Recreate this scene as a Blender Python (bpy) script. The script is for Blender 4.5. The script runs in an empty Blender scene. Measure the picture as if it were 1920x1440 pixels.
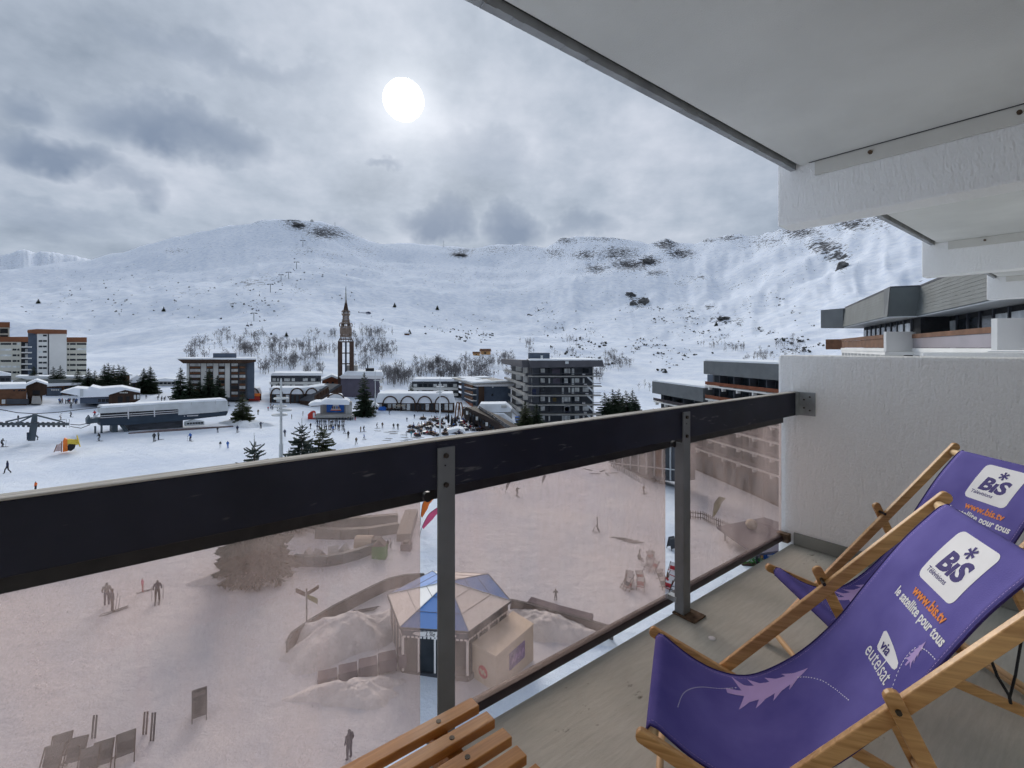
import bpy, bmesh, math, random
import numpy as np
from mathutils import Vector, Matrix

rad = math.radians
sc = bpy.context.scene
COL = sc.collection
random.seed(7)
RS = np.random.RandomState(11)

# ------------------------------------------------------------------ camera
F, CX, HY = 901.0, 960.0, 652.0          # focal length, centre column and horizon row of the 1920x1440 photograph
cam_d = bpy.data.cameras.new('camera')
cam_d.sensor_fit = 'HORIZONTAL'; cam_d.sensor_width = 36.0
cam_d.lens = 36.0 * F / 1920.0
cam_d.shift_y = -(720.0 - HY) / 1920.0
cam_d.clip_start = 0.05; cam_d.clip_end = 20000
cam = bpy.data.objects.new('camera', cam_d); COL.objects.link(cam)
cam.location = (0, 0, 0); cam.rotation_euler = (rad(90), 0, 0)
sc.camera = cam

# ------------------------------------------------------------------ sky
SUN_AZ, SUN_EL = rad(-12.7), rad(26.6)   # azimuth from the view axis, to the right positive
SUN_DIR = Vector((math.sin(SUN_AZ) * math.cos(SUN_EL), math.cos(SUN_AZ) * math.cos(SUN_EL), math.sin(SUN_EL)))
world = bpy.data.worlds.new('World'); sc.world = world; world.use_nodes = True
def build_world():
    nt = world.node_tree; N = nt.nodes; L = nt.links
    N.clear()
    out = N.new('ShaderNodeOutputWorld'); bg = N.new('ShaderNodeBackground')
    bg.inputs['Strength'].default_value = 0.1
    L.new(bg.outputs[0], out.inputs[0])
    sky = N.new('ShaderNodeTexSky'); sky.sky_type = 'NISHITA'; sky.sun_disc = False
    sky.sun_elevation = SUN_EL; sky.sun_rotation = SUN_AZ; sky.altitude = 1850
    def m(op, a, b=None, c=None, clamp=False):
        n = N.new('ShaderNodeMath'); n.operation = op; n.use_clamp = clamp
        for i, v in enumerate((a, b, c)):
            if v is None: continue
            if isinstance(v, (int, float)): n.inputs[i].default_value = v
            else: L.new(v, n.inputs[i])
        return n.outputs[0]
    def mixc(f, a, b):
        n = N.new('ShaderNodeMix'); n.data_type = 'RGBA'; n.clamp_factor = True
        if isinstance(f, float): n.inputs['Factor'].default_value = f
        else: L.new(f, n.inputs['Factor'])
        for key, v in (('A', a), ('B', b)):
            s = [i for i in n.inputs if i.name == key and i.type == 'RGBA'][0]
            if isinstance(v, tuple): s.default_value = (*v, 1)
            else: L.new(v, s)
        return [o for o in n.outputs if o.type == 'RGBA'][0]
    tc = N.new('ShaderNodeTexCoord')
    nrm = N.new('ShaderNodeVectorMath'); nrm.operation = 'NORMALIZE'; L.new(tc.outputs['Generated'], nrm.inputs[0])
    sp = N.new('ShaderNodeSeparateXYZ'); L.new(nrm.outputs[0], sp.inputs[0])
    x, y, z = sp.outputs
    # a cloud sheet seen in perspective: far cloud is compressed towards the horizon
    den = m('ADD', m('MAXIMUM', z, 0.0), 0.22)
    cb = N.new('ShaderNodeCombineXYZ')
    L.new(m('DIVIDE', x, den), cb.inputs[0]); L.new(m('DIVIDE', y, den), cb.inputs[1])
    def noise(vec, scale, detail, rough, dist=0.0, off=0.0):
        mp = N.new('ShaderNodeMapping'); L.new(vec, mp.inputs['Vector']); mp.inputs['Location'].default_value = (off, off * .7, off * .3)
        n = N.new('ShaderNodeTexNoise'); n.inputs['Scale'].default_value = scale; n.inputs['Detail'].default_value = detail
        n.inputs['Roughness'].default_value = rough; n.inputs['Distortion'].default_value = dist
        L.new(mp.outputs[0], n.inputs['Vector']); return n.outputs['Fac']
    n1 = noise(cb.outputs[0], 1.3, 7, .6, 0, 3.1)
    n2 = noise(nrm.outputs[0], 2.6, 5, .6, 0, 8.3)
    n3 = noise(nrm.outputs[0], 9.0, 4, .6, 0, 1.7)
    # even high cloud with soft lighter and darker drifts
    k = m('ADD', m('ADD', m('MULTIPLY', n1, .55), m('MULTIPLY', n2, .33)), m('MULTIPLY', n3, .12))
    rp = N.new('ShaderNodeValToRGB'); L.new(k, rp.inputs[0])
    e = rp.color_ramp.elements
    e[0].position = .38; e[0].color = (.150, .183, .23, 1)
    e[1].position = .63; e[1].color = (.40, .425, .48, 1)
    c = e.new(.5); c.color = (.262, .298, .354, 1)
    high = rp.outputs[0]
    # scattered low grey clouds, placed by direction (azimuth, elevation)
    ae = N.new('ShaderNodeCombineXYZ')
    L.new(m('ADD', m('ARCTAN2', x, y), m('MULTIPLY', m('SUBTRACT', n2, .5), .30)), ae.inputs[0])
    L.new(m('ADD', m('ARCSINE', z), m('MULTIPLY', m('SUBTRACT', n3, .5), .13)), ae.inputs[1])
    dark = None
    CL = [(345, 255, 150, 50, .95), (120, 300, 150, 36, .9), (240, 355, 70, 28, .6), (50, 200, 70, 32, .55), (130, 420, 120, 26, .3),
          (825, 415, 75, 32, .9), (970, 415, 58, 38, .8), (720, 296, 34, 10, .55), (1120, 415, 80, 20, .45), (930, 290, 100, 50, .3),
          (660, 440, 60, 18, .4), (430, 105, 230, 22, .35), (1900, 330, 240, 50, .6)]
    for px, py, sx, sy, s in CL:
        a0 = math.atan2(px - CX, F); d = math.hypot(px - CX, F); e0 = math.atan2(HY - py, d)
        sa = sx / F * math.cos(a0) ** 2; se = sy / d
        v1 = N.new('ShaderNodeVectorMath'); v1.operation = 'MULTIPLY_ADD'; L.new(ae.outputs[0], v1.inputs[0])
        v1.inputs[1].default_value = (1 / sa, 1 / se, 0); v1.inputs[2].default_value = (-a0 / sa, -e0 / se, 0)
        v2 = N.new('ShaderNodeVectorMath'); v2.operation = 'DOT_PRODUCT'; L.new(v1.outputs[0], v2.inputs[0]); L.new(v1.outputs[0], v2.inputs[1])
        g = m('MULTIPLY_ADD', v2.outputs['Value'], -.72, 1.08, clamp=True)
        g = m('MULTIPLY', g, s)
        dark = g if dark is None else m('MAXIMUM', dark, g)
    dn = m('MULTIPLY', dark, m('ADD', .35, m('MULTIPLY', n3, 1.3)), clamp=True)
    col = mixc(m('MULTIPLY', dn, 1.0), high, (.125, .160, .222))
    # brightness around the sun behind thin cloud, and its disc
    dt = N.new('ShaderNodeVectorMath'); dt.operation = 'DOT_PRODUCT'; L.new(nrm.outputs[0], dt.inputs[0]); dt.inputs[1].default_value = SUN_DIR
    ang = m('ARCCOSINE', m('MINIMUM', dt.outputs['Value'], .999999))
    a2 = m('MULTIPLY', ang, ang)
    def gs(w, s): return m('MULTIPLY', m('EXPONENT', m('MULTIPLY', a2, -1.0 / (w * w))), s)
    halo = m('ADD', gs(.055, .15), m('ADD', gs(.15, .07), gs(.40, .05)))
    wob = m('ADD', ang, m('MULTIPLY', m('SUBTRACT', n3, .5), .013))
    disc = m('MULTIPLY', m('SUBTRACT', .0365, wob), 210.0, clamp=True)
    disc = m('MULTIPLY', disc, 4.0)
    glow = m('ADD', halo, disc)
    gc = N.new('ShaderNodeCombineColor'); L.new(glow, gc.inputs[0]); L.new(m('MULTIPLY', glow, .985), gc.inputs[1]); L.new(m('MULTIPLY', glow, .95), gc.inputs[2])
    ad = N.new('ShaderNodeVectorMath'); ad.operation = 'ADD'; L.new(col, ad.inputs[0]); L.new(gc.outputs[0], ad.inputs[1])
    sc10 = N.new('ShaderNodeVectorMath'); sc10.operation = 'SCALE'; L.new(ad.outputs[0], sc10.inputs[0]); sc10.inputs['Scale'].default_value = 10.0
    fin = mixc(.97, sky.outputs[0], sc10.outputs[0])
    L.new(fin, bg.inputs['Color'])
build_world()
world.cycles.sampling_method = 'NONE'

# ------------------------------------------------------------------ sun (behind thin cloud: soft)
sd = bpy.data.lights.new('sun', 'SUN'); sd.energy = 1.5; sd.angle = rad(32); sd.color = (1.0, .95, .88)
sun = bpy.data.objects.new('sun', sd); COL.objects.link(sun)
sun.rotation_euler = (-SUN_DIR).to_track_quat('-Z', 'Y').to_euler()
sun.location = (0, 0, 60)

vs = sc.view_settings
sc.display_settings.display_device = 'sRGB'
vs.view_transform = 'Standard'; vs.look = 'None'; vs.gamma = 1.0; vs.exposure = 0.70; vs.use_curve_mapping = False
cy = sc.cycles
cy.use_denoising = True
try: cy.denoiser = 'OPENIMAGEDENOISE'
except Exception: pass
cy.max_bounces = 6; cy.diffuse_bounces = 4; cy.glossy_bounces = 3; cy.transmission_bounces = 6; cy.transparent_max_bounces = 12
cy.caustics_reflective = False; cy.caustics_refractive = False
cy.sample_clamp_indirect = 6.0
cy.use_adaptive_sampling = True; cy.adaptive_threshold = .03; cy.adaptive_min_samples = 8

# ------------------------------------------------------------------ materials
def _nodes(name):
    mt = bpy.data.materials.new(name); mt.use_nodes = True
    nt = mt.node_tree; b = nt.nodes['Principled BSDF']
    return mt, nt, b
def M(name, col, rough=.75, var=.14, scale=6.0, bump=0.0, bscale=40.0, stretch=(1, 1, 1), metal=0.0, spec=.3, bdist=.01, detail=4, coord='Object', col2=None):
    mt, nt, b = _nodes(name); N = nt.nodes; L = nt.links
    b.inputs['Roughness'].default_value = rough; b.inputs['Metallic'].default_value = metal
    b.inputs['Specular IOR Level'].default_value = spec
    tc = N.new('ShaderNodeTexCoord'); mp = N.new('ShaderNodeMapping'); mp.inputs['Scale'].default_value = stretch
    L.new(tc.outputs[coord], mp.inputs[0])
    nz = N.new('ShaderNodeTexNoise'); nz.inputs['Scale'].default_value = scale; nz.inputs['Detail'].default_value = detail
    L.new(mp.outputs[0], nz.inputs['Vector'])
    rp = N.new('ShaderNodeValToRGB'); L.new(nz.outputs['Fac'], rp.inputs[0])
    e = rp.color_ramp.elements
    c2 = col2 or tuple(min(1, c * (1 + var)) for c in col); c1 = tuple(c * (1 - var) for c in col)
    e[0].position = .32; e[0].color = (*c1, 1); e[1].position = .68; e[1].color = (*c2, 1)
    L.new(rp.outputs[0], b.inputs['Base Color'])
    if bump:
        n2 = N.new('ShaderNodeTexNoise'); n2.inputs['Scale'].default_value = bscale; n2.inputs['Detail'].default_value = 5
        L.new(mp.outputs[0], n2.inputs['Vector'])
        bp = N.new('ShaderNodeBump'); bp.inputs['Strength'].default_value = bump; bp.inputs['Distance'].default_value = bdist
        L.new(n2.outputs['Fac'], bp.inputs['Height']); L.new(bp.outputs[0], b.inputs['Normal'])
    return mt
def mat_snow():
    mt, nt, b = _nodes('snow_slope'); N = nt.nodes; L = nt.links
    b.inputs['Roughness'].default_value = .9; b.inputs['Specular IOR Level'].default_value = 0
    tc = N.new('ShaderNodeTexCoord')
    def noise(scale, detail, stretch=(1, 1, 1), rough=.55, rot=0):
        mp = N.new('ShaderNodeMapping'); mp.inputs['Scale'].default_value = stretch; mp.inputs['Rotation'].default_value = (0, 0, rot)
        L.new(tc.outputs['Object'], mp.inputs[0])
        n = N.new('ShaderNodeTexNoise'); n.inputs['Scale'].default_value = scale; n.inputs['Detail'].default_value = detail; n.inputs['Roughness'].default_value = rough
        L.new(mp.outputs[0], n.inputs['Vector']); return n.outputs['Fac']
    def m(op, a, b2=None, clamp=False):
        n = N.new('ShaderNodeMath'); n.operation = op; n.use_clamp = clamp
        for i, v in enumerate((a, b2)):
            if v is None: continue
            if isinstance(v, (int, float)): n.inputs[i].default_value = v
            else: L.new(v, n.inputs[i])
        return n.outputs[0]
    at = N.new('ShaderNodeAttribute'); at.attribute_name = 'rock'
    na = noise(.075, 5, (1, 1, 2.4), .66); nb = noise(.2, 4, (1, 1, 2.6), .65)
    v = m('ADD', m('MULTIPLY', na, .7), m('MULTIPLY', nb, .3))
    thr = m('SUBTRACT', .715, m('MULTIPLY', at.outputs['Fac'], .255))
    mask = m('MULTIPLY', m('SUBTRACT', v, thr), 26.0, clamp=True)
    spk = m('MULTIPLY', m('SUBTRACT', noise(.13, 3, (1, 1, 1.6), .6), m('SUBTRACT', .71, m('MULTIPLY', at.outputs['Fac'], .16))), 30.0, clamp=True)
    mask = m('MAXIMUM', mask, spk)
    # trodden foreground: fine grey grain where skis and boots have been
    g1 = noise(.09, 5); g2 = noise(2.2, 6, (1, 1, 1), .7)
    def wave(scale, rot, dist):
        mp = N.new('ShaderNodeMapping'); mp.inputs['Rotation'].default_value = (0, 0, rot); L.new(tc.outputs['Object'], mp.inputs[0])
        w = N.new('ShaderNodeTexWave'); w.inputs['Scale'].default_value = scale; w.inputs['Distortion'].default_value = dist; w.inputs['Detail'].default_value = 2; w.inputs['Detail Scale'].default_value = .05
        L.new(mp.outputs[0], w.inputs['Vector']); return w.outputs['Fac']
    tr = m('MINIMUM', m('POWER', wave(.13, .5, 26.0), .25), m('POWER', wave(.09, 2.1, 34.0), .25))
    g3 = noise(7.0, 4, (1, 1, 1), .7)
    run = m('MAXIMUM', noise(1.0, 4, (1.6, .05, 1), .6, .55), noise(1.0, 4, (1.6, .05, 1), .6, -.7))
    g2 = m('ADD', m('MULTIPLY', g2, .6), m('MULTIPLY', run, .4))
    trod = m('ADD', m('MULTIPLY', g2, .5), m('ADD', m('MULTIPLY', g3, .5), m('MULTIPLY', tr, .10)))
    gr = N.new('ShaderNodeValToRGB'); L.new(m('ADD', m('MULTIPLY', g1, .5), m('MULTIPLY', trod, .38)), gr.inputs[0])
    e = gr.color_ramp.elements
    e[0].position = .36; e[0].color = (.64, .71, .83, 1); e[1].position = .56; e[1].color = (.84, .885, .955, 1)
    rk = N.new('ShaderNodeValToRGB'); L.new(noise(.12, 5), rk.inputs[0])
    e = rk.color_ramp.elements
    e[0].position = .3; e[0].color = (.05, .055, .065, 1); e[1].position = .7; e[1].color = (.17, .17, .175, 1)
    mx = N.new('ShaderNodeMix'); mx.data_type = 'RGBA'
    L.new(mask, mx.inputs['Factor']); L.new(gr.outputs[0], mx.inputs[6]); L.new(rk.outputs[0], mx.inputs[7])
    L.new(mx.outputs[2], b.inputs['Base Color'])
    bp = N.new('ShaderNodeBump'); bp.inputs['Strength'].default_value = .8; bp.inputs['Distance'].default_value = .22
    L.new(m('ADD', trod, m('MULTIPLY', noise(.7, 4), 1.5)), bp.inputs['Height']); L.new(bp.outputs[0], b.inputs['Normal'])
    return mt
def mat_roughcast():
    mt, nt, b = _nodes('white_roughcast'); N = nt.nodes; L = nt.links
    b.inputs['Roughness'].default_value = .9; b.inputs['Specular IOR Level'].default_value = .15
    tc = N.new('ShaderNodeTexCoord')
    def noise(scale, detail, stretch, dist=0.0):
        mp = N.new('ShaderNodeMapping'); mp.inputs['Scale'].default_value = stretch
        L.new(tc.outputs['Object'], mp.inputs[0])
        n = N.new('ShaderNodeTexNoise'); n.inputs['Scale'].default_value = scale; n.inputs['Detail'].default_value = detail; n.inputs['Distortion'].default_value = dist
        L.new(mp.outputs[0], n.inputs['Vector']); return n.outputs['Fac']
    a = noise(42, 3, (1, 1, .22), .8); c = noise(110, 3, (1, 1, .6)); d = noise(1.6, 4, (1, 1, .5))
    rp = N.new('ShaderNodeValToRGB'); L.new(d, rp.inputs[0])
    e = rp.color_ramp.elements
    e[0].position = .3; e[0].color = (.84, .84, .835, 1); e[1].position = .7; e[1].color = (.90, .90, .895, 1)
    L.new(rp.outputs[0], b.inputs['Base Color'])
    ad = N.new('ShaderNodeMath'); ad.operation = 'MULTIPLY_ADD'; L.new(a, ad.inputs[0]); ad.inputs[1].default_value = 1.6; L.new(c, ad.inputs[2])
    bp = N.new('ShaderNodeBump'); bp.inputs['Strength'].default_value = .75; bp.inputs['Distance'].default_value = .0075
    L.new(ad.outputs[0], bp.inputs['Height']); L.new(bp.outputs[0], b.inputs['Normal'])
    return mt
def mat_floor():
    mt, nt, b = _nodes('brushed_concrete'); N = nt.nodes; L = nt.links
    b.inputs['Roughness'].default_value = .85; b.inputs['Specular IOR Level'].default_value = .2
    tc = N.new('ShaderNodeTexCoord')
    def noise(scale, detail, stretch=(1, 1, 1), rough=.55):
        mp = N.new('ShaderNodeMapping'); mp.inputs['Scale'].default_value = stretch
        L.new(tc.outputs['Object'], mp.inputs[0])
        n = N.new('ShaderNodeTexNoise'); n.inputs['Scale'].default_value = scale; n.inputs['Detail'].default_value = detail; n.inputs['Roughness'].default_value = rough
        L.new(mp.outputs[0], n.inputs['Vector']); return n.outputs['Fac']
    big = noise(1.7, 6); grain = noise(60, 4, (.12, 1, 1), .7); spot = noise(22, 3, (.6, 1, 1), .6); blot = noise(2.6, 4, (.4, 1, 1))
    r1 = N.new('ShaderNodeValToRGB'); L.new(big, r1.inputs[0])
    e = r1.color_ramp.elements
    e[0].position = .3; e[0].color = (.40, .415, .375, 1); e[1].position = .72; e[1].color = (.56, .57, .525, 1)
    r2 = N.new('ShaderNodeValToRGB'); L.new(grain, r2.inputs[0]); e = r2.color_ramp.elements
    e[0].position = .3; e[0].color = (.8, .8, .8, 1); e[1].position = .62; e[1].color = (1, 1, 1, 1)
    m1 = N.new('ShaderNodeMix'); m1.data_type = 'RGBA'; m1.blend_type = 'MULTIPLY'; m1.inputs['Factor'].default_value = .7
    L.new(r1.outputs[0], m1.inputs[6]); L.new(r2.outputs[0], m1.inputs[7])
    sp = N.new('ShaderNodeMath'); sp.operation = 'MULTIPLY'; L.new(spot, sp.inputs[0]); L.new(blot, sp.inputs[1])
    r3 = N.new('ShaderNodeValToRGB'); L.new(sp.outputs[0], r3.inputs[0]); e = r3.color_ramp.elements
    e[0].position = .39; e[0].color = (0, 0, 0, 1); e[1].position = .47; e[1].color = (1, 1, 1, 1)
    m2 = N.new('ShaderNodeMix'); m2.data_type = 'RGBA'; L.new(r3.outputs[0], m2.inputs['Factor'])
    L.new(m1.outputs[2], m2.inputs[6]); m2.inputs[7].default_value = (.075, .07, .05, 1)
    L.new(m2.outputs[2], b.inputs['Base Color'])
    bp = N.new('ShaderNodeBump'); bp.inputs['Strength'].default_value = .5; bp.inputs['Distance'].default_value = .004
    L.new(grain, bp.inputs['Height']); L.new(bp.outputs[0], b.inputs['Normal'])
    return mt
def mat_wood(name, c1, c2, rough=.45, scale=9.0, axis=0, spec=.35):
    mt, nt, b = _nodes(name); N = nt.nodes; L = nt.links
    b.inputs['Roughness'].default_value = rough; b.inputs['Specular IOR Level'].default_value = spec
    tc = N.new('ShaderNodeTexCoord'); mp = N.new('ShaderNodeMapping')
    s = [14.0, 14.0, 14.0]; s[axis] = .8; mp.inputs['Scale'].default_value = s
    L.new(tc.outputs['Object'], mp.inputs[0])
    n = N.new('ShaderNodeTexNoise'); n.inputs['Scale'].default_value = scale * .5; n.inputs['Detail'].default_value = 6; n.inputs['Distortion'].default_value = 1.2
    L.new(mp.outputs[0], n.inputs['Vector'])
    n2 = N.new('ShaderNodeTexNoise'); n2.inputs['Scale'].default_value = 2.5; n2.inputs['Detail'].default_value = 3
    L.new(tc.outputs['Object'], n2.inputs['Vector'])
    ad = N.new('ShaderNodeMath'); ad.operation = 'MULTIPLY_ADD'; L.new(n.outputs['Fac'], ad.inputs[0]); ad.inputs[1].default_value = .65
    h = N.new('ShaderNodeMath'); h.operation = 'MULTIPLY'; L.new(n2.outputs['Fac'], h.inputs[0]); h.inputs[1].default_value = .35
    L.new(h.outputs[0], ad.inputs[2])
    rp = N.new('ShaderNodeValToRGB'); L.new(ad.outputs[0], rp.inputs[0]); e = rp.color_ramp.elements
    e[0].position = .33; e[0].color = (*c1, 1); e[1].position = .66; e[1].color = (*c2, 1)
    L.new(rp.outputs[0], b.inputs['Base Color'])
    bp = N.new('ShaderNodeBump'); bp.inputs['Strength'].default_value = .2; bp.inputs['Distance'].default_value = .002
    L.new(n.outputs['Fac'], bp.inputs['Height']); L.new(bp.outputs[0], b.inputs['Normal'])
    return mt
def mat_rail_paint():
    mt, nt, b = _nodes('worn_navy_paint'); N = nt.nodes; L = nt.links
    b.inputs['Roughness'].default_value = .5; b.inputs['Specular IOR Level'].default_value = .25
    tc = N.new('ShaderNodeTexCoord')
    def noise(scale, detail, stretch=(1, 1, 1), dist=0.0):
        mp = N.new('ShaderNodeMapping'); mp.inputs['Scale'].default_value = stretch; mp.inputs['Rotation'].default_value = (0, .5, 0)
        L.new(tc.outputs['Object'], mp.inputs[0])
        n = N.new('ShaderNodeTexNoise'); n.inputs['Scale'].default_value = scale; n.inputs['Detail'].default_value = detail; n.inputs['Distortion'].default_value = dist
        L.new(mp.outputs[0], n.inputs['Vector']); return n.outputs['Fac']
    a = noise(7, 3, (.35, 1, 2.0), 1.5); s = noise(70, 2, (.2, 1, 1)); g = noise(4, 4)
    mu = N.new('ShaderNodeMath'); mu.operation = 'MULTIPLY'; L.new(a, mu.inputs[0]); L.new(s, mu.inputs[1])
    r = N.new('ShaderNodeValToRGB'); L.new(mu.outputs[0], r.inputs[0]); e = r.color_ramp.elements
    e[0].position = .385; e[0].color = (0, 0, 0, 1); e[1].position = .46; e[1].color = (1, 1, 1, 1)
    c = N.new('ShaderNodeValToRGB'); L.new(g, c.inputs[0]); e = c.color_ramp.elements
    e[0].position = .35; e[0].color = (.010, .012, .024, 1); e[1].position = .7; e[1].color = (.022, .024, .044, 1)
    mx = N.new('ShaderNodeMix'); mx.data_type = 'RGBA'; L.new(r.outputs[0], mx.inputs['Factor'])
    L.new(c.outputs[0], mx.inputs[6]); mx.inputs[7].default_value = (.10, .10, .11, 1)
    L.new(mx.outputs[2], b.inputs['Base Color'])
    return mt
def mat_tinted_glass():
    mt = bpy.data.materials.new('bronze_tinted_glass'); mt.use_nodes = True
    nt = mt.node_tree; N = nt.nodes; L = nt.links; N.clear()
    out = N.new('ShaderNodeOutputMaterial')
    tr = N.new('ShaderNodeBsdfTransparent'); tr.inputs[0].default_value = (.88, .79, .75, 1)
    di = N.new('ShaderNodeBsdfTranslucent'); di.inputs[0].default_value = (.72, .635, .615, 1)
    df = N.new('ShaderNodeBsdfDiffuse'); df.inputs[0].default_value = (.6, .52, .50, 1)
    gl = N.new('ShaderNodeBsdfGlossy'); gl.inputs['Roughness'].default_value = .06; gl.inputs[0].default_value = (.8, .8, .8, 1)
    tc = N.new('ShaderNodeTexCoord')
    mpg = N.new('ShaderNodeMapping'); mpg.inputs['Scale'].default_value = (1.6, 1, .45); L.new(tc.outputs['Object'], mpg.inputs[0])
    n = N.new('ShaderNodeTexNoise'); n.inputs['Scale'].default_value = 2.6; n.inputs['Detail'].default_value = 7; n.inputs['Roughness'].default_value = .62; L.new(mpg.outputs[0], n.inputs['Vector'])
    n2 = N.new('ShaderNodeTexNoise'); n2.inputs['Scale'].default_value = 220; n2.inputs['Detail'].default_value = 2; L.new(tc.outputs['Object'], n2.inputs['Vector'])
    rp = N.new('ShaderNodeMapRange'); rp.inputs[1].default_value = .35; rp.inputs[2].default_value = .7; rp.inputs[3].default_value = .035; rp.inputs[4].default_value = .34
    L.new(n.outputs['Fac'], rp.inputs[0])
    r2 = N.new('ShaderNodeMapRange'); r2.inputs[1].default_value = .35; r2.inputs[2].default_value = .7; r2.inputs[3].default_value = .75; r2.inputs[4].default_value = 1.25
    L.new(n2.outputs['Fac'], r2.inputs[0])
    mu = N.new('ShaderNodeMath'); mu.operation = 'MULTIPLY'; L.new(rp.outputs[0], mu.inputs[0]); L.new(r2.outputs[0], mu.inputs[1])
    hz = N.new('ShaderNodeMixShader'); hz.inputs[0].default_value = .35; L.new(di.outputs[0], hz.inputs[1]); L.new(df.outputs[0], hz.inputs[2])
    m1 = N.new('ShaderNodeMixShader'); L.new(mu.outputs[0], m1.inputs[0]); L.new(tr.outputs[0], m1.inputs[1]); L.new(hz.outputs[0], m1.inputs[2])
    lw = N.new('ShaderNodeLayerWeight'); lw.inputs[0].default_value = .5
    pw = N.new('ShaderNodeMath'); pw.operation = 'POWER'; L.new(lw.outputs['Facing'], pw.inputs[0]); pw.inputs[1].default_value = 4.0
    fr = N.new('ShaderNodeMath'); fr.operation = 'MULTIPLY_ADD'; L.new(pw.outputs[0], fr.inputs[0]); fr.inputs[1].default_value = .35; fr.inputs[2].default_value = .035
    m2 = N.new('ShaderNodeMixShader'); L.new(fr.outputs[0], m2.inputs[0]); L.new(m1.outputs[0], m2.inputs[1]); L.new(gl.outputs[0], m2.inputs[2])
    L.new(m2.outputs[0], out.inputs[0])
    return mt
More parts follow.
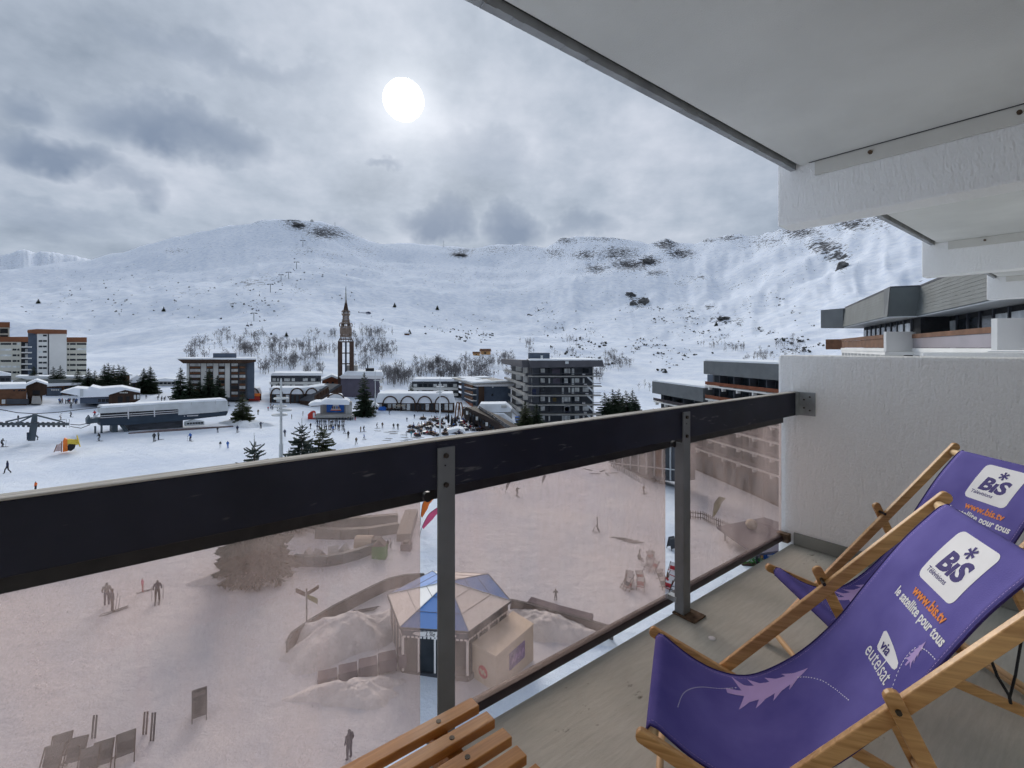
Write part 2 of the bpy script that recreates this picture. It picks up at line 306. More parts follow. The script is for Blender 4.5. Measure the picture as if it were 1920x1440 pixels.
MT = dict(
    snow=mat_snow(), roughcast=mat_roughcast(), floor=mat_floor(),
    soffit=M('painted_soffit', (.68, .68, .65), .9, .10, 1.3, .5, 180, bdist=.003),
    lip=M('grey_drip_edge', (.34, .35, .36), .8, .2, 5, .3, 60),
    groove=M('dark_groove', (.05, .052, .055), .8, .2),  # in the drip groove this near-black carries recess shade as well as dirt
    trim=M('smooth_plaster_strip', (.66, .65, .61), .7, .06, 3),
    skirting=M('grey_skirting_paint', (.25, .255, .235), .7, .12, 6),
    board=mat_rail_paint(), board_top=mat_wood('weathered_grey_wood', (.24, .225, .205), (.60, .58, .55), .85, 10, 0, .15),
    steel=M('grey_painted_steel', (.165, .175, .185), .45, .12, 7, .15, 60, spec=.4, bdist=.002),
    galv=M('galvanised_steel', (.38, .40, .41), .4, .2, 14, metal=.7),
    darkmetal=M('dark_metal', (.022, .02, .022), .45, .3, 20),
    bar=M('dark_maroon_bar', (.035, .022, .026), .45, .25, 8),
    rust=M('rusty_plate', (.10, .065, .04), .8, .5, 30),
    tglass=mat_tinted_glass(),
    cwood=mat_wood('varnished_beech', (.36, .175, .055), (.68, .40, .165), .38, 9, 0),
    dowel=mat_wood('pale_dowel', (.45, .30, .15), (.66, .48, .28), .5, 9, 1),
    twood=mat_wood('oiled_teak', (.32, .115, .022), (.58, .27, .07), .35, 9, 0, .45),
    canvas=M('violet_canvas', (.108, .092, .345), .9, .16, 4, .5, 300, bdist=.0015, spec=.15, col2=(.16, .138, .42)),
    hem=M('dark_violet_hem', (.03, .02, .13), .8, .1, 9),
    pwhite=M('white_print', (.78, .78, .80), .75, .04, 9), pviolet=M('violet_print', (.045, .032, .17), .75, .05, 9),
    porange=M('orange_print', (.75, .24, .06), .75, .05, 9), plilac=M('lilac_print', (.44, .32, .62), .75, .06, 9),
    screw=M('screw_head', (.06, .05, .04), .4, .3, 60, metal=.6),
    cord=M('black_cord', (.01, .01, .012), .7, .2),
    # village
    vsnow=M('roof_snow', (.83, .865, .91), .9, .04, .5, .3, 2, bdist=.1, spec=0), mound=M('heaped_snow', (.76, .79, .83), .9, .10, .9, .8, 3.0, bdist=.18, detail=7, spec=0),
    beige=M('beige_render', (.55, .54, .47), .85, .06, .3), white=M('white_render', (.70, .70, .68), .85, .05, .3), pale=M('pale_grey_panel', (.48, .48, .47), .8, .07, .4),
    slate=M('blue_grey_cladding', (.082, .105, .145), .75, .12, .8), slate4=M('dark_brim_cladding', (.085, .085, .098), .75, .1, .6), slate2=M('slate_grey_fascia', (.135, .148, .155), .7, .10, .6, .3, 8, bdist=.02),
    slate3=M('green_grey_slate', (.112, .128, .13), .65, .12, .6), violetgrey=M('violet_grey_cladding', (.115, .105, .14), .8, .1, .5),
    dbrown=M('dark_brown_timber', (.055, .032, .022), .8, .25, 1.2, stretch=(1, 1, .2)), brown=M('brown_timber', (.135, .065, .036), .8, .25, 1.2, stretch=(.3, 1, 1)),
    redbrown=M('red_brown_timber', (.19, .062, .030), .75, .2, 1.0, stretch=(.3, 1, 1)), fascia=M('rust_brown_fascia', (.20, .082, .042), .8, .1, .5),
    dark=M('black_and_opening_shade', (.018, .019, .022), .7, .2), charcoal=M('charcoal_cladding', (.062, .068, .082), .75, .15, .6),  # dark: plain black parts, and shade painted onto flat openings
    concrete=M('grey_concrete', (.33, .325, .31), .9, .12, .8), lgrey=M('light_grey_metal', (.55, .58, .60), .5, .08, .6),
    wglass=M('dark_window_glass', (.025, .032, .04), .12, .3, .7, spec=.3), cglass=M('curtained_window_glass', (.60, .63, .64), .15, .25, 1.2, spec=.5),
    ringwood=M('pale_ring_timber', (.24, .185, .15), .8, .2, 1.0),
    steeplewood=M('dark_steeple_timber', (.075, .046, .036), .8, .2, 1.0),
    palenet=M('pale_safety_net', (.62, .5, .5), .9, .2, 2), netting=M('brown_safety_net', (.17, .13, .13), .9, .3, 2), wallgrey=M('weathered_panel_wall', (.17, .155, .15), .85, .2, 1.2), cream2=M('cream_roof_sheet', (.70, .64, .54), .8, .08, .7), pinkred=M('red_emblem', (.55, .10, .11), .7, .1, 2),
    shedwood=M('grey_shed_plank', (.17, .13, .125), .9, .3, 3, stretch=(1, 1, .15)), olive=M('olive_board', (.16, .17, .045), .8, .15, 2),
    railpanel2=M('dark_smoked_panel', (.06, .05, .055), .4, .15, .5), ochre=M('dull_ochre_curtain', (.16, .12, .05), .8, .15, 1),
    darkwood=M('blackened_timber', (.03, .021, .018), .8, .25, 1.2),
    railpanel=M('smoked_rail_panel', (.30, .27, .29), .3, .1, .5),
    lbeam=M('lift_steel', (.075, .10, .12), .6, .15, .6), lblue=M('lift_blue_grey', (.032, .05, .075), .6, .15, .4),
    red=M('red_paint', (.50, .045, .03), .6, .15, 1), orange=M('orange_paint', (.75, .19, .03), .6, .12, 1), yellow=M('yellow_paint', (.72, .55, .08), .55, .1, 1),
    blue=M('blue_paint', (.03, .14, .52), .6, .12, 1), lblue2=M('light_blue_paint', (.18, .50, .72), .6, .1, 1), green=M('green_paint', (.06, .26, .06), .7, .15, 1),
    tblue=M('blue_roof_membrane', (.085, .21, .52), .55, .07, .5), twhite=M('white_roof_membrane', (.80, .80, .80), .55, .05, .5),
    teal=M('teal_barrier', (.05, .095, .125), .6, .15, .7), pink=M('pink_cloth', (.75, .12, .25), .7, .1, 1), purple=M('purple_poster', (.15, .10, .30), .7, .3, 3),
    needles=M('conifer_needles', (.022, .040, .024), .8, .35, .8, col2=(.045, .075, .038)), needles2=M('spruce_needles', (.030, .050, .045), .8, .3, .8, col2=(.055, .085, .07)),
    needles3=M('olive_needles', (.04, .058, .022), .8, .3, .8, col2=(.075, .095, .04)),
    bark=M('bark', (.06, .045, .035), .9, .3, 3), twig=M('bare_twigs', (.155, .15, .155), .9, .3, .2), shrub=M('dark_shrub', (.05, .055, .05), .9, .3, .2),
    rock=M('grey_rock', (.12, .122, .125), .9, .4, .15, .8, .4, bdist=.6),
    skin=M('skin', (.45, .26, .18), .6, .08), blackcloth=M('black_cloth', (.02, .02, .025), .85, .2), navy=M('navy_cloth', (.022, .03, .075), .85, .2),
    bluecloth=M('blue_cloth', (.03, .12, .42), .85, .15), redcloth=M('red_cloth', (.42, .04, .05), .85, .15), orangecloth=M('orange_cloth', (.80, .17, .03), .85, .12),
    greycloth=M('grey_cloth', (.16, .17, .18), .85, .15), whitecloth=M('white_cloth', (.68, .68, .70), .85, .08), tealcloth=M('teal_cloth', (.05, .25, .32), .85, .12),
    browncloth=M('brown_cloth', (.12, .08, .05), .85, .15), cream=M('cream_panel', (.62, .56, .46), .8, .06, .5),
)

# ------------------------------------------------------------------ mesh helpers
class MB:
    def __init__(s): s.v = []; s.f = []; s.m = []
    def add(s, vs, fs, mi=0):
        o = len(s.v); s.v += [tuple(v) for v in vs]; s.f += [tuple(i + o for i in f) for f in fs]; s.m += [mi] * len(fs); return s
    def hexa(s, p, mi=0):   # 8 points: bottom ring 0-3, top ring 4-7
        return s.add(p, [(3, 2, 1, 0), (4, 5, 6, 7), (0, 1, 5, 4), (1, 2, 6, 5), (2, 3, 7, 6), (3, 0, 4, 7)], mi)
    def box(s, a, b, mi=0):
        x0, y0, z0 = a; x1, y1, z1 = b
        return s.hexa([(x0, y0, z0), (x1, y0, z0), (x1, y1, z0), (x0, y1, z0), (x0, y0, z1), (x1, y0, z1), (x1, y1, z1), (x0, y1, z1)], mi)
    def bar(s, a, b, w, h, up=(0, 0, 1), mi=0):   # rectangular bar from a to b, width w across, h along up
        a = Vector(a); b = Vector(b); d = (b - a).normalized(); up = Vector(up)
        sd = d.cross(up)
        if sd.length < 1e-5: sd = d.cross(Vector((1, 0, 0)))
        sd.normalize(); u = sd.cross(d).normalized()
        p = []
        for q in (a, b):
            for i, j in ((-1, -1), (1, -1), (1, 1), (-1, 1)): p.append(q + sd * (w / 2 * i) + u * (h / 2 * j))
        return s.add(p, [(0, 1, 2, 3), (7, 6, 5, 4), (0, 4, 5, 1), (1, 5, 6, 2), (2, 6, 7, 3), (3, 7, 4, 0)], mi)
    def tube(s, pts, r, n=8, mi=0, cap=True):
        pts = [Vector(p) for p in pts]; rr = r if isinstance(r, (list, tuple)) else [r] * len(pts); o = len(s.v); vs = []
        ref = None
        for k, p in enumerate(pts):
            d = (pts[min(k + 1, len(pts) - 1)] - pts[max(k - 1, 0)]).normalized()
            if ref is None: ref = Vector((0, 0, 1)) if abs(d.z) < .9 else Vector((1, 0, 0))
            a = d.cross(ref).normalized(); b = d.cross(a).normalized()
            for i in range(n):
                t = 2 * math.pi * i / n; vs.append(p + (a * math.cos(t) + b * math.sin(t)) * rr[k])
        fs = []
        for k in range(len(pts) - 1):
            for i in range(n):
                j = (i + 1) % n; fs.append((k * n + i, k * n + j, (k + 1) * n + j, (k + 1) * n + i))
        if cap: fs.append(tuple(range(n))[::-1]); fs.append(tuple((len(pts) - 1) * n + i for i in range(n)))
        return s.add(vs, fs, mi)
    def prism(s, poly, off, mi=0):  # polygon of 3-D points, extruded by vector off
        n = len(poly); off = Vector(off); p = [Vector(q) for q in poly]; p2 = [q + off for q in p]
        return s.add(p + p2, [tuple(range(n))[::-1], tuple(range(n, 2 * n))] + [(i, (i + 1) % n, n + (i + 1) % n, n + i) for i in range(n)], mi)
    def mesh(s, name='mesh'):
        me = bpy.data.meshes.new(name); me.from_pydata(s.v, [], s.f)
        if any(s.m): me.polygons.foreach_set('material_index', s.m)
        me.update(); return me
    def build(s, name, mat, parent=None, smooth=False, bevel=0, recalc=True):
        me = s.mesh(name)
        if recalc:
            bm = bmesh.new(); bm.from_mesh(me); bmesh.ops.recalc_face_normals(bm, faces=bm.faces); bm.to_mesh(me); bm.free()
        return link(name, me, mat, parent, smooth, bevel)
def link(name, me, mat=None, parent=None, smooth=False, bevel=0):
    o = bpy.data.objects.new(name, me); COL.objects.link(o)
    if mat is not None and not me.materials:
        for x in (mat if isinstance(mat, (list, tuple)) else [mat]): me.materials.append(MT[x] if isinstance(x, str) else x)
    if smooth: me.polygons.foreach_set('use_smooth', [True] * len(me.polygons)); me.update()
    if parent is not None: o.parent = parent
    if bevel:
        b = o.modifiers.new('bevel', 'BEVEL'); b.width = bevel; b.segments = 2; b.limit_method = 'ANGLE'; b.angle_limit = rad(40)
    return o
def tag(o, label, cat, group=None):
    o['label'] = label; o['category'] = cat
    if group: o['group'] = group
    return o
def struct(o, label=None):
    o['kind'] = 'structure'
    if label: o['label'] = label
    return o
def stuff(o, label=None, cat=None):
    o['kind'] = 'stuff'
    if label: o['label'] = label
    if cat: o['category'] = cat
    return o
def empty(name, loc=(0, 0, 0), rz=0.0):
    o = bpy.data.objects.new(name, None); COL.objects.link(o); o.location = loc; o.rotation_euler = (0, 0, rz); o.empty_display_size = .2
    return o
def thing(name, label, cat, loc=(0, 0, 0), rz=0.0, group=None): return tag(empty(name, loc, rz), label, cat, group)
def copy_tree(o, parent=None):
    c = o.copy(); COL.objects.link(c); c.parent = parent
    for ch in o.children: copy_tree(ch, c)
    return c
def ray(px, py): return Vector(((px - CX) / F, 1.0, (HY - py) / F))
def at(px, py, depth): return ray(px, py) * depth

# ------------------------------------------------------------------ terrain
PERM = np.random.RandomState(5).rand(256, 256)
def vnoise(x, y):
    xi = np.floor(x).astype(int); yi = np.floor(y).astype(int); fx = x - xi; fy = y - yi
    fx = fx * fx * (3 - 2 * fx); fy = fy * fy * (3 - 2 * fy)
    g = lambda a, b: PERM[a & 255, b & 255]
    return (g(xi, yi) * (1 - fx) + g(xi + 1, yi) * fx) * (1 - fy) + (g(xi, yi + 1) * (1 - fx) + g(xi + 1, yi + 1) * fx) * fy
def fbm(x, y, oct=5, rough=.5):
    s = 0; a = 1; t = 0
    for k in range(oct): s = s + a * vnoise(x * 2 ** k + 17 * k, y * 2 ** k + 9 * k); t += a; a *= rough
    return s / t - .5
RIDGE = [(-900, 470), (-500, 480), (-250, 500), (-60, 512), (60, 500), (120, 492), (165, 486), (230, 473), (270, 461), (330, 444), (400, 428), (460, 418), (500, 412), (530, 408), (560, 409), (600, 414),
         (640, 426), (665, 440), (690, 452), (720, 457), (750, 455), (790, 457), (830, 460), (880, 464), (930, 458), (960, 456), (1000, 461), (1025, 463), (1048, 448), (1062, 443), (1090, 442), (1140, 445),
         (1180, 450), (1215, 456), (1250, 447), (1275, 455), (1300, 458), (1335, 446), (1375, 439), (1410, 442), (1440, 434), (1500, 420), (1560, 408), (1640, 400), (1720, 392), (1900, 385), (2300, 395), (3200, 440)]
RD = [(-900, 2400), (0, 2700), (165, 2600), (540, 2100), (740, 2400), (1020, 2300), (1060, 1900), (1250, 1900), (1450, 1600), (1640, 1250), (1900, 1000), (3200, 900)]
R0 = [(-900, 240), (0, 240), (400, 215), (900, 235), (1200, 255), (1450, 215), (1700, 190), (3200, 190)]
def tab(T, az):
    a = np.arctan((np.array([p[0] for p in T]) - CX) / F)
    return np.interp(az, a, np.array([p[1] for p in T], float))
def smooth_tab(T, w):
    g = np.linspace(-1.25, 1.25, 1001); v = tab(T, g); k = np.exp(-(np.arange(-200, 201) * .0025 / w) ** 2); k /= k.sum()
    return g, np.convolve(np.pad(v, 200, mode='edge'), k, 'valid')
RDg = smooth_tab(RD, .13); RGg = smooth_tab(RIDGE, .10); R0g = smooth_tab(R0, .1)
def H(x, y):
    x = np.asarray(x, float); y = np.asarray(y, float)
    r = np.hypot(x, y) + 1e-6; az = np.arctan2(x, y)
    base = -23 - .07 * np.clip(x, -190, 75) + .35 * fbm(x / 22, y / 22, 3) * np.clip(r / 40, 0, 1)
    azc = np.clip(az, -1.15, 1.18)
    te = (HY - tab(RIDGE, azc)) / F * np.cos(np.clip(azc, -1.1, 1.1))
    te_s = (HY - np.interp(azc, *RGg)) / F * np.cos(np.clip(azc, -1.1, 1.1))
    R = np.interp(azc, *RDg); r0 = np.interp(azc, *R0g)
    t = (r - r0) / (R - r0); tt = np.clip(t, 0, 1)
    bl = np.clip((tt - .6) / .38, 0, 1); bl = bl * bl * (3 - 2 * bl)
    zr = (te_s * (1 - bl) + te * bl) * R
    f = .25 * tt + .75 * tt ** 2
    f = np.where(t > 1, 1 - .9 * (t - 1), f)
    z = base + (zr - base) * f
    win = np.clip(tt * 5, 0, 1) * np.clip((1.03 - t) * 5, .12, 1)
    z = z + win * (84 * fbm(x / 420, y / 420, 3) * np.clip(R / 1800, .5, 1) + 26 * (np.abs(fbm(x / 170 + 9, y / 170, 5, .55)) * -2 + .3) + 2.4 * fbm(x / 34, y / 34, 3))
    z = z + win * np.clip((tt - .22) * 3, 0, 1) * 17 * (np.abs(fbm(az * 17 + .4 * fbm(x / 300, y / 300, 2), r / 620, 4, .55)) * -2 + .25)
    z = z + np.where(t > .85, np.clip((t - .85) * 8, 0, 1) * 9 * fbm(x / 38 + 3, y / 38, 4), 0)
    return z
AZ = np.unique(np.concatenate([np.linspace(-180, -62, 36), np.linspace(-62, -50, 20), np.linspace(-50, 52, 520), np.linspace(52, 64, 20), np.linspace(64, 180, 36)])) * math.pi / 180
RR = np.concatenate([[0.5, 4, 7], 10 * (420.0 ** (np.linspace(0, 1, 250)))])
gA, gR = np.meshgrid(AZ, RR)
GX, GY = gR * np.sin(gA), gR * np.cos(gA)
GZ = H(GX, GY)
TAN = GZ / gR
def gp(px, py):
    az = math.atan((px - CX) / F); te = (HY - py) / F * math.cos(az)
    j = np.searchsorted(AZ, az); j = min(max(j, 1), len(AZ) - 1)
    w = (az - AZ[j - 1]) / (AZ[j] - AZ[j - 1])
    col = TAN[:, j - 1] * (1 - w) + TAN[:, j] * w
    col = np.where(RR < 9, -99, col)
    k = int(np.argmax(col >= te))
    if col[k] < te: k = int(np.argmax(np.where(RR < 2600, col, -9)))
    r = RR[k]
    if k > 0 and col[k] > col[k - 1]:
        q = (te - col[k - 1]) / (col[k] - col[k - 1]); q = min(max(q, 0), 1); r = RR[k - 1] + q * (RR[k] - RR[k - 1])
    x, y = r * math.sin(az), r * math.cos(az)
    return Vector((x, y, float(H(x, y))))
def gz(x, y): return float(H(x, y))
ROCKS = [(545, 413, 16, 7, .9), (560, 424, 22, 7, .9), (612, 437, 34, 10, 1), (600, 430, 30, 8, .8), (480, 417, 14, 4, .6), (655, 446, 16, 8, .6), (690, 470, 30, 10, .45), (330, 470, 26, 5, .55), (870, 470, 30, 5, .7), (860, 478, 18, 5, 1), (930, 468, 40, 8, .55),
         (990, 465, 20, 6, .5), (1060, 450, 22, 9, .8), (1040, 475, 22, 10, .7), (1100, 478, 30, 10, .8), (1130, 448, 50, 5, .7), (1160, 476, 40, 14, .85), (1180, 497, 34, 10, 1), (1215, 490, 22, 10, 1), (1120, 505, 26, 9, .85), (1250, 458, 22, 10, 1), (1275, 475, 24, 9, 1), (1230, 512, 22, 6, .8),
         (1330, 450, 20, 5, .8), (1370, 446, 30, 6, .8), (1430, 455, 40, 14, .6), (1500, 435, 40, 14, .9), (1545, 462, 30, 14, 1), (1570, 480, 26, 10, 1), (1600, 420, 40, 14, .9), (1650, 415, 40, 14, .7),
         (1185, 555, 9, 6, 1.1), (1200, 568, 16, 9, 1), (1275, 530, 20, 7, .6), (1310, 520, 24, 4, .7), (1290, 580, 16, 7, .6), (1355, 600, 18, 9, 1), (1385, 605, 9, 12, .9), (1330, 575, 10, 5, .9), (1370, 535, 16, 4, .7), (1580, 500, 9, 7, 1.2), (1440, 520, 40, 10, .35),
         (475, 530, 30, 7, .7), (440, 570, 16, 6, .8), (355, 550, 26, 6, .6), (560, 545, 20, 7, .6), (575, 470, 26, 8, .5), (620, 480, 20, 6, .5), (500, 520, 20, 8, .5), (90, 570, 20, 5, .5), (130, 565, 20, 4, .6), (700, 500, 60, 10, .3), (870, 520, 60, 10, .3), (960, 550, 60, 10, .3),
         (1480, 660, 40, 8, .6), (1390, 690, 10, 6, .9)]
def build_terrain():
    nr, nc = GX.shape
    v = np.stack([GX.ravel(), GY.ravel(), GZ.ravel()], 1)
    i = np.arange(nr - 1)[:, None] * nc + np.arange(nc - 1)[None, :]
    f = np.stack([i, i + 1, i + nc + 1, i + nc], -1).reshape(-1, 4)[:, ::-1]
    me = bpy.data.meshes.new('snow_ground')
    me.vertices.add(len(v)); me.vertices.foreach_set('co', v.ravel())
    me.loops.add(f.size); me.loops.foreach_set('vertex_index', f.ravel().astype(np.int32))
    me.polygons.add(len(f)); me.polygons.foreach_set('loop_start', np.arange(0, f.size, 4, dtype=np.int32)); me.polygons.foreach_set('loop_total', np.full(len(f), 4, np.int32))
    me.update(calc_edges=True); me.validate()
    me.polygons.foreach_set('use_smooth', [True] * len(f))
    # where bare rock breaks through the snow: bands fixed on the hillside
    PX = CX + F * np.tan(np.clip(gA, -1.2, 1.2)); PY = HY - F * TAN / np.cos(np.clip(gA, -1.2, 1.2))
    rk = np.zeros(GX.shape)
    for px, py, sx, sy, s in ROCKS: rk = np.maximum(rk, s * np.exp(-((PX - px) / (sx * 1.4)) ** 2 - ((PY - py) / (sy * 1.4)) ** 2))
    far = np.clip((gR - 600) / 900, 0, 1)
    rk = rk + .17 * far
    rk[gR < 330] = -2
    a = me.attributes.new('rock', 'FLOAT', 'POINT'); a.data.foreach_set('value', rk.ravel().astype(np.float32))
    struct(link('snow_ground', me, 'snow'), 'snow covered valley floor rising into the white mountainside')
    # a farther summit behind the left shoulder
    az = np.linspace(-52, -38, 150) * math.pi / 180; pxs = CX + F * np.tan(az)
    top = np.interp(pxs, [-200, -60, -20, 5, 25, 45, 58, 75, 100, 130, 160, 200, 260], [500, 488, 482, 480, 473, 467, 470, 473, 474, 478, 485, 492, 500])
    top = top + np.interp(pxs, [0, 200], [1, 1]) * fbm(pxs / 11, pxs * 0 + 2, 4) * 7
    rows = []
    for k, (r, fr) in enumerate([(3300, .35), (3500, .5), (3700, .66), (3900, .82), (4050, .93), (4150, 1.0), (4400, .9), (5200, .4)]):
        z = (HY - top) / F * np.cos(az) * 4150 * fr + (fbm(az * 90, az * 0 + k * 1.7, 4) * 70 if 0 < k < 5 else 0)
        rows.append(np.stack([r * np.sin(az), r * np.cos(az), z], 1))
    v = np.concatenate(rows); n = len(az)
    fs = [(k * n + i + n, k * n + i + n + 1, k * n + i + 1, k * n + i) for k in range(7) for i in range(n - 1)]
    me = bpy.data.meshes.new('far_mountain'); me.from_pydata(v.tolist(), [], fs); me.update()
    me.polygons.foreach_set('use_smooth', [True] * len(fs))
    a = me.attributes.new('rock', 'FLOAT', 'POINT'); a.data.foreach_set('value', np.full(len(v), .42, np.float32))
    struct(link('far_mountain', me, 'snow'), 'distant snowy summit behind the left shoulder')
build_terrain()

# ------------------------------------------------------------------ lettering
def text_flat(s, size=1.0, bold=0.0, shear=0.0, align='LEFT'):
    cu = bpy.data.curves.new('lettering', 'FONT'); cu.body = s; cu.size = size; cu.offset = bold; cu.shear = shear; cu.align_x = align; cu.resolution_u = 3
    o = bpy.data.objects.new('lettering', cu); COL.objects.link(o)
    dg = bpy.context.evaluated_depsgraph_get(); dg.update()
    me = bpy.data.meshes.new_from_object(o.evaluated_get(dg))
    vs = [tuple(v.co) for v in me.vertices]; fs = [tuple(p.vertices) for p in me.polygons]
    bpy.data.objects.remove(o); bpy.data.curves.remove(cu); bpy.data.meshes.remove(me)
    return vs, fs
def text_on(parent, name, s, size, mat, P, bold=0.0, shear=0.0, align='CENTER', seg=None):
    """lettering laid on a surface: P(x, y) gives the 3-D point; seg cuts the letters fine enough to follow a curve"""
    vs, fs = text_flat(s, size, bold, shear, align)
    if seg:
        bm = bmesh.new(); bv = [bm.verts.new(v) for v in vs]
        for f in fs:
            try: bm.faces.new([bv[i] for i in f])
            except ValueError: pass
        lo = min(v[1] for v in vs); hi = max(v[1] for v in vs); c = lo + seg
        while c < hi:
            bmesh.ops.bisect_plane(bm, geom=bm.verts[:] + bm.edges[:] + bm.faces[:], plane_co=(0, c, 0), plane_no=(0, 1, 0)); c += seg
        bm.verts.index_update(); vs = [tuple(v.co) for v in bm.verts]; fs = [tuple(v.index for v in f.verts) for f in bm.faces]; bm.free()
    return MB().add([P(x, y) for x, y, _ in vs], fs).build(name, mat, parent, recalc=False)

# ------------------------------------------------------------------ the balcony (local axes: x along the rail, y outwards, z up from its floor)
TH = math.atan2(.617, .787); FLOOR_Z = -1.35
BAL = dict(loc=(0, 0, FLOOR_Z), rz=TH)
def bal(o): o.location = (0, 0, FLOOR_Z); o.rotation_euler = (0, 0, TH); return o
def bpt(u, n, z=0): return Vector((.787 * u - .617 * n, .617 * u + .787 * n, FLOOR_Z + z))
def build_balcony():
    struct(bal(MB().box((-2.6, -1.3, -.20), (3.558, 1.42, 0)).build('balcony_floor', 'floor', bevel=.006)), 'grey green brushed concrete balcony floor with dark stains')
    c = struct(bal(MB().box((-2.6, -1.3, 2.585), (3.558, 1.36, 2.80)).build('balcony_ceiling', 'soffit')), 'grey painted concrete ceiling over the balcony')
    MB().box((-2.6, 1.362, 2.605), (3.558, 1.388, 2.80)).build('drip_groove', 'groove', c)
    g = MB()
    x = -2.6
    while x < 3.55:                                   # slightly chipped outer edge
        x2 = min(3.558, x + .04 + random.random() * .1); j = random.uniform(-.003, .003)
        g.box((x, 1.39, 2.566 + j), (x2, 1.425 + j, 2.80)); x = x2
    g.build('drip_edge', 'lip', c)
    MB().box((3.531, -1.3, 2.5815), (3.5385, 1.30, 2.5848)).build('joint_crack', 'groove', c)
    # the cross wall on the right: parapet below, beam above
    w = struct(bal(MB().box((3.56, -1.3, -.22), (3.76, 1.51, 1.298)).build('parapet_wall', 'roughcast', bevel=.02)), 'white roughcast parapet wall beside the deck chairs')
    MB().box((3.545, -1.3, .002), (3.559, 1.40, .085)).build('skirting', 'skirting', w, bevel=.003)
    b = struct(bal(MB().box((3.56, -1.3, 2.20), (3.78, 1.51, 2.80)).build('ceiling_beam', 'roughcast', bevel=.012)), 'white roughcast beam across the end of the ceiling')
    st = MB().box((3.54, -1.3, 2.492), (3.559, 1.268, 2.583)).build('cover_strip', 'trim', b, bevel=.002)
    for n in (.96, .33):
        MB().tube([(3.54, n, 2.545), (3.522, n, 2.545)], .011, 10).build('fixing_bolt', 'rust', st)
    # neighbouring bays farther along the same front
    for k, (u0, u1, ub) in enumerate(((3.782, 7.448, 7.45), (7.672, 11.868, 11.87))):
        c2 = struct(bal(MB().box((u0, -1.3, 2.585), (u1, 1.36, 2.80)).build('neighbour_ceiling', 'soffit')), ('ceiling of the next balcony along', 'ceiling of the balcony after next')[k])
        MB().box((u0, 1.362, 2.605), (u1, 1.388, 2.80)).build('drip_groove', 'groove', c2)
        MB().box((u0, 1.39, 2.566), (u1, 1.425, 2.80)).build('drip_edge', 'lip', c2)
        b2 = struct(bal(MB().box((ub, -1.3, 2.20), (ub + .22, 1.51, 2.80)).build('neighbour_beam', 'roughcast', bevel=.012)), ('second beam of the same front, beyond the near one', 'third beam of the same front, farthest along')[k])
        s2 = MB().box((ub - .02, -1.3, 2.492), (ub - .001, 1.268, 2.583)).build('cover_strip', 'trim', b2)
        MB().tube([(ub - .02, .96, 2.545), (ub - .038, .96, 2.545)], .011, 10).build('fixing_bolt', 'rust', s2)
        struct(bal(MB().box((ub, -1.3, -.22), (ub + .2, 1.51, 1.298)).build('neighbour_parapet', 'roughcast', bevel=.02)), ('parapet wall one bay beyond the near one', 'parapet wall two bays beyond the near one')[k])
        struct(bal(MB().box((u0 - .02, -1.3, -.20), (u1, 1.42, 0)).build('neighbour_floor', 'floor')), ('floor of the next balcony along', 'floor of the balcony after next')[k])
    # left cross wall and the building's own front behind the viewer
    struct(bal(MB().box((-2.81, -1.3, -.22), (-2.602, 1.51, 1.298)).build('left_parapet_wall', 'roughcast', bevel=.02)), 'parapet wall at the left end of the balcony')
    struct(bal(MB().box((-2.81, -1.3, 2.20), (-2.602, 1.51, 2.80)).build('left_ceiling_beam', 'roughcast')), 'beam at the left end of the balcony ceiling')
    fr = struct(bal(MB().box((-9, -9, -20.6), (16, -1.302, 2.80)).build('own_building_front', 'roughcast')), 'front of the building behind the balcony')
    for u in (.2, 1.9): MB().box((u, -1.30, .05), (u + 1.5, -1.27, 2.2)).build('balcony_door', 'cglass', fr)  # front and doors are unseen, both made pale to bounce light onto the balcony
build_balcony()

